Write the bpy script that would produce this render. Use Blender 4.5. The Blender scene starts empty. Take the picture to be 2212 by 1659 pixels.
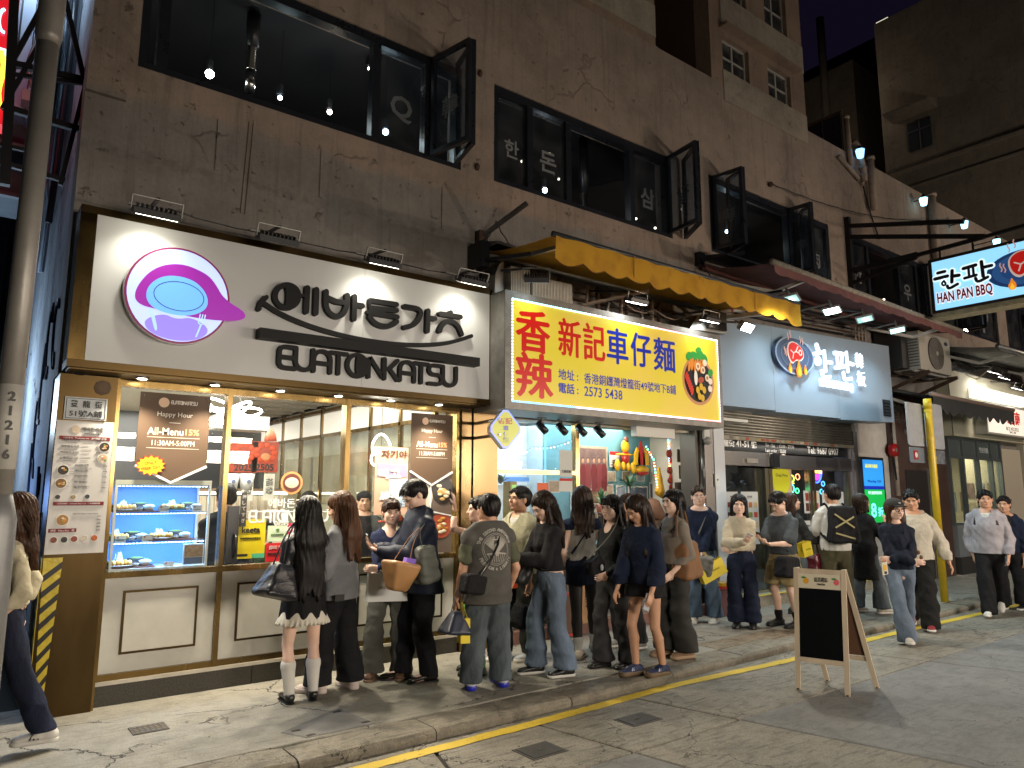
import bpy,math,random
import numpy as np
import openvdb as vdb
from mathutils import Vector,Matrix
from mathutils.bvhtree import BVHTree
sc=bpy.context.scene
COL=sc.collection
rnd=random.Random(7)
R=math.radians
# ---------------------------------------------------------------- camera
PITCH,YAW,ROLL,FPX,CW,CH,EYE=R(8.723),R(37.394),R(.04),1559.4,2212.0,1659.0,1.62
_F=Vector((math.cos(PITCH)*math.sin(YAW),math.cos(PITCH)*math.cos(YAW),math.sin(PITCH)))
_R=Vector((math.cos(YAW),-math.sin(YAW),0));_U=_R.cross(_F)
_r=_R*math.cos(ROLL)+_U*math.sin(ROLL);_u=_U*math.cos(ROLL)-_R*math.sin(ROLL)
cam=bpy.data.cameras.new("camera");camo=bpy.data.objects.new("camera",cam);COL.objects.link(camo)
cam.sensor_width=36;cam.lens=FPX/CW*36;cam.clip_end=400;cam.clip_start=.05
camo.matrix_world=Matrix(((_r.x,_u.x,-_F.x,0),(_r.y,_u.y,-_F.y,0),(_r.z,_u.z,-_F.z,EYE),(0,0,0,1)))
sc.camera=camo
def P(u,v,x=None,y=None,z=None):
 """where the sight line through a point of a 2212 x 1659 print of the photograph meets a plane of the street"""
 d=_F*FPX+_r*(u-CW/2)-_u*(v-CH/2)
 t=x/d.x if x is not None else y/d.y if y is not None else(z-EYE)/d.z
 return Vector((0,0,EYE))+d*t
 # ---------------------------------------------------------------- world, exposure
w=bpy.data.worlds.new("World");sc.world=w;w.use_nodes=True
nt=w.node_tree;bg=nt.nodes["Background"]
sky=nt.nodes.new("ShaderNodeTexSky");sky.sky_type='NISHITA';sky.sun_disc=False
sky.sun_elevation=R(-4);sky.sun_rotation=R(200)
mixn=nt.nodes.new("ShaderNodeMix");mixn.data_type='RGBA';mixn.blend_type='MULTIPLY';mixn.inputs[0].default_value=1
mixn.inputs[7].default_value=(1,.82,1.0,1)
nt.links.new(sky.outputs[0],mixn.inputs[6]);nt.links.new(mixn.outputs[2],bg.inputs[0]);bg.inputs[1].default_value=.05
sc.view_settings.view_transform='Standard';sc.view_settings.look='None'
sc.view_settings.exposure=0;sc.view_settings.gamma=1
sc.render.engine='CYCLES'
sc.cycles.use_denoising=True
try:sc.cycles.denoiser='OPENIMAGEDENOISE'
except Exception:pass
sc.cycles.max_bounces=6;sc.cycles.diffuse_bounces=3;sc.cycles.glossy_bounces=3
sc.cycles.transmission_bounces=4;sc.cycles.transparent_max_bounces=10
sc.cycles.sample_clamp_indirect=4;sc.cycles.caustics_reflective=False;sc.cycles.caustics_refractive=False
sc.cycles.use_light_tree=True
def lamp(kind,loc,power,col,size=.1,target=None,angle=None,blend=.5,sy=None,spread=None):
 L=bpy.data.lights.new(kind.lower()+"_light",kind);L.energy=power;L.color=col
 o=bpy.data.objects.new(kind.lower()+"_light",L);COL.objects.link(o);o.location=loc
 if kind=='AREA':
  L.shape='RECTANGLE';L.size=size;L.size_y=sy or size
  if spread:L.spread=R(spread)
 else:L.shadow_soft_size=size
 if kind=='SPOT':L.spot_size=R(angle);L.spot_blend=blend
 if target is not None:
  o.rotation_euler=(Vector(target)-Vector(loc)).to_track_quat('-Z','Y').to_euler()
 return o
WARM,NEUT,COOL=(1,.72,.42),(1,.9,.74),(.72,.93,1)
# ---------------------------------------------------------------- materials
_mc={}
def rgb(h):
 """#rrggbb -> linear"""
 h=h.lstrip('#');c=[int(h[i:i+2],16)/255 for i in(0,2,4)]
 return tuple(x/12.92 if x<.04045 else((x+.055)/1.055)**2.4 for x in c)
def M(col,rough=.6,metal=0.,var=0.,vs=6.,bump=0.,bs=40.,emit=0.,stretch=None,spec=.5,alpha=None,trans=0.,coat=0.,ecol=None,aniso=0.):
 if isinstance(col,str):col=rgb(col)
 key=(tuple(round(c,4)for c in col),rough,metal,var,vs,bump,bs,emit,stretch,spec,alpha,trans,coat,ecol,aniso)
 if key in _mc:return _mc[key]
 m=bpy.data.materials.new("surface");m.use_nodes=True;n=m.node_tree.nodes;l=m.node_tree.links
 b=n["Principled BSDF"];b.inputs["Base Color"].default_value=(*col,1)
 b.inputs["Roughness"].default_value=rough;b.inputs["Metallic"].default_value=metal
 b.inputs["Specular IOR Level"].default_value=spec
 if aniso:b.inputs["Anisotropic"].default_value=aniso
 if coat:b.inputs["Coat Weight"].default_value=coat
 if trans:b.inputs["Transmission Weight"].default_value=trans
 if alpha is not None:b.inputs["Alpha"].default_value=alpha
 if emit:
  b.inputs["Emission Color"].default_value=(*(ecol or col),1);b.inputs["Emission Strength"].default_value=emit
 if var or bump:
  tc=n.new("ShaderNodeTexCoord");mp=n.new("ShaderNodeMapping");l.new(tc.outputs["Object"],mp.inputs[0])
  if stretch:mp.inputs["Scale"].default_value=stretch
 if var:
  t=n.new("ShaderNodeTexNoise");t.inputs["Scale"].default_value=vs;t.inputs["Detail"].default_value=5
  t.inputs["Roughness"].default_value=.65;l.new(mp.outputs[0],t.inputs["Vector"])
  r=n.new("ShaderNodeMapRange");r.inputs[1].default_value=.3;r.inputs[2].default_value=.7
  r.inputs[3].default_value=1-var;r.inputs[4].default_value=1+var*.6;l.new(t.outputs[0],r.inputs[0])
  x=n.new("ShaderNodeMix");x.data_type='RGBA';x.blend_type='MULTIPLY';x.inputs[0].default_value=1
  x.inputs[6].default_value=(*col,1);l.new(r.outputs[0],x.inputs[7]);l.new(x.outputs[2],b.inputs["Base Color"])
  r2=n.new("ShaderNodeMapRange");r2.inputs[3].default_value=max(rough-.12,.02);r2.inputs[4].default_value=min(rough+.12,1)
  l.new(t.outputs[0],r2.inputs[0]);l.new(r2.outputs[0],b.inputs["Roughness"])
 if bump:
  t=n.new("ShaderNodeTexNoise");t.inputs["Scale"].default_value=bs;t.inputs["Detail"].default_value=4;l.new(mp.outputs[0],t.inputs["Vector"])
  k=n.new("ShaderNodeBump");k.inputs["Strength"].default_value=bump;k.inputs["Distance"].default_value=.01
  l.new(t.outputs[0],k.inputs["Height"]);l.new(k.outputs[0],b.inputs["Normal"])
 _mc[key]=m;return m
def E(col,s,sample=True):
 """something that gives off light"""
 if isinstance(col,str):col=rgb(col)
 key=('E',tuple(round(c,4)for c in col),s,sample)
 if key in _mc:return _mc[key]
 m=bpy.data.materials.new("glowing");m.use_nodes=True;n=m.node_tree.nodes
 b=n["Principled BSDF"];b.inputs["Base Color"].default_value=(*[c*.5 for c in col],1);b.inputs["Roughness"].default_value=.3
 b.inputs["Emission Color"].default_value=(*col,1);b.inputs["Emission Strength"].default_value=s
 if not sample:m.cycles.emission_sampling='NONE'
 _mc[key]=m;return m
def glass(tint=(1,1,1),rough=.0,dirt=.05,ior=1.45):
 key=('G',tint,rough,dirt)
 if key in _mc:return _mc[key]
 m=bpy.data.materials.new("window glass");m.use_nodes=True;n=m.node_tree.nodes;l=m.node_tree.links
 for x in list(n):
  if x.type!='OUTPUT_MATERIAL':n.remove(x)
 out=[x for x in n if x.type=='OUTPUT_MATERIAL'][0]
 t=n.new("ShaderNodeBsdfTransparent");t.inputs[0].default_value=(*tint,1)
 g=n.new("ShaderNodeBsdfGlossy");g.inputs["Roughness"].default_value=rough+.01
 f=n.new("ShaderNodeFresnel");gm=n.new("ShaderNodeNewGeometry");im=n.new("ShaderNodeMath");im.operation='MULTIPLY_ADD';l.new(gm.outputs['Backfacing'],im.inputs[0]);im.inputs[1].default_value=1/ior-ior;im.inputs[2].default_value=ior;l.new(im.outputs[0],f.inputs[0])
 mx=n.new("ShaderNodeMixShader");l.new(f.outputs[0],mx.inputs[0]);l.new(t.outputs[0],mx.inputs[1]);l.new(g.outputs[0],mx.inputs[2])
 d=n.new("ShaderNodeBsdfDiffuse");d.inputs[0].default_value=(.6,.6,.58,1)
 tc=n.new("ShaderNodeTexCoord");ns=n.new("ShaderNodeTexNoise");ns.inputs["Scale"].default_value=3;ns.inputs["Detail"].default_value=6
 l.new(tc.outputs["Object"],ns.inputs["Vector"])
 mr=n.new("ShaderNodeMapRange");mr.inputs[1].default_value=.4;mr.inputs[2].default_value=.8;mr.inputs[3].default_value=dirt*.3;mr.inputs[4].default_value=dirt*1.6
 l.new(ns.outputs[0],mr.inputs[0])
 m2=n.new("ShaderNodeMixShader");l.new(mr.outputs[0],m2.inputs[0]);l.new(mx.outputs[0],m2.inputs[1]);l.new(d.outputs[0],m2.inputs[2])
 l.new(m2.outputs[0],out.inputs[0]);_mc[key]=m;return m
 # ---------------------------------------------------------------- objects
def wloc(o):
 v=Vector((0,0,0))
 while o is not None:v=v+o.location;o=o.parent
 return v
def thing(name,label,cat,loc=(0,0,0),group=None):
 o=bpy.data.objects.new(name,None);COL.objects.link(o);o.location=loc;o.empty_display_size=.1
 o["label"]=label;o["category"]=cat
 if group:o["group"]=group
 return o
def link(name,verts,faces,mats,parent=None,smooth=False,mi=None,kind=None,label=None):
 me=bpy.data.meshes.new(name)
 base=wloc(parent)if parent is not None else Vector((0,0,0))
 if isinstance(verts,np.ndarray):
  v=(verts-np.array(base)[None,:]).astype(np.float32)
 else:v=[Vector(p)-base for p in verts]
 if isinstance(faces,np.ndarray):
  me.vertices.add(len(v));me.vertices.foreach_set("co",v.ravel());k=faces.shape[1]
  me.loops.add(faces.size);me.loops.foreach_set("vertex_index",faces.ravel().astype(np.int32))
  me.polygons.add(len(faces));me.polygons.foreach_set("loop_start",np.arange(0,faces.size,k,dtype=np.int32))
  me.polygons.foreach_set("loop_total",np.full(len(faces),k,dtype=np.int32));me.update(calc_edges=True)
 else:me.from_pydata([tuple(p)for p in v],[],faces)
 if not isinstance(mats,(list,tuple)):mats=[mats]
 for m in mats:me.materials.append(m)
 if mi is not None:me.polygons.foreach_set("material_index",np.asarray(mi,dtype=np.int32))
 if smooth:me.polygons.foreach_set("use_smooth",np.ones(len(me.polygons),dtype=bool))
 me.update()
 o=bpy.data.objects.new(name,me);COL.objects.link(o)
 if parent is not None:o.parent=parent
 if kind:o["kind"]=kind
 if label:o["label"]=label
 return o
def tag(o,label=None,cat=None,group=None,kind=None):
 if label:o["label"]=label
 if cat:o["category"]=cat
 if group:o["group"]=group
 if kind:o["kind"]=kind
 return o
class MB:
 def __init__(s):s.v=[];s.f=[];s.m=[];s.cur=0
 def add(s,vs,fs):
  b=len(s.v);s.v+=[Vector(p)for p in vs];s.f+=[tuple(b+i for i in f)for f in fs];s.m+=[s.cur]*len(fs);return s
 def box(s,x0,x1,y0,y1,z0,z1):
  if x0>x1:x0,x1=x1,x0
  if y0>y1:y0,y1=y1,y0
  if z0>z1:z0,z1=z1,z0
  return s.add([(x0,y0,z0),(x1,y0,z0),(x1,y1,z0),(x0,y1,z0),(x0,y0,z1),(x1,y0,z1),(x1,y1,z1),(x0,y1,z1)],[(0,3,2,1),(4,5,6,7),(0,1,5,4),(1,2,6,5),(2,3,7,6),(3,0,4,7)])
 def hexa(s,p):
  return s.add(p,[(0,3,2,1),(4,5,6,7),(0,1,5,4),(1,2,6,5),(2,3,7,6),(3,0,4,7)])
 def obox(s,c,ax,ay,az):
  """box about c with half axes"""
  c,ax,ay,az=map(Vector,(c,ax,ay,az))
  return s.hexa([c-ax-ay-az,c+ax-ay-az,c+ax+ay-az,c-ax+ay-az,c-ax-ay+az,c+ax-ay+az,c+ax+ay+az,c-ax+ay+az])
 def bar(s,a,b,w,h=None,up=(0,0,1)):
  a,b=Vector(a),Vector(b);d=(b-a);h=h or w;up=Vector(up)
  t=d.normalized();sd=t.cross(up)
  if sd.length<1e-4:sd=t.cross(Vector((1,0,0)))
  sd.normalize();n=sd.cross(t)
  return s.obox((a+b)/2,d/2,sd*w/2,n*h/2)
 def tube(s,pts,r,n=8,caps=True,flat=1.0,side=None):
  pts=[Vector(p)for p in pts];k=len(pts);rr=r if isinstance(r,(list,tuple))else[r]*k
  t0=(pts[1]-pts[0]).normalized();sd=Vector(side)if side else t0.orthogonal();sd=(sd-t0*sd.dot(t0)).normalized()
  vs=[]
  for i,p in enumerate(pts):
   t=(pts[min(i+1,k-1)]-pts[max(i-1,0)]).normalized();sd=sd-t*sd.dot(t)
   sd=sd.normalized()if sd.length>1e-6 else t.orthogonal().normalized();nn=t.cross(sd)
   for j in range(n):
    a=2*math.pi*j/n;vs.append(p+sd*math.cos(a)*rr[i]+nn*math.sin(a)*rr[i]*flat)
  fs=[(i*n+j,i*n+(j+1)%n,(i+1)*n+(j+1)%n,(i+1)*n+j)for i in range(k-1)for j in range(n)]
  if caps:fs+=[tuple(range(n-1,-1,-1)),tuple((k-1)*n+j for j in range(n))]
  return s.add(vs,fs)
 def prism(s,poly,n):
  """closed polygon of points pushed along n"""
  n=Vector(n);k=len(poly);poly=[Vector(p)for p in poly]
  return s.add(poly+[p+n for p in poly],[tuple(range(k-1,-1,-1)),tuple(range(k,2*k))]+[(i,(i+1)%k,k+(i+1)%k,k+i)for i in range(k)])
 def quad(s,a,b,c,d):return s.add([a,b,c,d],[(0,1,2,3)])
 def ball(s,c,r,n=8,m=6):
  c=Vector(c);r=Vector((r,r,r))if not hasattr(r,'__len__')else Vector(r)
  vs=[c+Vector((0,0,r.z))]
  for i in range(1,m):
   a=math.pi*i/m
   for j in range(n):
    b=2*math.pi*j/n;vs.append(c+Vector((r.x*math.sin(a)*math.cos(b),r.y*math.sin(a)*math.sin(b),r.z*math.cos(a))))
  vs.append(c-Vector((0,0,r.z)));L=len(vs)-1;fs=[(0,1+j,1+(j+1)%n)for j in range(n)]
  fs+=[(1+i*n+j,1+(i+1)*n+j,1+(i+1)*n+(j+1)%n,1+i*n+(j+1)%n)for i in range(m-2)for j in range(n)]
  fs+=[(L,1+(m-2)*n+(j+1)%n,1+(m-2)*n+j)for j in range(n)]
  return s.add(vs,fs)
 def build(s,name,mat,parent=None,smooth=False,**k):
  return link(name,s.v,s.f,mat,parent,smooth,s.m if isinstance(mat,(list,tuple))else None,**k)
def B(name,x0,x1,y0,y1,z0,z1,mat,parent=None,**k):return MB().box(x0,x1,y0,y1,z0,z1).build(name,mat,parent,**k)
# ---------------------------------------------------------------- writing
_gc={}
def glyphs(s,bold=0.,res=2,shear=0.):
 key=(s,bold,res,shear)
 if key not in _gc:
  c=bpy.data.curves.new("writing",'FONT');c.body=s;c.extrude=.5;c.offset=bold;c.resolution_u=res;c.shear=shear
  c.align_x='CENTER';c.space_line=1.1
  o=bpy.data.objects.new("writing",c);COL.objects.link(o);bpy.context.view_layer.update()
  me=bpy.data.meshes.new_from_object(o.evaluated_get(bpy.context.evaluated_depsgraph_get()))
  v=np.zeros(len(me.vertices)*3,np.float32);me.vertices.foreach_get("co",v);v=v.reshape(-1,3)
  f=[tuple(p.vertices)for p in me.polygons]
  bpy.data.objects.remove(o);bpy.data.curves.remove(c);bpy.data.meshes.remove(me)
  _gc[key]=(v,f)
 return _gc[key]
def text(s,mat,parent,c,w=None,h=None,xd=(1,0,0),ud=(0,0,1),depth=.003,bold=0.,name="lettering",shear=0.,res=2,warp=None):
 """writing whose box is centred on c, w wide and h high; it rises depth off the plane towards xd x ud"""
 v,f=glyphs(s,bold,res,shear)
 if not len(v):return None
 lo,hi=v.min(0),v.max(0);sz=hi-lo;cc=(lo+hi)/2
 if w is None:w=sz[0]*h/sz[1]
 if h is None:h=sz[1]*w/sz[0]
 xd,ud=Vector(xd).normalized(),Vector(ud).normalized();nd=xd.cross(ud)
 q=(v-cc)/sz
 out=np.array(c)[None,:]+np.outer(q[:,0]*w,xd)+np.outer(q[:,1]*h,ud)+np.outer((q[:,2]+.5)*depth,nd)
 if warp:out=warp(out)
 return link(name,out.astype(np.float32),f,mat,parent)
_sk=[0]
def stroke(mb,pts,wd,n,depth,cap=True,closed=False):
 """a flat round-ended stroke through pts, wd wide, standing depth off the plane along n"""
 _sk[0]+=1;depth+=(_sk[0]%9)*min(.0004,depth*.12)
 pts=[Vector(p)for p in pts];n=Vector(n).normalized();L=[];Rr=[];k=len(pts)
 for i,p in enumerate(pts):
  if closed:t=pts[(i+1)%k]-pts[i-1]
  else:t=pts[min(i+1,k-1)]-pts[max(i-1,0)]
  t.normalize();s=n.cross(t)*wd/2
  L.append(p+s);Rr.append(p-s)
 if closed:
  vs=L+Rr+[p+n*depth for p in L]+[p+n*depth for p in Rr];fs=[]
  for i in range(k):
   j=(i+1)%k;fs+=[(2*k+i,2*k+j,3*k+j,3*k+i),(i,j,2*k+j,2*k+i),(k+j,k+i,3*k+i,3*k+j)]
  mb.add(vs,fs);return mb
 poly=L[:]
 def arc(c,a,b):
  o=[];v=a-c
  for q in range(1,5):o.append(c+Matrix.Rotation(-math.pi*q/5,3,n)@v)
  return o
 poly=[x for x in L]
 if cap:poly+=arc(pts[-1],L[-1],Rr[-1])
 poly+=Rr[::-1]
 if cap:poly+=arc(pts[0],Rr[0],L[0])
 # strip faces so that curved strokes stay well shaped
 b0=len(mb.v)
 vs=L+Rr+[p+n*depth for p in L]+[p+n*depth for p in Rr];fs=[]
 for i in range(k-1):
  j=i+1;fs+=[(2*k+i,3*k+i,3*k+j,2*k+j),(i,2*k+i,2*k+j,j),(k+i,k+j,3*k+j,3*k+i)]
 mb.add(vs,fs)
 if cap:
  for c,a,b in((pts[-1],L[-1],Rr[-1]),(pts[0],Rr[0],L[0])):
   mb.prism([a]+arc(c,a,b)+[b],n*depth)
 else:
  mb.add([L[0],Rr[0],Rr[0]+n*depth,L[0]+n*depth,L[-1],Rr[-1],Rr[-1]+n*depth,L[-1]+n*depth],[(0,1,2,3),(7,6,5,4)])
 return mb
def arcp(c,rx,rz,a0,a1,n=14,y=0.):
 return[Vector((c[0]+rx*math.cos(R(a0+(a1-a0)*i/n)),y,c[1]+rz*math.sin(R(a0+(a1-a0)*i/n))))for i in range(n+1)]
 # ================================================================ people and soft things: fields on a grid, turned into one surface
def lerp(a,b,t):return a+(b-a)*t
def V3(*a):return np.array(a if len(a)==3 else a[0],dtype=np.float64)
class Field:
 def __init__(s,lo,hi,res):
  s.lo=V3(lo);s.res=res;s.n=np.maximum(np.ceil((V3(hi)-s.lo)/res).astype(int),2)
  s.ax=[(s.lo[i]+res*np.arange(s.n[i])).astype(np.float32)for i in range(3)]
  s.D=np.full(tuple(s.n),.5,np.float32)
 def blk(s,lo,hi):
  a=np.clip(np.floor((lo-s.lo)/s.res).astype(int),0,s.n-1);b=np.clip(np.ceil((hi-s.lo)/s.res).astype(int)+1,1,s.n)
  sl=tuple(slice(a[i],max(b[i],a[i]+1))for i in range(3))
  return sl,s.ax[0][sl[0]][:,None,None],s.ax[1][sl[1]][None,:,None],s.ax[2][sl[2]][None,None,:]
 def comb(s,sl,d,k,op):
  D=s.D[sl]
  if op=='u':
   if k>0:
    h=np.clip(.5+.5*(D-d)/k,0,1);s.D[sl]=D*(1-h)+d*h-k*h*(1-h)
   else:s.D[sl]=np.minimum(D,d)
  else:
   if k>0:
    h=np.clip(.5-.5*(D+d)/k,0,1);s.D[sl]=D*(1-h)+(-d)*h+k*h*(1-h)
   else:s.D[sl]=np.maximum(D,-d)
 def cap(s,a,b,ra,rb=None,q=1.,qb=None,side=(1,0,0),k=.015,op='u',flat=False):
  a,b=V3(a),V3(b);rb=ra if rb is None else rb;qb=q if qb is None else qb;rm=max(ra,rb)+k+2.5*s.res
  sl,X,Y,Z=s.blk(np.minimum(a,b)-rm,np.maximum(a,b)+rm)
  ab=b-a;L=max(np.linalg.norm(ab),1e-5);t=ab/L;sd=V3(side);sd=sd-t*sd.dot(t)
  if np.linalg.norm(sd)<1e-3:sd=np.cross(t,(0,1,0))if abs(t[1])<.9 else np.cross(t,(1,0,0))
  sd/=np.linalg.norm(sd);wd=np.cross(t,sd)
  px,py,pz=X-a[0],Y-a[1],Z-a[2]
  h=px*t[0]+py*t[1]+pz*t[2];hc=np.clip(h,0,L);fr=hc/L
  u=px*sd[0]+py*sd[1]+pz*sd[2];v=(px*wd[0]+py*wd[1]+pz*wd[2])/(q+(qb-q)*fr)
  e=h-hc
  if flat:d=np.maximum(np.sqrt(u*u+v*v)-(ra+(rb-ra)*fr),np.abs(e))
  else:d=np.sqrt(u*u+v*v+e*e)-(ra+(rb-ra)*fr)
  s.comb(sl,d.astype(np.float32),k,op);return s
 def ell(s,c,r,rot=None,k=.015,op='u'):
  c,r=V3(c),V3(r);rm=r.max()+k+2.5*s.res
  sl,X,Y,Z=s.blk(c-rm,c+rm);x,y,z=X-c[0],Y-c[1],Z-c[2]
  if rot is not None:
   m=np.array(rot)
   x,y,z=x*m[0][0]+y*m[1][0]+z*m[2][0],x*m[0][1]+y*m[1][1]+z*m[2][1],x*m[0][2]+y*m[1][2]+z*m[2][2]
  q=np.sqrt((x/r[0])**2+(y/r[1])**2+(z/r[2])**2)
  s.comb(sl,((q-1)*r.min()).astype(np.float32)if r.max()/r.min()<1.6 else((q-1)*q/np.sqrt((x/r[0]**2)**2+(y/r[1]**2)**2+(z/r[2]**2)**2+1e-9)).astype(np.float32),k,op);return s
 def rbox(s,c,hf,rd,rot=None,k=.01,op='u',taper=0.):
  c,hf=V3(c),V3(hf);rm=np.linalg.norm(hf)+rd+k+2*s.res
  sl,X,Y,Z=s.blk(c-rm,c+rm);x,y,z=X-c[0],Y-c[1],Z-c[2]
  if rot is not None:
   m=np.array(rot)
   x,y,z=x*m[0][0]+y*m[1][0]+z*m[2][0],x*m[0][1]+y*m[1][1]+z*m[2][1],x*m[0][2]+y*m[1][2]+z*m[2][2]
  f=1+taper*z/hf[2]
  a,b,g=np.abs(x/f)-hf[0],np.abs(y/f)-hf[1],np.abs(z)-hf[2]
  d=np.sqrt(np.maximum(a,0)**2+np.maximum(b,0)**2+np.maximum(g,0)**2)+np.minimum(np.maximum(np.maximum(a,b),g),0)-rd
  s.comb(sl,d.astype(np.float32),k,op);return s
 def full(s):return s.ax[0][:,None,None],s.ax[1][None,:,None],s.ax[2][None,None,:]
 def below(s,z,tilt=(0,0)):
  X,Y,Z=s.full();s.D=np.maximum(s.D,z+X*tilt[0]+Y*tilt[1]-Z);return s
 def above(s,z,tilt=(0,0)):
  X,Y,Z=s.full();s.D=np.maximum(s.D,Z-z-X*tilt[0]-Y*tilt[1]);return s
 def folds(s,amp,f=14.,seed=0,zs=1.,near=.03):
  X,Y,Z=s.full();r=np.random.RandomState(seed);n=np.zeros_like(s.D);wx=np.sin(Y*f*.6+seed)+np.sin(Z*f*.45*zs+seed*2)
  for i in range(3):
   k=r.normal(size=3);k/=np.linalg.norm(k);k*=f*(1+.7*i);k[2]*=zs
   n+=(1-1.6*np.abs(np.sin(X*k[0]+Y*k[1]+Z*k[2]+r.uniform(0,6)+.9*wx)))/(1+.5*i)
  s.D=s.D-amp*n*.6;return s
 def mesh(s):
  s.D[0],s.D[-1]=.5,.5;s.D[:,0],s.D[:,-1]=.5,.5;s.D[:,:,0],s.D[:,:,-1]=.5,.5
  g=vdb.FloatGrid(.5);g.copyFromArray(s.D);p,t,q=g.convertToPolygons(isovalue=0.,adaptivity=0.)
  return p*s.res+s.lo,q[:,::-1].astype(np.int32)
def ik(a,c,l1,l2,pole):
 """middle joint between a and c; c is pulled in when out of reach"""
 a,c=V3(a),V3(c);d=c-a;L=np.linalg.norm(d);mx=(l1+l2)*.999
 if L>mx:c=a+d*mx/L;d=c-a;L=mx
 t=d/L;x=(l1**2-l2**2+L**2)/(2*L);h=math.sqrt(max(l1**2-x*x,0))
 pl=V3(pole);pl=pl-t*pl.dot(t);pl/=max(np.linalg.norm(pl),1e-6)
 return a+t*x+pl*h,c
def rotz(a):c,s=math.cos(a),math.sin(a);return np.array([[c,-s,0],[s,c,0],[0,0,1]])
def rotx(a):c,s=math.cos(a),math.sin(a);return np.array([[1,0,0],[0,c,-s],[0,s,c]])
def roty(a):c,s=math.cos(a),math.sin(a);return np.array([[c,0,s],[0,1,0],[-s,0,c]])
SKIN=[M(c_,.48,var=.06,vs=25)for c_ in('#d6ab92','#c4967a','#e4beaa')]
EYEW=M('#d8d0c8',.3);DARK=M((.012,.009,.008),.35);LIP=M('#a3544a',.4)
def hairmat(c):return M(c,.42,var=.45,vs=40,bump=.6,bs=60,stretch=(1,1,.06),spec=.18,aniso=.3)
BLACKH,BROWNH,DKBR,AUB=hairmat((.010,.008,.008)),hairmat((.055,.026,.013)),hairmat((.022,.013,.009)),hairmat((.10,.045,.02))
def cloth(c,v=.15,r=.85,b=.9,vs=9,bs=22):return M(c,r,var=v,vs=vs,bump=b,bs=bs,spec=.2)
def denim(c):return M(c,.85,var=.42,vs=4.5,bump=.9,bs=26,spec=.2,stretch=(1,1,.5))
class Person:pass
def person(label,at,face,H=1.65,male=False,skin=0,feet=None,knees=1.,lean=0.,side=0.,head=(0,0,0),hands=((.2,.05,-.62),(-.2,.05,-.62)),poles=None,hdir=None,curl=(.5,.5),hair=None,hairmat_=None,top=None,bottom=None,shoes=None,socks=None,coarse=False,group="people on the pavement",zg=0.,fingers=True,extra=None,seed=1,glasses=None,build=1.):
 """at: world x, y; face: degrees of the way the body faces (0 = along the street, -90 = to the road);
    feet: ((x, y, toe angle), ...) right then left, local; hands: targets from the middle of the shoulders, local (right, forward, up)"""
 t=thing("person",label,"person",(at[0],at[1],zg),group)
 o=Person();o.t=t;o.H=H;s=H/1.7;g=build
 g=g*(.97 if male else .91);A=R(face-90);Rw=rotz(A);org=np.array([at[0],at[1],zg])
 W=lambda p:(np.asarray(p)@Rw.T)+org
 o.W=W;o.Rw=Rw
 feet=feet or((.10,.02,-8),(-.10,0,8))
 hipz=.515*H
 Tl=rotx(-R(lean))@roty(R(side))
 def T(x,y,z):return np.array([0,0,hipz])+Tl@np.array([x*s*g,y*s*g,z*H-hipz])
 o.T=T
 shw=.178 if male else .152
 prof=[(.50,.158,.115,.0),(.545,.160,.118,-.005),(.615,.128 if not male else .148,.092 if not male else .108,.005),(.70,.142 if not male else .165,.105 if not male else .118,.008),(.765,.148 if not male else .172,.09 if not male else .102,.0),(.793,.094,.062,-.012)]
 sh=[T(shw,-.008,.772),T(-shw,-.008,.772)];shc=(sh[0]+sh[1])/2;nb=T(0,-.018,.838)
 la,lf=.172*H,.147*H
 arms=[]
 for i in(0,1):
  tgt=shc+np.array(hands[i])*s
  sx=1 if i==0 else-1
  pole=(poles[i]if poles else(sx*.45,-.8,-.5))
  e,wv=ik(sh[i],tgt,la,lf,pole);arms.append((sh[i],e,wv))
 o.arms=arms
 ll=.238*H;legs=[]
 for i in(0,1):
  fx,fy,fa=feet[i][:3];lift=feet[i][3]if len(feet[i])>3 else 0;pit=feet[i][4]if len(feet[i])>4 else 0
  hj=np.array([(.088 if i==0 else-.088)*s,0,.5*H]);an=np.array([fx,fy,.072*s+.01+lift])
  fd=rotz(R(-fa))@np.array([0,1,0])
  k,an=ik(hj,an,ll,ll*.93,fd*knees+np.array([(.15 if i==0 else-.15),0,0]));legs.append((hj,k,an,fd,pit))
 o.legs=legs
 hy,hp,ht=(R(a)for a in head)
 Rh=rotz(hy)@rotx(-hp)@roty(ht);hs=s*(1.10 if male else 1.10)
 # head sits forward of the neck a little
 hc=nb+rotz(hy)@np.array([0,.018+.05*math.sin(hp),.0])*s+np.array([0,math.sin(R(lean))*.06,(.150*s)-.02*max(math.sin(hp),0)])
 def Hm(x,y,z):return hc+Rh@(np.array([x,y,z])*hs)
 o.Hm=Hm;o.hc=hc;o.Rh=Rh;o.hs=hs;o.nb=nb;o.sh=sh;o.shc=shc
 SK=skin if not isinstance(skin,int)else SKIN[skin]
 verts,faces,mi=[],[],[]
 def put(p,q,m=0):
  verts.append(W(p));faces.append((np.asarray(q),sum(len(x)for x in verts[:-1])));mi.append(m)
  # ---- body
 F=Field((-.62,-.55,-.02),(.62,.7,.9*H),.014 if coarse else .0115)
 for a,b in zip(prof[:-1],prof[1:]):
  F.cap(T(0,a[3],a[0]),T(0,b[3],b[0]),a[1]*s*g,b[1]*s*g,a[2]/a[1],b[2]/b[1],k=.03)
 for q_ in(0,1):F.cap(T((.03,-.03)[q_],-.016,.825),sh[q_],.026*s,.044*s,k=.03)
 F.cap(T(0,-.012,.80),nb+np.array([0,.01,.09*s]),.058*s,(.048 if not male else .056)*s,k=.02)
 bare=not bottom or bottom.get('kind')in('shorts','skirt')
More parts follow.
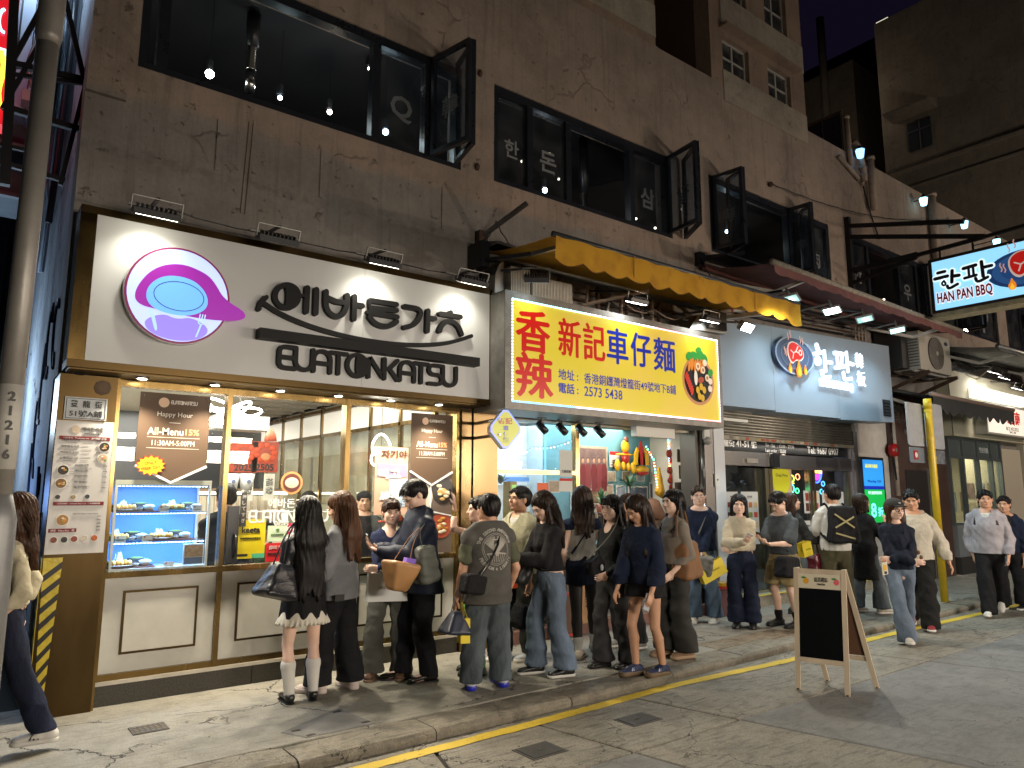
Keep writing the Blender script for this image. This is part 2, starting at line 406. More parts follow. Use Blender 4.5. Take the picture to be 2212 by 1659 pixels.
 for i,(a,e,wv)in enumerate(arms):
  F.cap(a,e,.046*s*g,.036*s*g,k=.02);F.cap(e,lerp(e,wv,.35),.037*s*g,.036*s*g,k=.01);F.cap(lerp(e,wv,.35),wv,.036*s*g,.024*s,k=.01)
 for(hj,k_,an,fd,pit)in legs:
  F.cap(hj,k_,.083*s*g,.052*s*g,k=.03);cf=lerp(k_,an,.3)-fd*.014
  F.cap(k_,cf,.049*s*g,.053*s*g,k=.012);F.cap(cf,an,.053*s*g,.034*s,k=.012)
  F.cap(an-np.array([0,0,.03*s]),an+fd*.13*s-np.array([0,0,.045*s]),.032*s,.026*s,k=.01)
 put(*F.mesh())
 # ---- head
 F=Field(hc-.2*hs,hc+.2*hs,.0065 if coarse else .0048);rt=Rh
 F.ell(Hm(0,-.016,.028),V3(.077,.095,.085)*hs,rt,k=.01);F.ell(Hm(0,.02,-.035),V3(.062,.07,.078)*hs,rt,k=.03)
 F.cap(Hm(-.034,.022,-.068),Hm(.034,.022,-.068),(.034 if male else .028)*hs,k=.03);F.ell(Hm(0,.064,-.09),V3(.022,.018,.016)*hs,rt,k=.025)
 F.cap(Hm(-.033,.077,.018),Hm(.033,.077,.018),.011*hs,k=.02)
 for q in(-1,1):
  F.ell(Hm(.038*q,.058,-.03),V3(.024,.022,.024)*hs,rt,k=.02);F.ell(Hm(.031*q,.099,.001),V3(.018,.018,.012)*hs,rt,k=.012,op='s')
  F.ell(Hm(.079*q,-.008,-.008),V3(.009,.02,.031)*hs,rt,k=.008)
 F.cap(Hm(0,.084,.004),Hm(0,.103,-.028),.007*hs,.0125*hs,k=.01);F.cap(Hm(-.012,.094,-.031),Hm(.012,.094,-.031),.008*hs,k=.006)
 F.cap(Hm(-.018,.083,-.056),Hm(.018,.083,-.056),.007*hs,k=.01);F.cap(Hm(-.013,.083,-.066),Hm(.013,.083,-.066),.008*hs,k=.008)
 F.cap(Hm(0,-.02,-.045),nb,(.049 if not male else .058)*s,k=.02)
 put(*F.mesh())
 # ---- hands
 for i,(a,e,wv)in enumerate(arms):
  d=(wv-e)/np.linalg.norm(wv-e)
  if hdir and hdir[i]is not None:d=V3(hdir[i][0]);d/=np.linalg.norm(d)
  pn=V3(hdir[i][1])if hdir and hdir[i]is not None else np.array([1. if i==1 else-1.,-.2,0])
  pn=pn-d*pn.dot(d);pn/=np.linalg.norm(pn);sd=np.cross(pn,d)*(1 if i==0 else-1)
  h0=.088*s;Fh=Field(wv-.16*s,wv+.16*s,.0058 if coarse else .0042);c1=wv+d*h0
  Fh.cap(wv-d*.03,wv+d*.012,.026*s,.024*s,q=.8,side=sd,k=.01)
  Fh.cap(wv+d*.015*s,c1-d*.012,.029*s,.037*s,q=.38,side=sd,k=.008)
  cu=curl[i]
  for j,(off,ln,rr)in enumerate(((.027,.068,.0082),(.009,.076,.0085),(-.009,.072,.0082),(-.026,.056,.0072))):
   p=c1+sd*off*s-d*.012;dr=d+sd*off*1.2;dr/=np.linalg.norm(dr)
   for seg in range(3):
    an_=cu*(.35+.75*seg);dd=dr*math.cos(an_)+pn*math.sin(an_);p2=p+dd*ln*s*(.46,.32,.26)[seg]
    Fh.cap(p,p2,rr*s*(1-.09*seg),rr*s*(.92-.09*seg),k=.003);p=p2
  p=wv+d*.022*s+sd*.024*s;p2=p+(d*.6+sd*.7+pn*.35)*.036*s;p3=p2+(d*.85+sd*(.25-.5*cu)+pn*.35)*.030*s
  Fh.cap(p,p2,.0125*s,.0105*s,k=.006);Fh.cap(p2,p3,.0102*s,.008*s,k=.003)
  put(*Fh.mesh())
  if i==0:o.rh=(wv+d*h0*.8,d,pn,sd)
  else:o.lh=(wv+d*h0*.8,d,pn,sd)
 V=np.concatenate(verts);Q=np.concatenate([q+b for q,b in faces]);MI=np.concatenate([np.full(len(q),m)for(q,b),m in zip(faces,mi)])
 # ---- eyes, brows, lips
 mb=MB();A_=lambda p:Vector(W(p));HW=lambda x,y,z:A_(Hm(x,y,z))
 mb.v=[]
 for q in(-1,1):
  mb.cur=1;mb.tube([HW(.031*q+dx,.0865-abs(dx)*.35,.0)for dx in(-.013,-.006,0,.006,.013)],[r_*hs for r_ in(.001,.0042,.0052,.0042,.001)],6)
  mb.cur=2;mb.ball(HW(.031*q,.0895,.0),.0044*hs,6,4);mb.tube([HW(.031*q+dx,.0905-abs(dx)*.3,.0055-abs(dx)*.18)for dx in(-.015,0,.015)],.0015*hs,4)
  mb.tube([HW(.031*q+dx,.0935-abs(dx)*.35,.019-(dx*q)**2*10-dx*q*.08)for dx in(-.018,-.006,.006,.018)],[r_*hs for r_ in(.0018,.0032,.003,.001)],5)
 mb.cur=3;mb.tube([HW(dx,.0915-abs(dx)*.3,-.0575)for dx in(-.021,-.01,0,.01,.021)],[r_*hs for r_ in(.001,.0034,.0036,.0034,.001)],6)
 mb.tube([HW(dx,.0915-abs(dx)*.3,-.0645)for dx in(-.017,-.008,0,.008,.017)],[r_*hs for r_ in(.001,.004,.0046,.004,.001)],6)
 me_v=np.array([tuple(v)for v in mb.v]);base=len(V)
 link("body",V,Q,[SK,EYEW,DARK,LIP],t,True,MI)
 fobj=mb.build("face",[SK,EYEW,DARK,LIP],t,True)
 # ---- hair
 if hair:
  hm=hairmat_ or BLACKH;kind=hair[0];ln=hair[1]if len(hair)>1 else .2;wd=hair[2]if len(hair)>2 else .1;part=hair[3]if len(hair)>3 else 0
  zl=min(hc[2]-ln-.12,hc[2]-.2)
  F=Field((hc[0]-.3,hc[1]-.32,zl),(hc[0]+.3,hc[1]+.25,hc[2]+.2),.0085 if coarse else .0068)
  ins=.009 if kind in('short','cap')else .013
  F.ell(Hm(0,-.02,.034),V3(.078+ins,.096+ins,.084+ins)*hs,rt,k=0)
  if kind=='short':F.ell(Hm(0,-.045,-.005),V3(.083,.07,.075)*hs,rt,k=.02)
  long=kind in('long','bob')
  opz,opr=(-.022,.086)if part!='bangs' else(-.036,.074)
  F.ell(Hm(.0,.112,opz),V3(.060 if long else .068,.072,opr)*hs,rt,k=.012,op='s')
  if kind in('short','bun','cap'):
   for q in(-1,1):F.ell(Hm(.09*q,.02,-.045),V3(.04,.05,.05)*hs,rt,k=.01,op='s')
   F.ell(Hm(0,-.09,-.11),V3(.1,.07,.045)*hs,rt,k=.012,op='s')
  if kind=='short':
   for i,(px,pz)in enumerate(((-.05,.07),(-.02,.082),(.012,.085),(.045,.072))):
    F.cap(Hm(px,.06,pz),Hm(px*1.15+.01*part if not isinstance(part,str)else px,.094,pz-.022),.016*hs,.007*hs,k=.012)
  if part=='bangs':
   for px in(-.05,-.03,-.01,.01,.03,.05):F.cap(Hm(px*.8,.078,.085),Hm(px*1.05,.097-abs(px)*.35,.036),.013*hs,.009*hs,k=.006)
  if kind=='bun':F.ell(Hm(0,-.02,.15),V3(.045,.045,.038)*hs,rt,k=.012)
  if long:
   if kind=='bob':
    F.cap(Hm(0,-.045,.02),hc+np.array([0,-.05,-ln]),.095*hs,wd*s,.75,.8,k=.03)
    for q in(-1,1):F.cap(Hm(.07*q,.005,.03),hc+np.array([.085*q,.0,-ln]),.03*hs,.036*s,.9,k=.02)
    F.ell(Hm(0,.115,-.05),V3(.057,.06,.12)*hs,rt,k=.015,op='s')
   else:
    bk=T(0,-.125,.76);p1=Hm(0,-.055,-.02);p2=np.array([bk[0],bk[1],nb[2]-.05]);p3=np.array([bk[0],bk[1]-.025,hc[2]-ln])
    F.cap(p1,p2,.088*hs,wd*s,.85,.42,k=.03);F.cap(p2,p3,wd*s,wd*s*.92,.42,.30,k=.03)
    for q in(-1,1):
     a1=Hm(.072*q,-.005,.02);a2=hc+np.array([.088*q,-.03,-.17])*s;F.cap(a1,a2,.028*hs,.035*s,k=.02)
     if hair[4]if len(hair)>4 else True:
      a3=np.array([.10*q,T(0,.05,.75)[1]+.05,hc[2]-min(ln,.42)]);F.cap(a2,a3,.033*s,.022*s,k=.02)
     else:F.cap(a2,p2+np.array([wd*.7*q,0,-.05]),.035*s,.04*s,k=.02)
  X,Y,Z=F.full();az=np.arctan2(X-hc[0],-(Y-hc[1])+.02)
  F.D=F.D+(.0030 if long else .0022)*(np.sin(az*26+5*np.sin(Z*9+seed)+seed)+.7*np.sin(az*61+7*np.sin(Z*7+2*seed)))+.002*np.sin(Z*34+X*18+seed)
  if long:
   F.D=np.maximum(F.D,(hc[2]-ln+.035*np.sin(az*9+seed)+.02*np.sin(az*31+seed))-Z)
  p,q=F.mesh();ho=link("hair",W(p),q,hm,t,True)
  if long or kind=='short':
   mbh=MB();rr=random.Random(seed);n=120 if kind=='long' else 60
   for i in range(n):
    if long:
     a=rr.uniform(-2.5,2.5)if kind=='bob' else rr.uniform(-1.7,1.7);x0,y0=math.sin(a),-math.cos(a)
     l2=ln*rr.uniform(.6,1.08);top_=Hm(x0*.088,y0*.108-.02,rr.uniform(-.02,.05))
     rw=(.088 if kind=='bob' else wd)*s;yb=hc[1]-.05 if kind=='bob' else T(0,-.125,.76)[1]
     ry=(.075 if kind=='bob' else wd*.36)*s
     e_=np.array([hc[0]+x0*rw*1.02,yb+y0*ry,hc[2]-l2]);m1=np.array([hc[0]+x0*(rw+.004),lerp(top_[1],yb+y0*ry,.7),lerp(top_[2],e_[2],.4)])
     jit=np.array([rr.uniform(-.012,.012),rr.uniform(-.006,.006),0])
     mbh.tube([A_(top_),A_(lerp(top_,m1,.6)+jit),A_(m1),A_(lerp(m1,e_,.6)-jit*.5),A_(e_+jit*2)],[.002,.0042,.0042,.003,.0005],4,False,.5)
    else:
     a=rr.uniform(0,6.28);b=rr.uniform(.1,1.25);x0,y0,z0=math.sin(a)*math.sin(b),math.cos(a)*math.sin(b),math.cos(b)
     p0=Hm(x0*.086,y0*.104-.02,.034+z0*.094);p1_=Hm(x0*.094+.012*rr.uniform(-1,1),y0*.112-.02+.012,.028+z0*.1);p2_=Hm(x0*.1,y0*.118-.02,z0*.098+.03-.03*math.sin(b))
     mbh.tube([A_(p0),A_(p1_),A_(p2_)],[.0035,.0035,.0005],4,False)
   mbh.build("hair_lock",hm,t,True,kind="stuff")
   # ---- clothes
 def topgar(c,name):
  th=c.get('t',.016);hem=c.get('hem',.49)*H;sl=c.get('sleeve',1.);rs=.0125 if coarse else .0098;lo=c.get('loose',0.)*.55;th=th*.85
  F=Field((-.62,-.5,hem-.06),(.62,.65,nb[2]+.16),rs)
  pr=[p_ for p_ in prof]
  zb=hem/H
  if zb<.5:pr=[(zb,max(.162,.15)+lo*.7,.118+lo*.5,0)]+pr
  for a,b in zip(pr[:-1],pr[1:]):
   fa,fb=(lo if a[0]<.72 else lo*.3),(lo if b[0]<.72 else lo*.3)
   F.cap(T(0,a[3],a[0]),T(0,b[3],b[0]),(a[1]+fa)*s*g+th,(b[1]+fb)*s*g+th,(a[2]+fa*.8)/(a[1]+fa),(b[2]+fb*.8)/(b[1]+fb),k=.03)
  for q_ in(0,1):F.cap(T((.032,-.032)[q_],-.016,.822),sh[q_],.028*s+th*.8,.044*s+th,k=.03)
  for(a,e,wv)in arms:
   ex=c.get('sl_loose',lo*.5)*.75
   if sl>0:
    e1=lerp(a,e,min(sl*2,1));F.cap(a,lerp(a,e1,.3),.046*s*g+th,.044*s*g+th+ex*.5,k=.025);F.cap(lerp(a,e1,.25),e1,.044*s*g+th+ex*.5,.040*s*g+th+ex,k=.006)
    if sl>.5:
     w1=lerp(e,wv,min((sl-.5)*2,1)*.96);F.cap(e,lerp(e,w1,.6),.041*s*g+th+ex,.036*s+th+ex*.9,k=.008);F.cap(lerp(e,w1,.6),w1,.037*s+th+ex*.9,.027*s+th*.8+ex*c.get('cuff',.3),k=.008)
  if c.get('hood'):
   F.cap(T(-.08,-.075,.825),T(.08,-.075,.825),.045*s,k=.03);F.cap(T(-.085,-.06,.832),T(-.05,.05,.80),.03*s,.018,k=.02);F.cap(T(.085,-.06,.832),T(.05,.05,.80),.03*s,.018,k=.02)
  F.folds(c.get('fold',.013),c.get('ff',19.),seed+3,.75)
  if not c.get('open'):
   F.cap(nb+np.array([0,.01,-.01]),nb+np.array([0,.02,.2]),c.get('neck',.058)*s,op='s',k=.008)
   if c.get('scoop'):F.ell(T(0,.10,.835),V3(.062,.09,.095)*s,op='s',k=.01)
  F.above((nb[2]+c.get('collar',.012)-.006+(.45 if c.get('collar',0)<.02 else .2)*nb[1])if not c.get('hood')else nb[2]+.08,(0,-.45 if c.get('collar',0)<.02 else-.2)if not c.get('hood')else(0,0))
  F.below(T(0,0,hem/H)[2]if hem>hipz else hem)
  p,q=F.mesh();q=q;ob=link(name,W(p),q,c['m'],t,True);ob["label"]=c.get('label',name.replace('_',' '));return ob
 if top:
  for c in(top if isinstance(top,(list,tuple))else[top]):
   ob=topgar(c,c.get('name','shirt'));o.top=ob
 if bottom:
  c=bottom;kd=c['kind'];th=c.get('t',.014);rs=.0125 if coarse else .0105
  F=Field((-.5,-.55,-.02),(.5,.65,.64*H),rs)
  F.cap(T(0,0,.515),T(0,0,.585),.162*s*g+th,.135*s*g+th,.72,.72,k=.02)
  F.cap(T(0,0,.515),T(0,0,.50),.16*s*g+th,.15*s*g+th,.74,k=.02)
  if kd=='skirt':
   hz=c.get('hem',.36)*H;F.cap((0,0,.52*H),(0,0,hz),.168*s+th,c.get('w',.235)*s,.78,.85,k=.02,flat=False);F.below(hz)
   X,Y,Z=F.full();az=np.arctan2(X,Y);F.D=F.D-c.get('pleat',.008)*np.sin(az*c.get('np',22)+1.5*np.sin(Z*11))*np.clip((.55*H-Z)/.2,0,1)
  else:
   hz=c.get('hem',.045 if kd!='shorts' else .3)*H;kn,hw=c.get('knee',.066),c.get('w',.085)
   for(hj,k_,an,fd,pit)in legs:
    F.cap(hj,k_,.092*s*g+th,kn*s*g+th,k=.02)
    if kd!='shorts':
     ft=an-np.array([0,0,.03])if not pit else lerp(k_,an,.84);mid=lerp(k_,ft,.5)
     F.cap(k_,mid,kn*s*g+th,lerp(kn,hw,.45)*s+th,k=.02);F.cap(mid,ft+fd*.01,lerp(kn,hw,.45)*s+th,hw*s+th,k=.02)
    else:F.cap(lerp(hj,k_,.3),k_,.092*s+th+.01,.085*s+th+.012,k=.02)
   F.folds(c.get('fold',.012),c.get('ff',14.),seed+5,.9);F.below(hz)
  F.above(.60*H)
  p,q=F.mesh();ob=link({'skirt':'skirt','shorts':'shorts'}.get(kd,'trousers'),W(p),q,c['m'],t,True)
 if socks:
  F=Field((-.5,-.5,0),(.5,.6,.35*H),.008)
  for(hj,k_,an,fd,pit)in legs:
   tp=lerp(an,k_,socks[1]);F.cap(an,tp,.041*s,(.041+.035*min(socks[1],.6))*s,k=.01);F.cap(an,an+fd*.05-np.array([0,0,.03]),.038*s,.034*s,k=.01)
   F.cap(tp,tp+np.array([0,0,.012]),(.044+.035*min(socks[1],.6))*s,k=.004)
  X,Y,Z=F.full();p,q=F.mesh();link("sock",W(p),q,socks[0],t,True)
 if shoes:
  um,sm=shoes[0],shoes[1];st=shoes[2]if len(shoes)>2 else .028;fat=shoes[3]if len(shoes)>3 else 1.
  for(hj,k_,an,fd,pit)in legs:
   z0=an[2]-.072*s-.01;b=np.array([an[0],an[1],z0]);sd=np.cross(fd,(0,0,1))
   ln=.262*s*(1.06 if male else .97)
   Lp=lambda f_,z_:b+fd*f_*ln+np.array([0,0,z_])
   F=Field(b-.26,b+.3,.0062)
   F.cap(Lp(-.14,.045),Lp(.18,.05),.036*fat,.038*fat,1,side=sd,k=.02);F.cap(Lp(.18,.05),Lp(.62,.034),.038*fat,.04*fat,.62,side=sd,k=.02);F.cap(Lp(-.1,.05),an+fd*.0,.038*fat,.036*s*fat,k=.02)
   F.above(an[2]+(shoes[4]if len(shoes)>4 else .02));F.below(z0+st*.8)
   p,q=F.mesh()
   if pit:
    tp=Lp(.7,0);ax=-sd;a_=R(pit);c_,s_=math.cos(a_),math.sin(a_)
    Km=np.array([[0,-ax[2],ax[1]],[ax[2],0,-ax[0]],[-ax[1],ax[0],0]]);Rm=np.eye(3)+s_*Km+(1-c_)*Km@Km
    rot=lambda p_:(p_-tp)@Rm.T+tp
   else:rot=lambda p_:p_
   so=link("shoe",W(rot(p)),q,um,t,True)
   F=Field(b-.26,b+.3,.0062)
   F.cap(Lp(-.14,st/2),Lp(.2,st/2),.041*fat,.039*fat,side=sd,k=.01);F.cap(Lp(.2,st/2),Lp(.62,st/2),.039*fat,.046*fat,side=sd,k=.01);F.above(z0+st);F.below(z0+.002)
   p,q=F.mesh();link("sole",W(rot(p)),q,sm,so,True)
   if len(shoes)>5 and shoes[5]:
    mbx=MB()
    for sg in(-1,1):
     for f_ in(.18,.27,.36):
      a1=Lp(f_,st+.004)+sd*sg*.0405*fat;a2=Lp(f_-.08,.07)+sd*sg*.031*fat
      a1,a2=rot(a1[None])[0],rot(a2[None])[0];mbx.bar(A_(a1),A_(a2),.012,.004,up=Vector(Rw@sd))
    mbx.build("shoe_stripe",shoes[5],so)
 if glasses:
  mg=MB()
  for q in(-1,1):
   ring=[HW(.032*q+.023*math.cos(a),.105,-.002+.02*math.sin(a))for a in np.linspace(0,2*math.pi,13)];mg.tube(ring,.0014*(2 if glasses=='thick' else 1),4,False)
   mg.tube([HW(.055*q,.104,.004),HW(.078*q,.07,.006),HW(.083*q,-.005,.004)],.0014,4)
  mg.tube([HW(-.009,.106,.004),HW(.009,.106,.004)],.0014,4);mg.build("glasses",DARK if glasses=='thick' else M((.1,.09,.08),.3,1),t)
 return o
def strapline(p,pts,mat,owner,w=.03,name="strap",th=.004):
 """a band through local points, lying on the clothes"""
 mb=MB();q=[Vector(p.W(x))for x in pts]
 for i in range(3):
  q=[q[0]]+[(a+b)/2 for a,b in zip(q[:-1],q[1:])]+[q[-1]]if i<2 else q
 mb.tube(q,w/2,8,True,flat=th/w*2);return mb.build(name,mat,owner,True)
def phone(p,hand,label,mat=None,tilt=0,screen=None,group="phones held by people"):
 c,d,pn,sd=p.rh if hand=='r' else p.lh
 t=thing("phone",label,"phone",tuple(p.W(c)),group);f=lambda v:Vector(p.Rw@v);C=Vector(p.W(c+pn*.022+d*.02))
 up=f(d)*math.cos(tilt)+f(pn)*math.sin(tilt);nn=f(pn)*math.cos(tilt)-f(d)*math.sin(tilt);s_=up.cross(nn).normalized()
 MB().obox(C,s_*.036,up*.074,nn*.005).build("case",mat or M((.02,.02,.022),.3),t)
 MB().obox(C+nn*.0055,s_*.033,up*.070,nn*.0008).build("screen",screen or M((.015,.015,.02),.08),t)
 return t
 # ================================================================ ground
def ground_mat(name,base,warm,dark,crackw=.012,speck=.5,sc_=1.,rip=.35):
 m=bpy.data.materials.new(name);m.use_nodes=True;n=m.node_tree.nodes;l=m.node_tree.links;b=n["Principled BSDF"]
 tc=n.new("ShaderNodeTexCoord")
 def noise(s,d=6,r=.65):
  t=n.new("ShaderNodeTexNoise");t.inputs["Scale"].default_value=s;t.inputs["Detail"].default_value=d;t.inputs["Roughness"].default_value=r
  l.new(tc.outputs["Object"],t.inputs["Vector"]);return t
 def ramp(src,a,c,x,y):
  r=n.new("ShaderNodeMapRange");r.inputs[1].default_value=a;r.inputs[2].default_value=c;r.inputs[3].default_value=x;r.inputs[4].default_value=y;l.new(src,r.inputs[0]);return r.outputs[0]
 def mix(f,a,c,mode='MIX'):
  x=n.new("ShaderNodeMix");x.data_type='RGBA';x.blend_type=mode
  if isinstance(f,float):x.inputs[0].default_value=f
  else:l.new(f,x.inputs[0])
  for i,q in((6,a),(7,c)):
   if isinstance(q,tuple):x.inputs[i].default_value=(*q,1)
   else:l.new(q,x.inputs[i])
  return x.outputs[2]
 big,mid,fine=noise(.9*sc_),noise(5*sc_),noise(60,3,.8)
 c=mix(ramp(big.outputs[0],.35,.65,0,1),base,warm)
 c=mix(ramp(mid.outputs[0],.48,.70,0,.8),c,dark);c=mix(ramp(noise(1.6*sc_,8,.75).outputs[0],.5,.62,0,.55),c,dark)
 c=mix(ramp(fine.outputs[0],.3,.7,0,speck),c,tuple(x*.45 for x in base))
 rm_=n.new("ShaderNodeMapping");rm_.inputs["Scale"].default_value=(5,26,1);rm_.inputs["Rotation"].default_value=(0,0,.12);l.new(tc.outputs["Object"],rm_.inputs[0]);rn=n.new("ShaderNodeTexNoise");rn.inputs["Scale"].default_value=1;rn.inputs["Detail"].default_value=5;l.new(rm_.outputs[0],rn.inputs["Vector"])
 c=mix(ramp(rn.outputs[0],.52,.68,0,rip),c,tuple(x*.5 for x in dark));pit=n.new("ShaderNodeTexVoronoi");pit.inputs["Scale"].default_value=55;l.new(tc.outputs["Object"],pit.inputs["Vector"]);c=mix(ramp(pit.outputs["Distance"],.12,.3,rip,0),c,tuple(x*.4 for x in dark))
 gum=n.new("ShaderNodeTexVoronoi");gum.inputs["Scale"].default_value=2.6;l.new(tc.outputs["Object"],gum.inputs["Vector"])
 c=mix(ramp(gum.outputs["Distance"],.04,.055,.55,0),c,tuple(x*.3 for x in base))
 # cracks
 wob=n.new("ShaderNodeVectorMath");wob.operation='ADD';wn=noise(2.2,5);sc3=n.new("ShaderNodeVectorMath");sc3.operation='SCALE';sc3.inputs[3].default_value=.5
 l.new(wn.outputs["Color"],sc3.inputs[0]);l.new(tc.outputs["Object"],wob.inputs[0]);l.new(sc3.outputs[0],wob.inputs[1])
 vo=n.new("ShaderNodeTexVoronoi");vo.feature='DISTANCE_TO_EDGE';vo.inputs["Scale"].default_value=.75*sc_;l.new(wob.outputs[0],vo.inputs["Vector"])
 msk=ramp(noise(1.1,2).outputs[0],.42,.50,0,1);ck=ramp(vo.outputs["Distance"],0,crackw,1,0)
 mu=n.new("ShaderNodeMath");mu.operation='MULTIPLY';l.new(msk,mu.inputs[0]);l.new(ck,mu.inputs[1])
 c=mix(mu.outputs[0],c,(.018,.016,.014));l.new(c,b.inputs["Base Color"])
 l.new(ramp(mid.outputs[0],.3,.7,.62,.85),b.inputs["Roughness"])
 hs_=n.new("ShaderNodeMath");hs_.operation='MULTIPLY_ADD';l.new(fine.outputs[0],hs_.inputs[0]);hs_.inputs[1].default_value=.35
 l.new(mid.outputs[0],hs_.inputs[2]);h3=n.new("ShaderNodeMath");h3.operation='MULTIPLY_ADD';l.new(rn.outputs[0],h3.inputs[0]);h3.inputs[1].default_value=1.2*rip;l.new(hs_.outputs[0],h3.inputs[2]);hs_=h3;h2=n.new("ShaderNodeMath");h2.operation='SUBTRACT';l.new(hs_.outputs[0],h2.inputs[0]);l.new(mu.outputs[0],h2.inputs[1])
 k=n.new("ShaderNodeBump");k.inputs["Strength"].default_value=.8;k.inputs["Distance"].default_value=.022;l.new(h2.outputs[0],k.inputs["Height"]);l.new(k.outputs[0],b.inputs["Normal"])
 return m
PAVM=ground_mat("pavement concrete",(.35,.325,.265),(.28,.265,.225),(.19,.18,.155),.007)
PAV2=ground_mat("smooth cement",(.24,.225,.19),(.27,.25,.21),(.17,.16,.14),.008,.3)
AGG=ground_mat("exposed aggregate",(.30,.23,.15),(.36,.29,.2),(.15,.12,.09),.01,1.,1.6,.8)
ROADM=ground_mat("road concrete",(.28,.26,.215),(.32,.295,.24),(.19,.175,.15),.0035,.7,1.,.75)
ROAD2=ground_mat("road concrete smooth",(.20,.20,.195),(.23,.228,.22),(.15,.15,.148),.002,.4)
KERBM=ground_mat("kerb granite",(.29,.26,.20),(.24,.21,.165),(.14,.125,.10),.004,.7,2.,.5)
DIRT=M((.03,.027,.022),.95)
KP=[(-12,4.50),(-3,4.55),(0,4.57),(1.6,4.58),(2.6,4.59),(3.4,4.60),(4.2,4.62),(5.0,4.63),(5.8,4.68),(7.4,4.73),(9.0,4.67),(10.5,4.66),(12.5,4.72),(15,4.76),(20,4.7),(45,4.6)]
def ky(x):
 for(a,b),(c,d)in zip(KP[:-1],KP[1:]):
  if x<=c:return b+(d-b)*(x-a)/(c-a)
 return KP[-1][1]
road=link("road",[(-30,-25,-.095),(80,-25,-.095),(80,4.9,-.095),(-30,4.9,-.095)],[(0,1,2,3)],DIRT,kind="structure")
link("ground",[(-120,-120,-.6),(220,-120,-.6),(220,220,-.6),(-120,220,-.6)],[(0,1,2,3)],DIRT,kind="structure")
def slab(name,pts,top,th,mat,parent,gap=.008,**k):
 """a cast slab, its rim chamfered so that the joints read as grooves"""
 c=sum((Vector(p)for p in pts),Vector((0,0)))/len(pts);ins=[Vector(p)+(c-Vector(p)).normalized()*gap for p in pts];in2=[p+(c-p).normalized()*.012 for p in ins];N=len(pts)
 vs=[(p.x,p.y,top-th)for p in ins]+[(p.x,p.y,top-.006)for p in ins]+[(p.x,p.y,top)for p in in2]
 fs=[tuple(range(2*N,3*N))]+[(i+j*N,(i+1)%N+j*N,(i+1)%N+(j+1)*N,i+(j+1)*N)for j in(0,1)for i in range(N)]
 return link(name,vs,fs,mat,parent,**k)
V2=lambda x,y:Vector((x,y))
# road bays: joint lines as they run in the street
jx=[(-4.0,-5.0),(-.6,-1.5),(2.75,2.1),(3.63,4.0),(4.74,5.25),(7.9,8.6),(11.9,12.6),(16,16.6),(20,20.6),(25,25.5),(32,32),(45,45)]
def jxa(j,y):a,b=j;return a+(b-a)*(4.5-y)/2.3
rows=[(4.5,3.6),(3.6,1.2),(1.2,-2.5),(-2.5,-6)]
for i in range(len(jx)-1):
 for r_,(ya,yb)in enumerate(rows):
  if r_>=2 and i>7:continue
  x=lambda j,y:jxa(jx[j],y)if r_<2 else jxa(jx[j],1.2)
  yA=ya if r_ else 4.5
  slab("road_bay",[V2(x(i,yb),yb),V2(x(i+1,yb),yb),V2(x(i+1,yA),yA),V2(x(i,yA),yA)],-.08,.02,ROADM if(r_==0 or(i in(3,)and r_==1))else ROAD2,road,.016)
  # gutter strip between bays and kerb
gx=[x for x,_ in KP]
link("gutter",[(x,4.5,-.081)for x in gx]+[(x,y+.03,-.081)for x,y in KP],[(i,i+1,len(gx)+i+1,len(gx)+i)for i in range(len(gx)-1)],ROADM,road)
# kerbstones
kerb=link("kerb",[(x,ky(x)+.04,-.095)for x in gx]+[(x,ky(x)+.34,-.095)for x in gx]+[(x,ky(x)+.04,-.02)for x in gx]+[(x,ky(x)+.34,-.02)for x in gx],[(2*len(gx)+i,2*len(gx)+i+1,3*len(gx)+i+1,3*len(gx)+i)for i in range(len(gx)-1)]+[(i,i+1,2*len(gx)+i+1,2*len(gx)+i)for i in range(len(gx)-1)],DIRT,kind="structure")
x=-4.0
while x<26:
 L_=rnd.choice((.85,1.0,1.15,1.3));x1=x+L_;N=6;vs=[];fs=[]
 dz=rnd.uniform(-.006,.004);dy=rnd.uniform(-.008,.008)
 for i in range(N+1):
  q=x+.006+(L_-.012)*i/N;y=ky(q)+dy+rnd.uniform(-.004,.004);z=dz+rnd.uniform(-.003,.003)
  e=.008 if i in(0,N)else 0
  vs+=[(q,y+.012,-.09),(q,y+e,-.045),(q,y+e+.003,-.03+z),(q,y+.022+e,-.006+z-e),(q,y+.06,z+.001-e),(q,y+.30,z+.001-e),(q,y+.31,-.05)]
 for i in range(N):fs+=[(i*7+j,(i+1)*7+j,(i+1)*7+j+1,i*7+j+1)for j in range(6)]
 fs+=[tuple(range(6,-1,-1)),tuple(N*7+j for j in range(7))]
 link("kerbstone",vs,fs,KERBM,kerb,smooth=False);x=x1
 # pavement slabs
pave=link("pavement",[(-12,4.8,-.015),(45,4.8,-.015),(45,7.0,-.015),(-12,7.0,-.015)],[(0,1,2,3)],DIRT,kind="structure")
px=[-6,.15,4.9,6.6,8.1,9.6,11.2,12.9,14.6,16.4,18.4,20.6,23,26,32]
for i in range(len(px)-1):
 a,b=px[i],px[i+1];n_=max(2,int((b-a)/.5));mat_=PAVM if b<6.7 else(PAV2 if i%2 else PAVM)
 if b<=6.7:
  low=[V2(q,ky(q)+.318)for q in np.linspace(a,b,n_)];slab("paving_slab",low+[V2(b,6.9),V2(a,6.9)],0,.02,mat_,pave,.004)
 else:
  ym=5.35;low=[V2(q,ky(q)+.318)for q in np.linspace(a,b,n_)]
  slab("paving_slab",low+[V2(b,ym),V2(a,ym)],0,.02,AGG if b<9.8 else mat_,pave,.004);slab("paving_slab",[V2(a,ym),V2(b,ym),V2(b,6.9),V2(a,6.9)],.001,.02,PAV2 if b<12 else mat_,pave,.004)
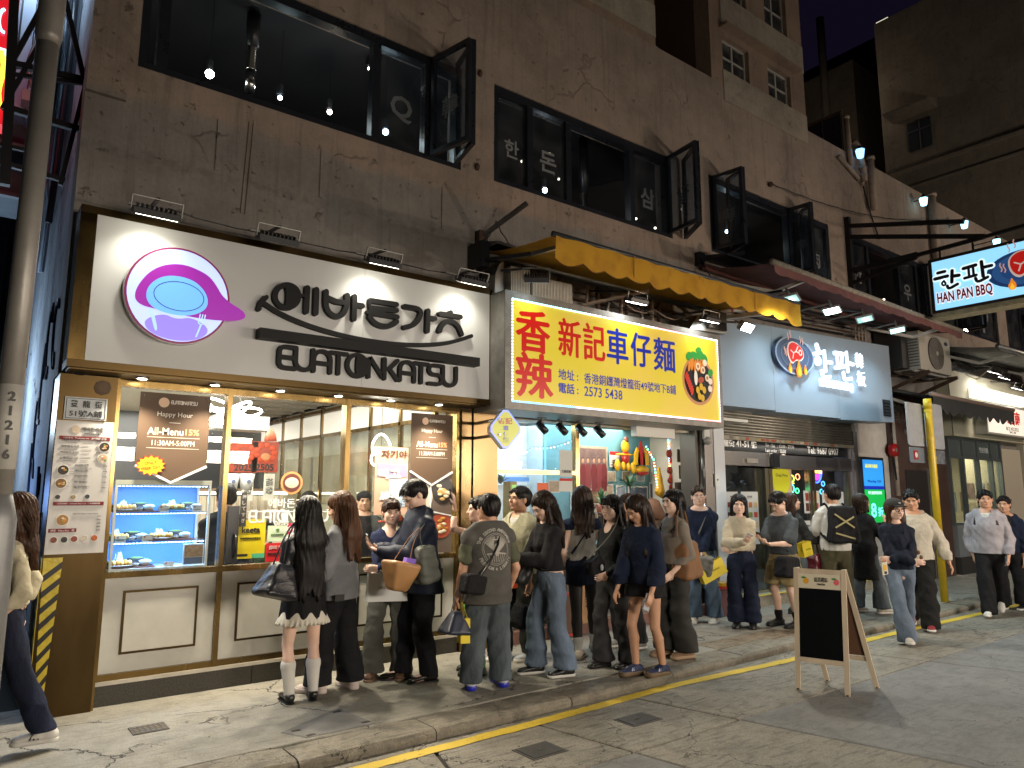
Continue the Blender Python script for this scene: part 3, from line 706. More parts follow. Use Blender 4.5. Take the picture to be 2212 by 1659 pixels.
  # patches and covers let into the pavement
t=thing("access_cover","large grey square access cover set flush in the pavement behind the kerb","access cover",(2.2,5.0,0))
slab("cover_plate",[V2(1.93,5.15),V2(2.03,4.93),V2(2.56,4.93),V2(2.50,5.45)],.007,.01,M((.16,.155,.145),.75,var=.2,vs=9,bump=.4,bs=90),t)
for c in((2.03,5.12),(2.08,4.97),(2.5,5.0),(2.44,5.36)):MB().box(c[0]-.03,c[0]+.03,c[1]-.014,c[1]+.014,.006,.0095).build("lifting_slot",DARK,t)
t=thing("drain_cover","small patterned metal drain cover in pavement before the white wall panels","drain cover",(1.2,5.8,0));
B("cover_frame",1.12,1.35,5.70,5.89,.001,.006,M((.12,.11,.1),.6,1),t);mb=MB()
for i in range(6):
 for j in range(4):MB().box(1.14+i*.034,1.163+i*.034,5.72+j*.04,5.745+j*.04,.006,.009).build("tread",M((.2,.18,.15),.5,1),t)
def road_cover(c,w,d,lab):
 t=thing("manhole_cover",lab,"manhole cover",(c[0],c[1],-.08));z=-.08
 B("cover_frame",c[0]-w-.02,c[0]+w+.02,c[1]-d-.02,c[1]+d+.02,z+.001,z+.004,M((.09,.085,.08),.6,.6),t)
 B("cover_plate",c[0]-w,c[0]+w,c[1]-d,c[1]+d,z+.004,z+.008,M((.07,.068,.066),.55,.6,var=.3,vs=20,bump=.8,bs=120),t);B("keyhole",c[0]-.015,c[0]+.015,c[1]-.01,c[1]+.01,z+.008,z+.0095,DARK,t)
road_cover((4.32,4.06),.14,.09,"dark square manhole cover in road between yellow line and concrete joint");road_cover((3.29,3.99),.13,.10,"dark square manhole cover in road nearest the camera below the yellow line")
# yellow line, worn
m=bpy.data.materials.new("road paint");m.use_nodes=True;n=m.node_tree.nodes;l=m.node_tree.links;b=n["Principled BSDF"];tc=n.new("ShaderNodeTexCoord")
t1=n.new("ShaderNodeTexNoise");t1.inputs["Scale"].default_value=14;t1.inputs["Detail"].default_value=8;t1.inputs["Roughness"].default_value=.8;l.new(tc.outputs["Object"],t1.inputs["Vector"])
cr=n.new("ShaderNodeValToRGB");cr.color_ramp.elements[0].position=.36;cr.color_ramp.elements[0].color=(.20,.15,.08,1);cr.color_ramp.elements[1].position=.44;cr.color_ramp.elements[1].color=(.62,.44,.03,1)
e=cr.color_ramp.elements.new(.75);e.color=(.50,.36,.04,1);l.new(t1.outputs[0],cr.inputs[0]);l.new(cr.outputs[0],b.inputs["Base Color"]);b.inputs["Roughness"].default_value=.7
YL=[(-6,4.38),(0,4.40),(2.4,4.42),(3.6,4.46),(5.3,4.55),(7.1,4.48),(9.2,4.53),(13.6,4.47),(20,4.45),(40,4.4)]
def yl(x):
 for(a,b),(c,d)in zip(YL[:-1],YL[1:]):
  if x<=c:return b+(d-b)*(x-a)/(c-a)
rr=random.Random(3);vs=[];x=-4.
while x<38:vs.append((x,yl(x)-.055+rr.uniform(-.006,.006),-.0755));vs.append((x,yl(x)+.055+rr.uniform(-.006,.006),-.0755));x+=.07 if x<12 else .5
link("painted_line",vs,[(2*i,2*i+2,2*i+3,2*i+1)for i in range(len(vs)//2-1)],m,road)
# ================================================================ worn wall plaster
def plaster(name,cA,cB,cC,zc,streak=1.,crack=1.):
 """cA below the line zc, cB above it"""
 m=bpy.data.materials.new(name);m.use_nodes=True;n=m.node_tree.nodes;l=m.node_tree.links;b=n["Principled BSDF"]
 tc=n.new("ShaderNodeTexCoord");sp=n.new("ShaderNodeSeparateXYZ");l.new(tc.outputs["Object"],sp.inputs[0])
 def noise(s,d=6,r=.6,st=None):
  t=n.new("ShaderNodeTexNoise");t.inputs["Scale"].default_value=s;t.inputs["Detail"].default_value=d;t.inputs["Roughness"].default_value=r
  if st:
   mp=n.new("ShaderNodeMapping");mp.inputs["Scale"].default_value=st;l.new(tc.outputs["Object"],mp.inputs[0]);l.new(mp.outputs[0],t.inputs["Vector"])
  else:l.new(tc.outputs["Object"],t.inputs["Vector"])
  return t.outputs[0]
 def ramp(src,a,c,x,y):
  r=n.new("ShaderNodeMapRange");r.inputs[1].default_value=a;r.inputs[2].default_value=c;r.inputs[3].default_value=x;r.inputs[4].default_value=y;l.new(src,r.inputs[0]);return r.outputs[0]
 def mth(op,a,c):
  x=n.new("ShaderNodeMath");x.operation=op
  for i,q in enumerate((a,c)):
   if isinstance(q,(int,float)):x.inputs[i].default_value=q
   else:l.new(q,x.inputs[i])
  return x.outputs[0]
 def mix(f,a,c):
  x=n.new("ShaderNodeMix");x.data_type='RGBA';l.new(f,x.inputs[0])
  for i,q in((6,a),(7,c)):
   if isinstance(q,tuple):x.inputs[i].default_value=(*q,1)
   else:l.new(q,x.inputs[i])
  return x.outputs[2]
 zz=mth('ADD',sp.outputs[2],mth('MULTIPLY',noise(1.3),.35));c=mix(ramp(zz,zc+.12,zc+.22,0,1),cA,cB)
 c=mix(ramp(noise(2.2),.45,.75,0,.5),c,cC)
 st=noise(9,5,.7,(1,1,.05));c=mix(ramp(st,.52,.72,0,.55*streak),c,tuple(x*.35 for x in cA))
 sp2=noise(7,7,.75);c=mix(ramp(sp2,.60,.70,0,.8*streak),c,(.028,.022,.018))
 bl=n.new("ShaderNodeTexVoronoi");bl.inputs["Scale"].default_value=1.7;l.new(tc.outputs["Object"],bl.inputs["Vector"]);c=mix(mth('MULTIPLY',ramp(bl.outputs["Distance"],.02,.09,1,0),ramp(noise(12),.45,.6,0,.9)),c,(.02,.016,.014))
 wob=n.new("ShaderNodeVectorMath");wob.operation='ADD';wn=n.new("ShaderNodeTexNoise");wn.inputs["Scale"].default_value=1.6;wn.inputs["Detail"].default_value=8;l.new(tc.outputs["Object"],wn.inputs["Vector"])
 s3=n.new("ShaderNodeVectorMath");s3.operation='SCALE';s3.inputs[3].default_value=.9;l.new(wn.outputs["Color"],s3.inputs[0]);l.new(tc.outputs["Object"],wob.inputs[0]);l.new(s3.outputs[0],wob.inputs[1])
 vo=n.new("ShaderNodeTexVoronoi");vo.feature='DISTANCE_TO_EDGE';vo.inputs["Scale"].default_value=.55;l.new(wob.outputs[0],vo.inputs["Vector"])
 ck=mth('MULTIPLY',ramp(vo.outputs["Distance"],0,.013,1,0),ramp(noise(1.2,2),.53,.58,0,crack));c=mix(ck,c,(.014,.012,.01))
 # crumbling band where the old render ends
 bd=mth('ABSOLUTE',mth('SUBTRACT',mth('ADD',sp.outputs[2],mth('MULTIPLY',noise(2.5,8,.7),.5)),4.75),0);c=mix(mth('MULTIPLY',ramp(bd,.0,.06,1,0),ramp(noise(9,5),.42,.56,0,.85*crack)),c,(.03,.024,.02))
 l.new(c,b.inputs["Base Color"]);b.inputs["Roughness"].default_value=.85;b.inputs["Specular IOR Level"].default_value=.25;c2_=mix(ramp(noise(.8,8,.75),.42,.62,0,.45),c,(.10,.085,.075));c3_=mix(ramp(noise(28,4,.8),.55,.72,0,.35),c2_,(.05,.042,.036));l.new(c3_,b.inputs["Base Color"])
 hh=mth('SUBTRACT',mth('ADD',mth('MULTIPLY',noise(16,5,.6,(1,1,.12)),.35),mth('MULTIPLY',noise(3,5),.9)),mth('ADD',ck,mth('MULTIPLY',ramp(sp2,.6,.68,0,1),.5)))
 k=n.new("ShaderNodeBump");k.inputs["Strength"].default_value=.7;k.inputs["Distance"].default_value=.03;l.new(hh,k.inputs["Height"]);l.new(k.outputs[0],b.inputs["Normal"])
 return m
WALLM=plaster("worn plaster",(.27,.25,.23),(.36,.28,.225),(.29,.245,.21),5.0,.8,.35)
TOWM=plaster("tower plaster",(.34,.24,.175),(.34,.24,.175),(.30,.21,.15),-9,.5,.3)
PALE=plaster("pale plaster",(.42,.36,.28),(.42,.36,.28),(.36,.31,.25),-9,.4,.2)
BLUEW=plaster("blue side wall",(.32,.35,.38),(.30,.33,.36),(.2,.22,.25),6,1.,1.)
FARW=plaster("far wall",(.20,.175,.14),(.20,.175,.14),(.16,.14,.115),-9,.6,.3)
BLK=M((.012,.013,.016),.35);BLKF=M((.018,.02,.026),.3,var=.2,vs=3);STEEL=M((.50,.49,.47),.25,1,aniso=.5);GALV=M((.40,.40,.38),.45,1,var=.1,vs=5)
RUST=M((.09,.05,.03),.8,var=.5,vs=14,bump=.5);WHITEP=M((.62,.60,.55),.5,var=.15,vs=6)
# ================================================================ the long low building
bld=thing("restaurant_building","long low building with worn pinkish plaster and black framed upper windows","building",(6,6.6,0))
WX=[(.93,4.3),(4.77,8.0),(8.9,12.42),(13.1,16.5),(17.0,20.3),(20.9,24.4)];Z0,Z1,ZT=5.32,6.58,8.28
mb=MB();mb.box(.56,26,6.6,6.9,2.55,Z0);mb.box(.56,26,6.6,6.9,Z1,ZT)
xs=[.56]+[q for a in WX for q in a]+[26]
for i in range(0,len(xs),2):mb.box(xs[i],xs[i+1],6.6,6.9,Z0,Z1)
mb.build("wall",WALLM,bld)
B("side_wall",.56,.62,6.905,24,0,ZT,BLUEW,bld);B("back_wall",.62,26,12.9,13,0,ZT,BLK,bld);B("roof",.62,26,6.905,12.9,8.0,8.2,M((.12,.11,.1),.9),bld)
B("floor_slab",.62,26,6.905,12.9,5.05,5.2,M((.02,.02,.022),.7),bld);B("ceiling",.62,26,6.905,12.9,6.95,7.0,M((.035,.035,.04),.8),bld)
B("pilaster",.56,.86,6.55,6.598,4.95,7.99,WALLM,bld)
# rows of old conduit stubs and a pair of rust streaks
for x in(1.62,2.62,4.05):MB().box(x,x+.03,6.59,6.599,4.55,5.05).build("wall_strip",WALLM,bld)
for x in(1.9,1.94):MB().tube([(x,6.597,5.12),(x-.01,6.597,4.8),(x-.03,6.597,4.2)],.0035,4).build("rust_streak",RUST,bld)
for(x,z)in((4.55,6.62),(4.52,5.42),(3.0,7.05)):MB().ball((x,6.585,z),(.035,.03,.05),7,5).build("anchor_scar",RUST,bld)
FR=BLKF;PANE=glass((.75,.8,.85),0,.035);INK=M((.17,.18,.19),.7)
def pane_frame(mb,a,b,z0,z1,w=.045,d=.05):
 """window bars in the plane through a and b"""
 a,b=Vector((*a,0)),Vector((*b,0));dr=(b-a).normalized();nn=Vector((-dr.y,dr.x,0))*d/2;L_=(b-a).length
 for(s0,s1,za,zb)in((0,w,z0,z1),(L_-w,L_,z0,z1),(w,L_-w,z0,z0+w),(w,L_-w,z1-w,z1)):
  p,q=a+dr*s0,a+dr*s1
  mb.hexa([p-nn+Vector((0,0,za)),q-nn+Vector((0,0,za)),q+nn+Vector((0,0,za)),p+nn+Vector((0,0,za)),p-nn+Vector((0,0,zb)),q-nn+Vector((0,0,zb)),q+nn+Vector((0,0,zb)),p+nn+Vector((0,0,zb))])
def pane(a,b,z0,z1,parent,ch=None,flip=False,ink=INK,w=.045):
 a,b=Vector((*a,0)),Vector((*b,0));dr=(b-a).normalized();z=Vector((0,0,1));p,q=a+dr*w,b-dr*w;nn=Vector((-dr.y,dr.x,0))*.004
 o=MB().hexa([p-nn+z*(z0+w),q-nn+z*(z0+w),q+nn+z*(z0+w),p+nn+z*(z0+w),p-nn+z*(z1-w),q-nn+z*(z1-w),q+nn+z*(z1-w),p+nn+z*(z1-w)]).build("pane",PANE,parent)
 if ch:
  c=(a+b)/2+z*(z0+(z1-z0)*.42);xd=dr if not flip else-dr;off=xd.cross(z)*.0075
  text(ch,ink,parent,c+off,w=(b-a).length*.42,xd=xd,bold=.02,name="window_lettering",depth=.002)
def upwin(i,mull,panes,sashes,chars):
 x0,x1=WX[i];mb=MB();F_=.07
 for(a,b,c,d)in((x0,x1,Z0,Z0+F_),(x0,x1,Z1-F_-.03,Z1),(x0,x0+F_,Z0+F_,Z1-F_-.03),(x1-F_,x1,Z0+F_,Z1-F_-.03)):mb.box(a,b,6.62,6.74,c,d)
 for m_ in mull:mb.box(m_-.045,m_+.045,6.625,6.735,Z0+F_,Z1-F_-.03)
 win=mb.build("window",FR,bld)
 for k,(a,b)in enumerate(panes):pane((a,6.67),(b,6.67),Z0+.04,Z1-.07,win,chars.get(k))
 for k,(hx,ox,oy,ch,fl)in enumerate(sashes):
  m2=MB();pane_frame(m2,(hx,6.6),(ox,oy),Z0+.05,Z1-.02,.05,.05);s_=m2.build("sash",FR,bld);pane((hx,6.6),(ox,oy),Z0+.05,Z1-.02,s_,ch,fl)
  m2=MB();dd=Vector((ox-hx,oy-6.6)).normalized();m2=MB();pane_frame(m2,(hx+.30,6.55),(ox+.06,oy+.02),Z0+.03,Z1,.05,.05);s2=m2.build("sash",FR,bld);pane((hx+.30,6.55),(ox+.06,oy+.02),Z0+.03,Z1,s2)
upwin(0,[1.12,3.22,3.87],[(3.22,3.87)],[(3.90,4.03,6.02,'韓',False)],{0:'Q'})
upwin(1,[5.35,6.0,7.2],[(4.82,5.35),(5.35,6.0),(7.2,7.9)],[(7.93,7.84,6.0,'팔',True)],{0:'한',1:'돈',2:'삼'})
upwin(2,[9.0,11.15,11.7],[(11.7,12.35)],[(9.0,9.06,6.1,'韓',True),(11.12,11.14,6.2,'宗',True)],{0:'肉'})
upwin(3,[13.9,15.2,16.0],[(13.15,13.9),(15.2,16.0)],[(16.2,16.3,6.15,'燕',True)],{0:'한',1:'우'})
upwin(4,[17.9,19.2],[(17.05,17.9),(19.2,20.2)],[(18.0,18.1,6.1,'P',True)],{1:'P'});upwin(5,[22,23.2],[(20.95,22),(23.2,24.3)],[],{})
# things hanging in the upper rooms
def spot(u,v,y,s,r,lab,warm=NEUT,pw=6):
 c=P(u,v,y=y);t=thing("ceiling_spotlight",lab,"spotlight",c);MB().tube([c+Vector((0,.02,.05)),c+Vector((0,.01,.16))],.035,10).build("housing",BLK,t);MB().tube([c+Vector((0,0,.16)),(c.x,c.y,6.95)],.003,5).build("stem",BLK,t)
 MB().ball(c,r,10,8).build("bulb",E(warm,s),t,True)
 if pw:lamp('POINT',c+Vector((0,-.05,-.06)),pw,warm,.04)
spot(453,160,7.6,60,.045,"large glowing white spotlight in the first upper window",(.93,1,.85),2)
spot(605,211,7.7,40,.025,"small bluish spotlight in first upper window right of the duct",COOL,3);spot(712,242,7.7,45,.028,"small warm spotlight in first upper window left of the mullion",NEUT,3)
spot(833,285,7.3,50,.035,"bright spotlight behind the pane lettered Q",COOL,3);spot(1177,411,7.3,50,.035,"bright spotlight low behind the second window's second pane",(.85,.95,1),3)
spot(720,55,7.3,30,.02,"tiny spotlight near the top of the first upper window",NEUT,.5);spot(798,148,7.5,30,.02,"tiny paired spotlight beside the first window's mullion",NEUT,0)
spot(1655,455,8.2,40,.03,"warm spotlight in the third upper window beside the open sash",NEUT,4);spot(1570,500,7.4,20,.03,"cool spotlight behind the third window's open sash",COOL,3)
spot(2085,715,8,60,.06,"bright white lamp in the upper window under the hanging blue sign",NEUT,6)
def duct(x,y,z0,r,lab):
 t=thing("exhaust_duct",lab,"exhaust duct",(x,y,z0));MB().tube([(x,y,z0+.28),(x,y,6.9)],r*1.35,14).build("collar",BLK,t,True);mb=MB()
 pts=[];rs_=[]
 for i in range(26):pts.append((x,y,z0+.28*i/25));rs_.append(r*(1 if i%2 else .93))
 mb.tube(pts,rs_,14).build("flexible_tube",STEEL,t,True)
 MB().tube([(x,y,z0-.25),(x,y,z0)],r*.98,14).build("sleeve",STEEL,t,True)
duct(2.16,7.55,6.22,.055,"silver flexible smoke duct hanging in the first upper window");duct(7.0,7.4,5.75,.05,"silver smoke duct hanging in the second upper window");duct(15.0,7.6,5.7,.05,"silver smoke duct in the window behind sign beams")
def string(pts,n,lab,cols,r=.012,s=12,name="string_light",sag=.12,y=None,lampp=0):
 t=thing(name,lab,"string lights",pts[0]);mb=MB();Q=[]
 for a,b in zip(pts[:-1],pts[1:]):
  a,b=Vector(a),Vector(b);m_=int(n*(b-a).length)+2
  for i in range(m_):f=i/m_;q=a.lerp(b,f);q.z-=sag*4*f*(1-f)*(b-a).length;Q.append(q)
 Q.append(Vector(pts[-1]));mb.tube(Q,.003,4).build("cable",BLK,t)
 for i,q in enumerate(Q):
  MB().ball(q-Vector((0,0,.02)),r,6,4).build("bulb",E(cols[i%len(cols)],s,False),t)
 return t
WB=[(1,.75,.45),(1,.85,.65)]
string([(4.9,8.2,6.5),(6.5,7.6,6.6),(8,8.5,6.4)],1.2,"clear bulb string hung in the second upper window",WB,.02,4)
string([(9.2,8.4,6.5),(11,7.8,6.6),(12.4,8.6,6.2)],1.8,"warm bulb string hung in the third upper window",WB,.02,14)
string([(13.2,8.4,6.4),(15,8,6.5),(16.4,8.6,6.2)],1.6,"warm bulb string hung in the window behind sign beams",WB,.02,14)
string([(17,7.8,6.2),(18.8,7.4,6.3),(20,7.9,6.1),(22,7.6,6.3)],3.5,"dense warm bulb string in the window under the blue sign",WB+[(1,.4,.5)],.02,16)
# ================================================================ the tower on top
tow=thing("tower_block","pink rendered tower block rising above the low building, white framed windows","building",(9,6.6,8.28))
mb=MB();mb.box(-1,7.76,6.602,12,ZT,22);mb.build("wall",TOWM,tow)
WZ=[(8.55,9.17),(9.95,10.8)];holes=[(9.42,10.16),(10.72,11.43)];mb=MB()
zs_=[ZT,8.55,9.17,9.95,10.8,22]
for i in range(5):
 if i in(1,3):
  for a,b in((9.1,9.42),(10.16,10.72),(11.43,11.9)):mb.box(a,b,6.602,6.9,zs_[i],zs_[i+1])
 else:mb.box(9.1,11.9,6.602,6.9,zs_[i],zs_[i+1])
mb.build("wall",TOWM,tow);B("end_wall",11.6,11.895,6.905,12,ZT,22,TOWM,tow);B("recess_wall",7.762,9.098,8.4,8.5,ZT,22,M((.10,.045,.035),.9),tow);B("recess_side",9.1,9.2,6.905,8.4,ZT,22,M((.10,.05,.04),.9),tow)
B("spandrel_panel",9.40,11.896,6.585,6.601,8.0,8.545,PALE,tow);B("spandrel_panel",5.2,7.755,6.585,6.601,8.42,8.95,PALE,tow);B("spandrel_panel",9.40,11.896,6.585,6.601,9.4,9.94,PALE,tow)
B("rain_hood",9.36,11.6,6.45,6.6,9.28,9.33,TOWM,tow)
for(a,b)in holes:
 for(z0,z1)in WZ:
  mb=MB();m_=(a+b)/2;zm=(z0+z1)/2
  for q in((a,a+.035,z0,z1),(b-.035,b,z0,z1),(a+.035,b-.035,z0,z0+.035),(a+.035,b-.035,z1-.035,z1),(m_-.018,m_+.018,z0+.035,z1-.035)):mb.box(q[0],q[1],6.68,6.73,q[2],q[3])
  mb.box(a+.035,m_-.018,6.685,6.725,zm-.015,zm+.015);mb.box(m_+.018,b-.035,6.685,6.725,zm-.015,zm+.015)
  wn_=mb.build("window",M((.42,.40,.36),.5),tow);B("pane",a+.03,b-.03,6.70,6.705,z0+.03,z1-.03,glass((.5,.5,.5),0,.1),wn_);B("curtain",a,b,6.80,6.82,z0,z1,M((.07,.068,.06),.9,var=.4,vs=22,stretch=(1,1,.1)),wn_)
B("window",6.9,7.6,6.58,6.601,8.97,9.8,M((.03,.03,.03),.3),tow)
for x in(6.95,7.02,7.09,7.16,7.23,7.3,7.37,7.44,7.51):MB().tube([(x,6.57,8.97),(x,6.57,9.8)],.006,4).build("window_bar",RUST,tow)
t=thing("drain_pipe","old drainpipe running down inside the tower's dark recess","pipe",(8.0,8.2,8.3));MB().tube([(7.95,8.3,8.6),(7.95,8.3,22)],.06,8).build("pipe",GALV,t,True)
t=thing("clothes_rack","tarpaulin bundle on wire bracket in the tower's recess","rack",(7.9,7.2,8.5));MB().bar((7.78,6.9,8.62),(8.3,6.9,8.55),.02).build("bracket",GALV,t);F=Field((7.7,6.7,8.5),(8.4,7.3,9.8),.03);F.cap((7.95,7,8.75),(7.9,7,9.6),.10,.07,k=0).folds(.05,12,4);p,q=F.mesh();link("tarpaulin",p,q,M((.05,.10,.085),.7),t,True)
# ================================================================ roof line, far buildings
t=thing("roof_fence","dark sheet metal roof fence with thin ribs beside the tower","fence",(13.3,6.7,8.28))
B("top_rail",13.28,13.32,6.62,9.5,9.12,9.17,RUST,t)
for i in range(15):B("metal_sheet",13.285+(i%2)*.01,13.30+(i%2)*.01,6.64+i*.19,6.825+i*.19,8.285,9.115,M((.012,.012,.018),.5),t)
for i in range(8):MB().tube([(13.275,6.65+i*.38,8.3),(13.275,6.65+i*.38,9.1)],.006,4).build("rib",GALV,t)
def pipe(pts,r,lab,mat=WHITEP,caps=()):
 t=thing("drain_pipe",lab,"pipe",pts[0]);MB().tube(pts,r,12).build("pipe",mat,t,True)
 for c in caps:MB().tube([Vector(c)-Vector((0,0,.03)),Vector(c)+Vector((0,0,.03))],r*1.25,12).build("coupling",mat,t,True)
OLDP=M((.36,.28,.22),.6,var=.3,vs=8)
pipe([(13.35,6.55,8.0),(13.3,6.55,9.0)],.05,"white pipe standing at the end of the roof fence",OLDP,[(13.3,6.55,8.98)])
pipe([(13.42,6.5,8.5),(13.55,6.48,8.42),(13.66,6.48,8.1),(13.70,6.48,7.75)],.06,"ringed elbow pipe coming over the roof edge",OLDP,[(13.66,6.48,8.0),(13.68,6.48,7.85)])
pipe([(14.05,6.5,7.25),(14.05,6.5,8.35)],.07,"thick upright vent pipe on the wall left of the lanterns",OLDP,[(14.05,6.5,8.33)])
pipe([(14.0,6.55,8.2),(13.75,6.55,7.7)],.03,"thin slanting pipe bracing the thick vent pipe",OLDP);pipe([(12.9,6.55,8.05),(13.65,6.55,7.78)],.04,"sloping pipe along the wall under the roof fence",OLDP)
pipe([(16.8,6.5,6.7),(16.8,6.5,8.3)],.09,"thick upright vent pipe on the wall above the blue sign",OLDP,[(16.8,6.5,8.27)])
pipe([(13.75,6.56,7.8),(14.0,6.56,7.2),(14.3,6.56,6.7)],.015,"black cable sagging down the wall from the elbow pipe",BLK)
def lantern(u,v,y,lab,s=3):
 c=P(u,v,y=y);t=thing("wall_lantern",lab,"lantern",c)
 mb=MB();mb.tube([c+Vector((0,0,-.10)),c+Vector((0,0,.06))],[.06,.085],6).build("glass",E((.25,.55,1)if u<1900 else(.4,.85,1),s,False),t)
 MB().tube([c+Vector((0,0,.06)),c+Vector((0,0,.12)),c+Vector((0,0,.16))],[.11,.04,.01],6).build("cap",BLK,t);MB().bar(c+Vector((0,.0,.05)),(c.x,6.6,c.z+.05),.02).build("arm",BLK,t)
lantern(1858,330,6.4,"blue glowing lantern beside the roof fence pipes");lantern(1995,434,6.4,"blue white lantern on the roof edge left of the vent pipe")
lantern(2083,484,6.3,"pale lantern where the upper sign beam ends");lantern(2153,523,6.1,"pale lantern directly above the hanging blue sign")
t=thing("steel_cable","black twisted cable strung along wall above third window","cable",(10.6,6.5,6.8));pts=[]
for i in range(40):f=i/39;p_=Vector((10.55,6.52,6.83)).lerp(Vector((17,6.3,7.7)),f);p_.z-=.25*4*f*(1-f);p_.y+=.012*math.sin(i*2);pts.append(p_)
MB().tube(pts,.008,5).build("cable",BLK,t);MB().ball((10.55,6.56,6.84),.05,6,4).build("anchor",RUST,t)
# end building
eb=thing("end_building","big dark beige building filling the street's end, mostly blank wall","building",(26,9,0))
B("wall",26,36,6.9,11.5,-.5,19.2,FARW,eb);B("ledge",25.85,25.999,6.9,11.5,13.0,13.1,FARW,eb);B("ledge",25.9,25.999,6.9,11.5,12.35,12.42,FARW,eb)
wf=B("window",25.96,25.998,9.85,10.62,13.7,14.75,M((.03,.035,.045),.3),eb);B("mullion",25.94,25.958,10.2,10.24,13.7,14.75,M((.08,.08,.09),.5),wf);B("transom",25.94,25.958,9.85,10.62,14.4,14.44,M((.08,.08,.09),.5),wf)
MB().hexa([(25.2,9.6,15.05),(26,9.6,15.0),(26,11.1,15.0),(25.2,11.1,15.05),(25.2,9.6,15.12),(26,9.6,15.35),(26,11.1,15.35),(25.2,11.1,15.12)]).build("rain_hood",FARW,eb)
sb=thing("far_building","small dark building between tower and end building with flue","building",(30,15,0))
B("wall",30,40,14.3,24,-.5,20.8,FARW,sb);B("wall",34,44,11.6,14.2,-.5,24.5,M((.10,.10,.12),.9),sb);MB().tube([(29.9,15.6,17),(29.9,15.6,23.5)],.18,8).build("flue",FARW,sb,True)
q=P(1705,480/1,x=29.98);a=P(1725,285,x=29.98);b_=P(1748,235,x=29.98);wf=B("window",29.95,29.99,16.0,17.2,17.1,18.6,M((.02,.025,.035),.3),sb);B("mullion",29.93,29.949,16.55,16.62,17.1,18.6,M((.06,.06,.065),.5),wf)
for(y,z)in((13.3,19),(12.2,18.3),(13.2,14.5),(12.1,14.5)):B("window",33.9,33.99,y-.35,y+.35,z-1,z+1,M((.01,.014,.02),.2),sb)
hb=thing("distant_tower","very dark distant tower with one lit window near its top","building",(60,28,0));B("wall",60,70,18,40,-.5,41,M((.012,.011,.016),.9),hb);B("window",59.9,59.99,25.3,26.3,40.1,42.2,E((1,.95,.7),.8,False),hb)
skyo=link("sky",[(75,-60,-5),(75,120,-5),(75,120,90),(75,-60,90),(76,-60,-5),(76,120,-5),(76,120,90),(76,-60,90)],[(0,1,2,3),(7,6,5,4),(0,4,5,1),(3,2,6,7),(1,5,6,2),(0,3,7,4)],E((.0042,.0028,.0085),1.,False),kind="structure")
# ================================================================ the alley on the near side
al=thing("neighbour_building","dark neighbouring building wall with pipes across the narrow alley","building",(-1.5,9,0));B("wall",-6,-.75,7.4,30,-.1,14,M((.10,.12,.15),.9,var=.3,vs=3),al);B("back_wall",-.745,.55,24,24.2,-.1,14,M((.04,.045,.06),.9),al)
for(x0,y0,z0,z1)in((-.70,9,0,12),(-.70,10.5,3,12),(-.70,12,0,12)):MB().tube([(x0,y0,z0),(x0,y0,z1)],.05,8).build("pipe",M((.3,.36,.42),.5),al,True)
tr=thing("sign_truss","black welded steel truss bolted out from building corner over the alley","truss",(.3,6.9,4.7));y=6.85;IR=M((.015,.014,.016),.5,.4)
A2=lambda u,v:P(u,v,y=y)
for(a,b,w_)in(((32,-30),(10,400),.07),((24,137),(190,175),.05),((24,160),(190,182),.03),((5,230),(172,280),.05),((24,137),(105,-10),.04),((5,235),(100,70),.035),((140,-5),(182,175),.04),((140,390),(0,350),.04),((185,180),(130,400),.035),((0,312),(80,330),.03)):
 MB().bar(A2(*a),A2(*b),w_,up=(0,1,0)).build("beam",IR,tr)
t=thing("neon_sign","slice of red and yellow neon sign box at the top corner of the alley","sign",A2(5,60));c0,c1=A2(-70,-60),A2(14,260)
MB().box(c0.x,c1.x,6.95,7.15,c1.z,c0.z).build("sign_box",E('#d81e28',1.1),t);MB().tube([P(10-12*math.cos(a_),45+25*math.sin(a_),y=6.93)for a_ in np.linspace(-1.6,1.6,9)],.012,6).build("ring_lettering",E('#8fd8ff',3),t);
MB().tube([P(2+6*math.sin(a_*2),110+a_*40,y=6.93)for a_ in np.linspace(0,3,9)],.02,6).build("curl_lettering",E('#ffd23c',3),t);B("white_band",c0.x,c1.x+.001,6.925,6.949,A2(0,106).z,A2(0,92).z,E('#bfe6ee',2),t)
def acunit(x0,x1,y0,y1,z0,z1,lab,face='x',grp=None):
 t=thing("air_conditioner",lab,"air conditioner",((x0+x1)/2,(y0+y1)/2,z0),grp);return t
t=thing("duct_cabinet","pale blue lit metal ductwork cabinet high in the alley","duct",A2(60,100));a,b=P(35,-40,y=7.6),P(105,250,y=7.6)
B("panel",a.x,a.x+(b.x-a.x)*.48,7.6,8.1,b.z,a.z,M((.32,.36,.42),.55,.3),t);B("panel",a.x+(b.x-a.x)*.5,b.x,7.6,8.1,b.z,a.z,M((.30,.34,.40),.55,.3),t);B("seam",a.x+.06,a.x+.075,7.585,7.6,b.z,a.z,BLK,t)
MB().tube([P(85,40,y=7.5),P(78,90,y=7.5),P(58,140,y=7.5),P(70,190,y=7.5)],.018,6).build("hose",GALV,t,True);B("junction_box",P(48,195,y=7.5).x,P(70,195,y=7.5).x,7.42,7.58,P(48,222,y=7.5).z,P(48,198,y=7.5).z,M((.32,.28,.25),.6),t)
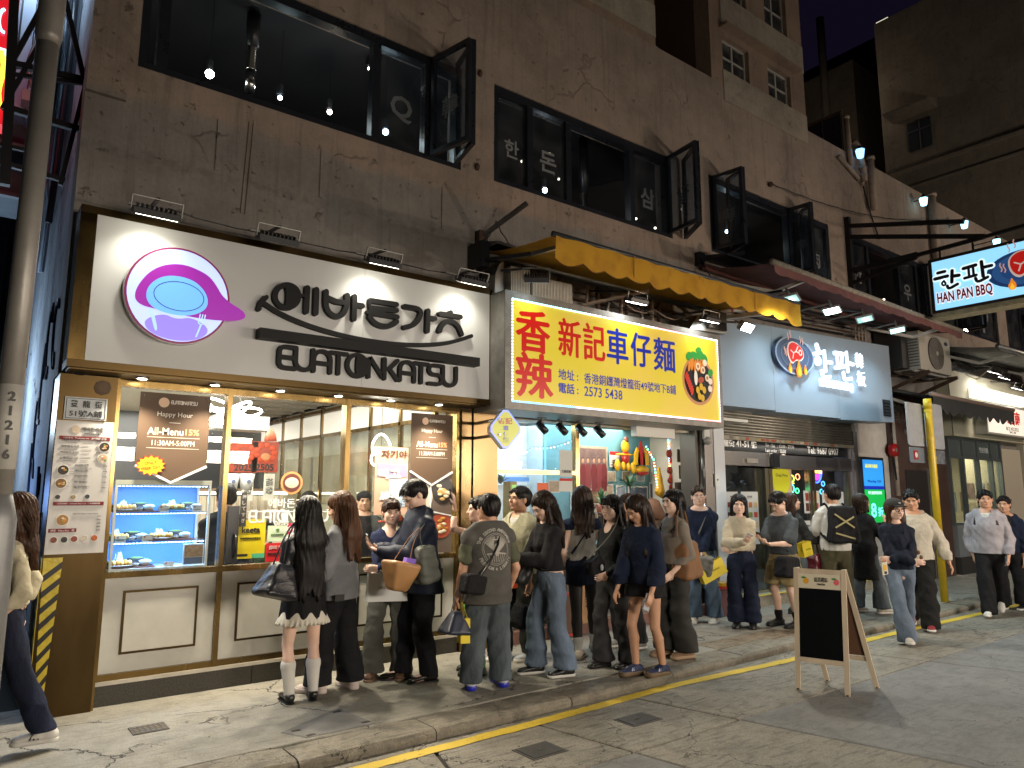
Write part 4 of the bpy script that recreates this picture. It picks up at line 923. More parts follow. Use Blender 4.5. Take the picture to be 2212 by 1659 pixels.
for(u0,u1,v0,v1,lab)in((0,62,245,330,"dark metal cabinet hung under the truss in the alley"),(0,78,345,440,"second dark metal cabinet lower in the alley with worn rim")):
 a,b=P(u0-30,v0,y=8),P(u1,v1,y=8);t=thing("metal_cabinet",lab,"cabinet",a);B("body",a.x,b.x,8,8.6,b.z,a.z,M((.10,.12,.14),.6,.3,var=.3,vs=6),t);B("rim",a.x,b.x+.03,7.93,8.0,a.z-.04,a.z,M((.2,.22,.24),.5,.3),t);B("rim",a.x,b.x+.03,7.93,8.0,b.z,b.z+.04,M((.16,.18,.2),.5,.3),t)
cb=thing("cable_bundle","tangle of pale pipes and cables climbing the alley wall","cables",(.5,8,5));rr=random.Random(5)
for i in range(9):
 x_=.40+rr.uniform(-.04,.12);y_=7.6+i*.18;MB().tube([(x_,y_,2.6+rr.uniform(0,2)),(x_+rr.uniform(-.03,.03),y_,4.6),(x_+rr.uniform(-.05,.05),y_+.1,6),(x_,y_,8)],rr.choice((.012,.02,.03)),6).build("cable",M((.26,.31,.36),.5)if i%3 else BLK,cb,True)
 # graffiti on the side wall: sprayed curls
gr=thing("graffiti","black sprayed curling graffiti tags on blue alley wall","graffiti",(.55,7.8,1.5));rr=random.Random(11)
for i in range(16):
 y0,z0=6.98+rr.uniform(0,2.2),rr.uniform(.7,2.9);sy,sz=rr.uniform(.04,.14),rr.uniform(.1,.34);ph=rr.uniform(0,6);mb=MB()
 MB().tube([(.552,y0+sy*math.sin(a_*1.3+ph),z0+sz*math.cos(a_+ph*.5)+.03*a_)for a_ in np.linspace(0,5.5,16)],.010,4,flat=1).build("spray_stroke",M((.01,.012,.03),.6),gr)
 # lamp post
lp=thing("lamp_post","grey round steel lamp post with number band at left edge","lamp post",(.19,5,0));LPM=M((.33,.31,.28),.45,.35,var=.18,vs=3,bump=.15,bs=30)
ax=lambda z:.205-.0*z
MB().tube([(.205,5,1.62),(.205,5,4.40)],.062,20).build("shaft",LPM,lp,True);MB().tube([(.205,5,4.37),(.205,5,4.43),(.207,5,7.6)],[.062,.074,.070],20).build("upper_shaft",LPM,lp,True)
MB().tube([(.205,5,0),(.205,5,1.48),(.205,5,1.62)],[.095,.095,.062],20).build("base",M((.30,.30,.30),.5,.4,var=.25,vs=5),lp,True)
MB().tube([(.205,5,1.76),(.205,5,2.24)],.064,20).build("number_band",M((.55,.53,.48),.6,var=.15),lp,True)
for i,ch in enumerate("21216"):text(ch,DARK,lp,(.212,5-.0655,2.17-i*.082),h=.055,xd=(1,.03,0),bold=.03,name="number",depth=.004)
# ================================================================ brass fronted pork cutlet restaurant
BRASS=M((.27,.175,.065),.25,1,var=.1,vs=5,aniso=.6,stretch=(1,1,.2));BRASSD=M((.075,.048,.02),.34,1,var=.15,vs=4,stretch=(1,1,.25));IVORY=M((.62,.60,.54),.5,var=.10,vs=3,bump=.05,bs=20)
GRAN=M((.055,.048,.038),.4,var=.6,vs=70);STONE=M((.55,.5,.42),.5,var=.15)
ev=thing("restaurant_storefront","brass framed restaurant front with ivory panels under the white sign","storefront",(2.6,6.6,0))
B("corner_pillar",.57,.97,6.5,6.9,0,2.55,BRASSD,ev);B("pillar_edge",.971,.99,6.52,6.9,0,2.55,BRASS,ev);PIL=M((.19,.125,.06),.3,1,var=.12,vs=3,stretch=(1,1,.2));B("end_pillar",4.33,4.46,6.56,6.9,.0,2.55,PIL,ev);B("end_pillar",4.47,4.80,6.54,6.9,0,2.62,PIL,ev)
for x0,x1 in((.99,2.2),(2.205,3.4),(3.405,4.325)):B("plinth_stone",x0,x1,6.60,6.9,0,.155,GRAN,ev)
B("plinth_cap",.99,4.325,6.58,6.9,.156,.185,STONE,ev)
cols=[(.99,1.86),(1.90,2.99),(3.04,4.28)]
mbb=MB()
for x0,x1 in((.992,1.01),(1.86,1.90),(2.99,3.04),(4.28,4.325)):B("brass_post",x0,x1,6.585,6.70,.187,2.555,BRASS,ev)
for i,(x0,x1)in enumerate(cols):
 a,b=(x0+.02 if i==0 else x0),x1
 B("brass_rail",a,b,6.59,6.69,.187,.235,BRASS,ev);B("brass_rail",a,b,6.588,6.70,.965,1.01,BRASS,ev);B("brass_rail",a,b,6.59,6.69,2.50,2.555,BRASS,ev)
 B("ivory_panel",a,b,6.62,6.68,.236,.964,IVORY,ev)
 mb=MB();p0,p1,q0,q1=a+.14,b-.14,.37,.86;w_=.018
 mb.box(p0,p1,6.608,6.6195,q0,q0+w_).box(p0,p1,6.608,6.6195,q1-w_,q1).box(p0,p0+w_,6.608,6.6195,q0+w_,q1-w_).box(p1-w_,p1,6.608,6.6195,q0+w_,q1-w_);mb.build("panel_molding",BRASSD,ev)
 B("inset_panel",p0+w_,p1-w_,6.613,6.6195,q0+w_,q1-w_,IVORY,ev)
 B("window_pane",a,b,6.640,6.648,1.011,2.499,glass((.97,.98,.96),0,.02,1.3),ev)
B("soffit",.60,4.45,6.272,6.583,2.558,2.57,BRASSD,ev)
for i,x in enumerate((1.13,1.70,2.27,2.83,3.39,3.95)):
 t=thing("downlight","%s round downlight in brass soffit, counted from the menu pillar"%("first","second","third","fourth","fifth","sixth")[i],"downlight",(x,6.43,2.55),"downlights under the white sign")
 MB().tube([(x,6.43,2.557),(x,6.43,2.548)],.052,20).build("rim",STEEL,t);MB().tube([(x,6.43,2.5475),(x,6.43,2.546)],.036,16).build("lens",E((1,.93,.8),26,False),t)
 lamp('SPOT',(x,6.40,2.53),120,(1,.88,.68),.03,(x,5.95,0),120,.7)
 # door leaf hardware in the middle bay
dr=thing("pull_handle","tall black metal pull handle on the restaurant's glass door","door handle",(2.03,6.55,1.05));B("plate",1.925,2.02,6.60,6.64,1.03,1.52,BLK,dr);MB().tube([(1.985,6.60,1.08),(1.985,6.55,1.10),(1.985,6.55,1.26),(1.985,6.60,1.28)],.010,8).build("grip",BLK,dr,True)
t=thing("push_plate","narrow white card with black upright Japanese writing on door","card",(2.06,6.63,1.4));B("card",2.035,2.085,6.62,6.638,1.34,1.64,M((.05,.045,.04),.5),t)
for i,ch in enumerate("押してすぎ"):text(ch,WHITEP,t,(2.06,6.6195,1.60-i*.052),h=.034)
# print on panes
GP=6.6385
def sticker(name,lab,cat,x0,x1,z0,z1,mat,y=GP,grp=None):
 t=thing(name,lab,cat,(x0,y,z0),grp);B("sheet",x0,x1,y-.0015,y,z0,z1,mat,t);return t
WH=M((.85,.85,.83),.6);BK=M((.02,.02,.02),.5)
k=sticker("delivery_sticker","yellow and green delivery sticker with black word low on glass door","sticker",2.0,2.27,1.06,1.40,M('#e8d21a',.5));text("keeta",BK,k,(2.14,GP-.0018,1.31),w=.16,bold=.02);text("外賣超抵食自提平台",BK,k,(2.14,GP-.0018,1.235),w=.18);B("green_corner",2.16,2.268,GP-.0025,GP-.0017,1.062,1.10,M('#57c49a',.5),k);B("app_badges",2.03,2.12,GP-.0025,GP-.0017,1.08,1.10,BK,k)
k=sticker("menu_sticker","pale green and white small notice beside yellow delivery sticker","sticker",2.29,2.47,1.20,1.34,M('#cfe3c0',.5));text("优质网络商家",M('#2f6b2a'),k,(2.38,GP-.0018,1.26),w=.12);MB().tube([(2.38,GP-.0016,1.30),(2.38,GP-.003,1.30)],.016,12).build("leaf_mark",M('#6cb33e'),k)
k=sticker("delivery_sticker","red delivery sticker with black capital letters low on door","sticker",2.28,2.52,1.02,1.185,M('#d8202a',.5));text("FOODPANDA",BK,k,(2.40,GP-.0018,1.09),w=.2,bold=.02);text("即叫 即",WH,k,(2.37,GP-.0018,1.145),w=.12);MB().tube([(2.47,GP-.0016,1.14),(2.47,GP-.003,1.14)],.026,14).build("dot",WH,k)
k=sticker("pink_sticker","small magenta and white sticker above the red delivery sticker","sticker",2.47,2.60,1.26,1.36,M('#c4194e',.5));text("TEL",WH,k,(2.53,GP-.0018,1.31),w=.09,bold=.02)
# lettering in white on the door glass
k=thing("window_logo","white restaurant logo lettering across the middle glass pane","lettering",(2.4,GP,1.5))
g_=lambda u,v:Vector((P(u,v,y=6.64).x,GP-.001,P(u,v,y=6.64).z))
text("OPEN",WH,k,g_(607,1130),w=.135,bold=.03,name="word",depth=.002);text("CLOSE",WH,k,g_(608,1144),w=.15,bold=.03,name="word",depth=.002);c=g_(630,1043)
MB().tube([c,c-Vector((0,.0015,0))],.105,28).build("logo_disc",M('#c98a52',.6),k);MB().tube([c-Vector((0,.002,0)),c-Vector((0,.0025,0))],.085,28).build("logo_plate",M('#5a2a24',.6),k);MB().ball(c-Vector((0,.004,0)),(.065,.002,.05),16,8).build("logo_oval",M('#d8b8a0',.6),k)
def eva(word_z,xc,w,h,mat,parent,y,depth,wd):
 """the wordmark, built stroke by stroke"""
 T_=w/16.9;S_=h/2.;x=xc-w/2;zc=word_z
 def pl(pts):return[Vector((x+a*T_,y,zc+(b-1)*S_))for a,b in pts]
 def ar(cx,cz,rx,rz,a0,a1,n=10):return[(cx+rx*math.cos(R(a0+(a1-a0)*i/n)),cz+rz*math.sin(R(a0+(a1-a0)*i/n)))for i in range(n+1)]
 L={'E':[[(1.5,0),(.6,0)]+ar(.6,.5,.5,.5,270,180,4)+ar(.6,1.5,.5,.5,180,90,4)+[(1.5,2)],[(.15,1),(1.4,1)]],'V':[[(0,2)]+ar(.75,.75,.75,.75,180,360,10)+[(1.5,2)]],'A':[[(0,0)]+ar(.75,1.2,.75,.8,180,0,10)+[(1.5,0)],[(.1,.8),(1.4,.8)]],'T':[[(0,2),(1.5,2)],[(.75,1.9),(.75,0)]],'N':[[(0,0),(0,1.9),(.1,2),(1.4,.1),(1.5,0),(1.5,2)]],'K':[[(0,0),(0,2)],[(1.3,2),(.5,1.05),(.1,1)],[(.5,1.05),(1.3,0)]],'S':[[(1.5,2),(.5,2)]+ar(.5,1.5,.48,.5,90,270,6)+[(1.0,1)]+ar(1.0,.5,.48,.5,90,-90,6)+[(0,0)]],'U':[[(0,2)]+ar(.75,.75,.75,.75,180,360,10)+[(1.5,2)]]}
 xo=0
 for ch in "EVATONKATSU":
  mb=MB()
  if ch=='O':
   stroke(mb,pl([(xo+.95+.95*math.cos(a),1.0+1.08*math.sin(a))for a in np.linspace(0,2*math.pi,24,endpoint=False)]),wd,(0,-1,0),depth,closed=True)
   mb.prism(pl([(xo+.95+.9*math.cos(R(a)),1.+1.02*math.sin(R(a)))for a in range(-100,101,12)]+[(xo+.95-.15*math.cos(R(a)),1.+1.02*math.sin(R(a)))for a in range(60,-61,-20)]),(0,-depth,0));xo+=2.05
  else:
   for st_ in L[ch]:stroke(mb,pl([(xo+a,b)for a,b in st_]),wd,(0,-1,0),depth)
   xo+=1.58 if ch not in 'EA' else 1.50
  mb.build("letter",mat,parent)
a,b=g_(538,1113),g_(702,1113);eva(b.z,(a.x+b.x)/2,b.x-a.x,.10,WH,k,GP,.002,.017);a,b=g_(534,1105),g_(714,1105);stroke(MB(),[a,b],.009,(0,-1,0),.002).build("rule",WH,k);text("에바돈가츠",WH,k,g_(628,1087),w=.42,bold=.01)
# hanging banners
BRN=M('#54402f',.65);CREAM=M((.72,.66,.58),.7);ORNG=M((.75,.30,.13),.7)
def banner(x0,x1,zt,zb,zp,lab,star):
 t=thing("banner",lab,"banner",((x0+x1)/2,6.615,zp));xm=(x0+x1)/2;w_=x1-x0;y=6.612
 MB().prism([(x0,y,zt),(x1,y,zt),(x1,y,zb),(xm,y,zp),(x0,y,zb)][::-1],(0,.004,0)).build("cloth",BRN,t);mb=MB();stroke(mb,[(x0,y-.001,zb),(xm,y-.001,zp),(x1,y-.001,zb)],.02,(0,-1,0),.002,False);mb.build("white_hem",WH,t)
 for s_ in(-1,1):MB().ball((xm+s_*(w_/2-.03),y-.004,zt-.03),.009,8,6).build("rivet",STEEL,t)
 Hh=zt-zb;MB().tube([(xm-w_*.17,y-.001,zt-Hh*.13),(xm-w_*.17,y-.003,zt-Hh*.13)],w_*.075,20).build("round_logo",M('#d9b79a',.6),t)
 eva(zt-Hh*.12,xm+w_*.11,w_*.36,w_*.05,CREAM,t,y-.001,.001,w_*.009)
 text("Happy Hour",CREAM,t,(xm,y-.0005,zt-Hh*.30),w=w_*.50,depth=.001);B("rule",xm-w_*.08,xm+w_*.08,y-.0015,y-.0003,zt-Hh*.41,zt-Hh*.405,CREAM,t)
 text("All-Menu",CREAM,t,(xm-w_*.12,y-.0005,zt-Hh*.53),w=w_*.50,h=Hh*.10,depth=.001,bold=.01);text("15%",ORNG,t,(xm+w_*.26,y-.0005,zt-Hh*.53),w=w_*.2,h=Hh*.085,depth=.001,bold=.02)
 for zz in(.61,.76):B("rule",xm-w_*.37,xm+w_*.37,y-.0015,y-.0003,zt-Hh*zz-.003,zt-Hh*zz,CREAM,t)
 text("11:30AM-5:00PM",CREAM,t,(xm,y-.0005,zt-Hh*.69),w=w_*.60,h=Hh*.07,depth=.001)
 if star:
  c=(x0+w_*.21,zb+.0);pts=[]
  for i in range(28):a=i*math.pi/14;r_=1 if i%2 else .78;pts.append((c[0]+.115*r_*math.cos(a),y-.006,c[1]+.085*r_*math.sin(a)))
  s_=MB().prism(pts[::-1],(0,.003,0)).build("starburst",M('#e8c81e',.6),t);stroke(MB(),[Vector(p)-Vector((0,.0005,0))for p in pts],.006,(0,-1,0),.001,closed=True).build("starburst_edge",M('#c8261c',.6),s_)
  text("ONLY",M('#7a2a10'),s_,(c[0],y-.0075,c[1]+.022),w=.10,h=.026,shear=.2,depth=.001,xd=(1,0,.12),ud=(-.12,0,1));text("WEEK DAY",M('#7a2a10'),s_,(c[0],y-.0075,c[1]-.02),w=.15,h=.028,depth=.001,xd=(1,0,.12),ud=(-.12,0,1))
banner(1.16,1.72,2.47,1.86,1.72,"brown pointed banner with yellow starburst above the display case",True);banner(3.73,4.245,2.47,1.86,1.72,"brown pointed banner without starburst at the brass end pillar",False)
# food poster under the second banner
fp=thing("food_poster","food photo poster of cutlet plates behind the smiling queue couple","poster",(3.98,6.62,1.1));B("sheet",3.72,4.25,6.622,6.63,1.02,1.86,M((.16,.12,.10),.6),fp)
def plate(t,c,r,mat_p,food,y,n=16,seed=0,kind='cutlet'):
 rr=random.Random(seed);MB().tube([(c[0],y,c[1]),(c[0],y-.003,c[1])],r,22).build("plate",mat_p,t)
 for i in range(n):
  a,d=rr.uniform(0,6.28),rr.uniform(0,r*.62);MB().ball((c[0]+d*math.cos(a),y-.005,c[1]+d*math.sin(a)),(r*.26,.004,r*.13),7,4).build("food",food[i%len(food)],t)
CUT=[M('#b8742a',.7),M('#d19a4a',.7),M('#e8dcc0',.7)];VEG=[M('#c9d27a',.7),M('#e8e2c0',.7),M('#5a8a30',.7)]
plate(fp,(3.86,1.60),.15,M('#cfc8b8',.4),CUT+VEG,6.621,16,1);plate(fp,(4.14,1.66),.14,M('#2a2624',.4),[M('#e8d8b8',.7),M('#c9a060',.7)],6.621,16,2);plate(fp,(3.88,1.24),.13,M('#d8d2c4',.4),CUT+[M('#c84a20',.7)],6.621,14,3);plate(fp,(4.12,1.30),.13,M('#b8543a',.4),CUT,6.621,14,4)
for a,b in(((3.73,1.86),(3.98,1.72)),((3.98,1.72),(4.245,1.86)),((3.98,1.72),(3.98,1.45)),((3.98,1.45),(3.73,1.35)),((3.98,1.45),(4.24,1.40))):stroke(MB(),[(a[0],6.6165,a[1]),(b[0],6.6165,b[1])],.014,(0,-1,0),.002).build("white_divider",WH,fp)
# pink tall poster with handwriting beside it
hp_=thing("handwritten_poster","translucent peach and blue poster with hand drawn Korean writing in third pane","poster",(3.55,6.63,1.4));B("sheet",3.34,3.715,6.632,6.636,1.42,2.10,M('#c9a58e',.7),hp_);B("violet_band",3.36,3.70,6.629,6.6315,1.80,1.93,M('#9a86a8',.7),hp_);B("blue_cloud",3.50,3.71,6.629,6.6315,1.50,1.78,M('#a8bfd8',.7),hp_)
text("자기야",M('#5a3a2a'),hp_,(3.55,6.6275,2.03),w=.3,h=.08,bold=.04,depth=.002);text("먹고",WH,hp_,(3.50,6.6275,1.83),w=.26,h=.10,bold=.05,depth=.002);text("싸게",WH,hp_,(3.50,6.6275,1.60),w=.22,h=.11,bold=.05,depth=.002)
# interior -------------------------------------------------------------
WOOD=M((.20,.13,.075),.6,var=.3,vs=3,stretch=(1,1,.1),bump=.15,bs=30)
rm=thing("dining_room","bright dining room behind the brass framed glass, wooden back wall","room",(2.6,10,0))
B("floor",.63,4.3,6.91,13.5,.02,.06,M((.25,.22,.18),.5),rm);B("ceiling",.63,4.3,6.71,13.5,2.95,3.0,M((.6,.58,.52),.8),rm);B("back_wall",.63,4.3,13.5,13.6,.06,2.95,WOOD,rm);B("near_wall",.63,.66,6.91,13.5,.06,2.95,M((.45,.42,.36),.8),rm)
B("lintel_panel",.63,4.3,6.9,6.92,2.56,2.95,M((.6,.58,.52),.8),rm)
# glazed side wall: brass mullions, white fanlights, timber below
B("side_wall",4.44,4.46,6.91,13.5,.06,2.95,M((.62,.56,.46),.8),rm)
ys_=[6.95,7.75,8.55,9.35,10.15,10.95,11.75,12.55,13.4]
for i,yy in enumerate(ys_):
 B("mullion",4.22,4.27,yy,yy+.05,.06,2.93,BRASS,rm)
 if i<len(ys_)-1:B("fanlight",4.25,4.26,yy+.05,ys_[i+1],2.50,2.80,E((1,.93,.82),.55,False),rm);B("glass_bay",4.24,4.246,yy+.05,ys_[i+1],1.1,2.44,glass((.9,.92,.88),0,.08),rm)
for zz in(2.45,2.82):B("rail",4.22,4.27,6.95,13.45,zz,zz+.045,BRASS,rm)
for i in range(5):B("timber_panel",4.40,4.43,7.2+i*1.25,8.3+i*1.25,1.5,2.2,M((.42,.33,.2),.6,var=.1),rm);
for i in range(12):B("ceiling_slat",3.2,4.2,7.3+i*.5,7.36+i*.5,2.89,2.94,M((.3,.27,.22),.7),rm)
for i in range(4):B("timber_board",.66+i*.9,1.53+i*.9,13.44,13.49,.1,2.9,WOOD,rm)
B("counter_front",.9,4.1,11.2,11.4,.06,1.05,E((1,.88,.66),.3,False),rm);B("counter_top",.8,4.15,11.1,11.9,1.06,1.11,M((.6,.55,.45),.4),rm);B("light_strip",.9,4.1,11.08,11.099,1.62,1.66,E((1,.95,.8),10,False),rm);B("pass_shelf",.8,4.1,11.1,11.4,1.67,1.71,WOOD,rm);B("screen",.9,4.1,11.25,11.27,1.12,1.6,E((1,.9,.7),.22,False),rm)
for i in range(30):B("screen_rib",.92+i*.107,.95+i*.107,11.2,11.249,1.12,1.6,M((.5,.42,.3),.5),rm)
lamp('AREA',(2.3,8.6,2.88),200,(1,.97,.90),2.6,(2.3,8.6,0),sy=2.6);lamp('AREA',(2.4,11.8,2.8),150,(1,.97,.90),2.4,(2.4,12.2,0),sy=1.6)
cl=thing("ring_chandelier","glowing looped ring chandelier hanging inside the restaurant near entrance","chandelier",(1.95,8.4,2.35));LED=E((1,.97,.88),30,True)
C0=P(500,893,y=8.6)
for k_,(rx,rz,tl,ph)in enumerate(((.34,.08,.2,0),(.32,.10,-.35,1.2),(.27,.07,.5,2),(.30,.05,-.1,.6))):
 MB().tube([C0+Vector((rx*math.cos(a),.2*math.sin(a+ph),rz*math.sin(a)+tl*.3*math.cos(a)))for a in np.linspace(0,2*math.pi,30)],.013,6,False).build("ring",LED,cl,True)
MB().tube([C0,C0+Vector((-.02,0,.5))],.004,4).build("wire",STEEL,cl);MB().tube([C0+Vector((.15,0,0)),C0+Vector((-.02,0,.5))],.003,4).build("wire",STEEL,cl)
cl=thing("ring_chandelier","round glowing ring pendant behind third pane next to handwritten poster","chandelier",(3.6,8,2.2));C0=P(824,962,y=7.6)
for(rx,rz,dx,dz,a0,a1)in((.115,.13,0,0,0,360),(.05,.10,-.07,-.13,30,330),(.05,.10,.07,-.13,-150,150),(.05,.07,0,-.17,0,360)):
 MB().tube([C0+Vector((dx+rx*math.cos(R(a)),.03*math.sin(R(a)*2),dz+rz*math.sin(R(a))))for a in np.linspace(a0,a1,26)],.010,6,False).build("ring",LED,cl,True)
MB().tube([C0,C0+Vector((0,0,.6))],.003,4).build("wire",BLK,cl)
for i,(x,lab,s)in enumerate(((2.45,"red new year poster with year 2025 left of its mirrored twin","2025"),(2.80,"red new year poster beside the brass mullion","2505"))):
 c=P((526,572)[i],987,y=10.5);t=thing("new_year_poster",lab,"poster",c);B("sheet",c.x-.19,c.x+.19,10.48,10.5,c.z-.22,c.z+.22,M((.42,.06,.03),.7,var=.3,vs=20),t);text(s,BK,t,(c.x,10.478,c.z-.15),w=.26,bold=.03)
 for a in range(9):MB().ball((c.x+.13*math.cos(a*.7),10.475,c.z+.06+.11*math.sin(a*.7)),(.045,.01,.04),8,4).build("orange_fruit",M('#c8461c',.6),t)
 MB().ball((c.x,10.47,c.z),(.07,.01,.055),10,5).build("round_face",M('#c98a5a',.6),t)
 B("scroll",c.x+.0,c.x+.15,10.47,10.49,c.z-.62,c.z-.24,M((.7,.66,.56),.7),t);text("財發" if i==0 else "福發",BK,t,(c.x+.075,10.465,c.z-.42),w=.24,h=.10,xd=(0,0,-1),ud=(1,0,0))
c=P(545,935,y=9.5);t=thing("wall_air_conditioner","white ceiling air conditioner unit inside restaurant above red posters","air conditioner",c);B("body",c.x-.5,c.x+.15,9.3,9.7,c.z+.02,c.z+.2,M((.3,.3,.28),.5),t)
c=P(585,935,y=8.6);t=thing("paper_lantern","small orange tiered paper lantern hanging behind the chandelier","lantern",c);MB().tube([c+Vector((0,0,.05)),c+Vector((0,0,-.02)),c+Vector((0,0,-.1))],[.02,.06,.075],12).build("shade",M('#b3421a',.6),t,True)
for i,u in enumerate((492,525)):
 c=P(u+8,1037,y=9.5);t=thing("takeaway_bucket","white takeaway bucket with round logo, %s on the counter"%("left one" if i==0 else "right one"),"bucket",c,"takeaway buckets on the counter");MB().tube([c-Vector((0,0,.12)),c+Vector((0,0,.08))],[.07,.10],14).build("cup",M((.6,.6,.58),.5),t,True);MB().tube([c+Vector((0,-.09,-.02)),c+Vector((0,-.10,-.02))],.025,10).build("logo",M((.1,.12,.2),.5),t)
 # display case ----------------------------------------------------------
dc=thing("display_case","blue lit glass display case with three shelves of sample meals","display case",(1.42,6.9,1.0));CX0,CX1,CY0,CY1=1.045,1.80,6.71,7.12
BACK=M((.14,.34,.72),.6);B("back_panel",CX0,CX1,CY1,CY1+.02,.99,1.72,BACK,dc);B("base",CX0,CX1,CY0,CY1,.985,1.02,M((.55,.6,.65),.4),dc);B("top",CX0,CX1,CY0,CY1,1.70,1.74,M((.5,.5,.46),.4),dc)
for x in(CX0,CX1-.02):
 for y in(CY0,CY1-.02):B("post",x,x+.02,y,y+.02,1.021,1.699,M((.6,.62,.64),.35),dc)
for i,z in enumerate((1.235,1.475)):B("shelf",CX0+.02,CX1-.02,CY0+.03,CY1-.01,z-.008,z,glass((.8,.9,1),0,.1),dc)
for i,z in enumerate((1.222,1.462,1.69)):
 for j in range(26):B("led",CX0+.03+j*.0272,CX0+.045+j*.0272,CY0+.028,CY0+.034,z-.004,z,E((.62,.82,1),14,False),dc)
for z in(1.21,1.45,1.68):lamp('AREA',((CX0+CX1)/2,CY0+.06,z),9,(.22,.50,1),.7,((CX0+CX1)/2,CY0+.14,z-.3),sy=.03)
def meal(x,z,k_,lab):
 t=thing("sample_meal",lab,"sample meal",(x,6.9,z),"sample meals in the display case");y=6.86;rr=random.Random(k_);WP=M((.62,.62,.6),.4)
 if k_!=3:B("tray",x-.17,x+.20,y-.12,y+.14,z+.001,z+.010,M((.10,.03,.02),.4),t)
 MB().tube([(x-.06,y-.02,z+.011),(x-.06,y-.02,z+.024)],[.09,.125],22).build("plate",WP if k_!=3 else M((.03,.14,.15),.4),t)
 for i in range(6):MB().ball((x-.14+i*.030,y-.06,z+.042),(.020,.045,.024),8,5).build("cutlet_slice",M(('#d8943c','#e8c070')[i%2],.8,bump=.6,bs=200),t,True)
 for i in range(34):a=rr.uniform(0,6.3);d_=rr.uniform(0,.05);MB().tube([(x-.06+d_*math.cos(a),y+.03+d_*math.sin(a),z+.03),(x-.06+.5*d_*math.cos(a+1),y+.03,z+.04+(.09 if k_==4 else .06)*rr.random())],.005,4).build("cabbage_shred",M((.74,.76,.66),.7),t)
 for(bx,by,br,c_,bc_)in((.08,.07,.070,M('#8a9a40',.6),(.035,.03,.03)),(.13,-.04,.050,M((.7,.7,.66),.5),(.6,.6,.58)),(.05,-.08,.030,M('#3a1c10',.4),(.5,.5,.5)),(.0,.1,.045,M('#e0c030',.5),(.6,.6,.58))):
  MB().tube([(x+bx,y+by,z+.011),(x+bx,y+by,z+.011+br*.8),(x+bx,y+by,z+.011+br*.85)],[br*.6,br,br*.92],16).build("bowl",M(bc_,.35),t,True);MB().ball((x+bx,y+by,z+.011+br*.78),(br*.85,br*.85,.015),10,5).build("filling",c_,t,True)
meal(1.20,1.475,1,"cutlet set on black tray, top shelf left of the case");meal(1.58,1.475,3,"swirled dish on teal plate, top shelf right of the case");meal(1.16,1.235,3,"spring roll salad plate on middle shelf left");meal(1.50,1.235,2,"cutlet and noodle set on middle shelf right");meal(1.20,1.02,4,"tall cabbage cutlet set on the bottom shelf")
for i,(x,z)in enumerate(((1.43,1.50),(1.70,1.50),(1.12,1.255),(1.32,1.255),(1.50,1.03))):
 t=thing("price_card","small white price card, %s in the display case"%("top shelf middle","top shelf right end","middle shelf left end","middle shelf centre","bottom shelf")[i],"card",(x,6.74,z),"price cards in the display case");B("card",x-.04,x+.04,6.745,6.748,z-.03,z+.03,M((.55,.58,.62),.6),t);MB().tube([(x-.02,6.745,z+.015),(x-.02,6.743,z+.015)],.008,10).build("mark",M((.3,.12,.1),.6),t);B("line",x-.028,x+.028,6.743,6.745,z-.012,z-.008,BK,t)
t=thing("meal_poster","framed dish photo leaning at bottom right inside the display case","poster",(1.69,6.76,1.02));B("frame",1.61,1.78,6.75,6.76,1.025,1.20,M((.5,.55,.6),.5),t);B("photo",1.62,1.77,6.747,6.75,1.09,1.19,M((.25,.16,.1),.6,var=.6,vs=40),t);B("caption",1.62,1.77,6.747,6.75,1.03,1.085,M((.05,.08,.14),.6),t)
# menu board, number plate, ghost of an octagon, hazard tape -------------
mn=thing("menu_board","white wall menu with round dish photos and dark red bars","menu",(.77,6.49,1.17));y=6.488;B("sheet",.575,.965,y,6.499,1.175,2.185,M((.62,.60,.58),.45),mn)
RD=M('#7a1622',.6);y-=.0012
def mz(v):return 2.185-(v-205)/645*1.01
def mxx(u):return .575+u/300*.39
text("에바돈가츠",BK,mn,(.82,y,mz(243)),w=.15);text("EVATONKATSU",BK,mn,(.82,y,mz(266)),w=.11,bold=.02);MB().tube([(.705,y,mz(248)),(.705,y-.002,mz(248))],.032,18).build("round_logo",M('#c9b8a4',.6),mn)
for v,u0,u1,s in((290,20,285,"가츠정식 · Tonkatsu Set · 吉列豬扒套餐"),(610,20,280,"2인슈퍼세트 · 2-Person Super Set · 二人超級套餐"),(738,10,150,"면류 · Noodles · 麵")):
 B("red_bar",mxx(u0),mxx(u1),y-.001,y,mz(v+9),mz(v-9),RD,mn);text(s,WH,mn,((mxx(u0)+mxx(u1))/2,y-.001,mz(v)),w=(mxx(u1)-mxx(u0))*.85,res=1)
rr=random.Random(2)
for i,s in enumerate(("모짜렐라 치즈 돈가츠","생등심 돈가츠","백안심카츠 돈가츠","트레이더돈가츠")):text(s,BK,mn,(mxx(80),y,mz(302+i*29)),w=.12,res=1)
for i,s in enumerate(("카레돈가츠","매운돈가츠","안심돈가츠","치킨 텐더카츠","새우가츠")):text(s,BK,mn,(mxx(150),y,mz(423+i*27)),w=.09,res=1)
for i in range(9):text(("$108","$128","$138")[i%3],BK,mn,(mxx(225 if i<4 else 272),y,mz((304+i*28)if i<4 else(425+(i-4)*27))),w=.026,res=1)
for i in range(26):B("small_print",mxx(50+(i%2)*90),mxx(50+(i%2)*90)+rr.uniform(.04,.08),y-.0006,y,mz(312+(i//2)*18),mz(312+(i//2)*18)+.0035,M((.25,.24,.24),.6),mn)
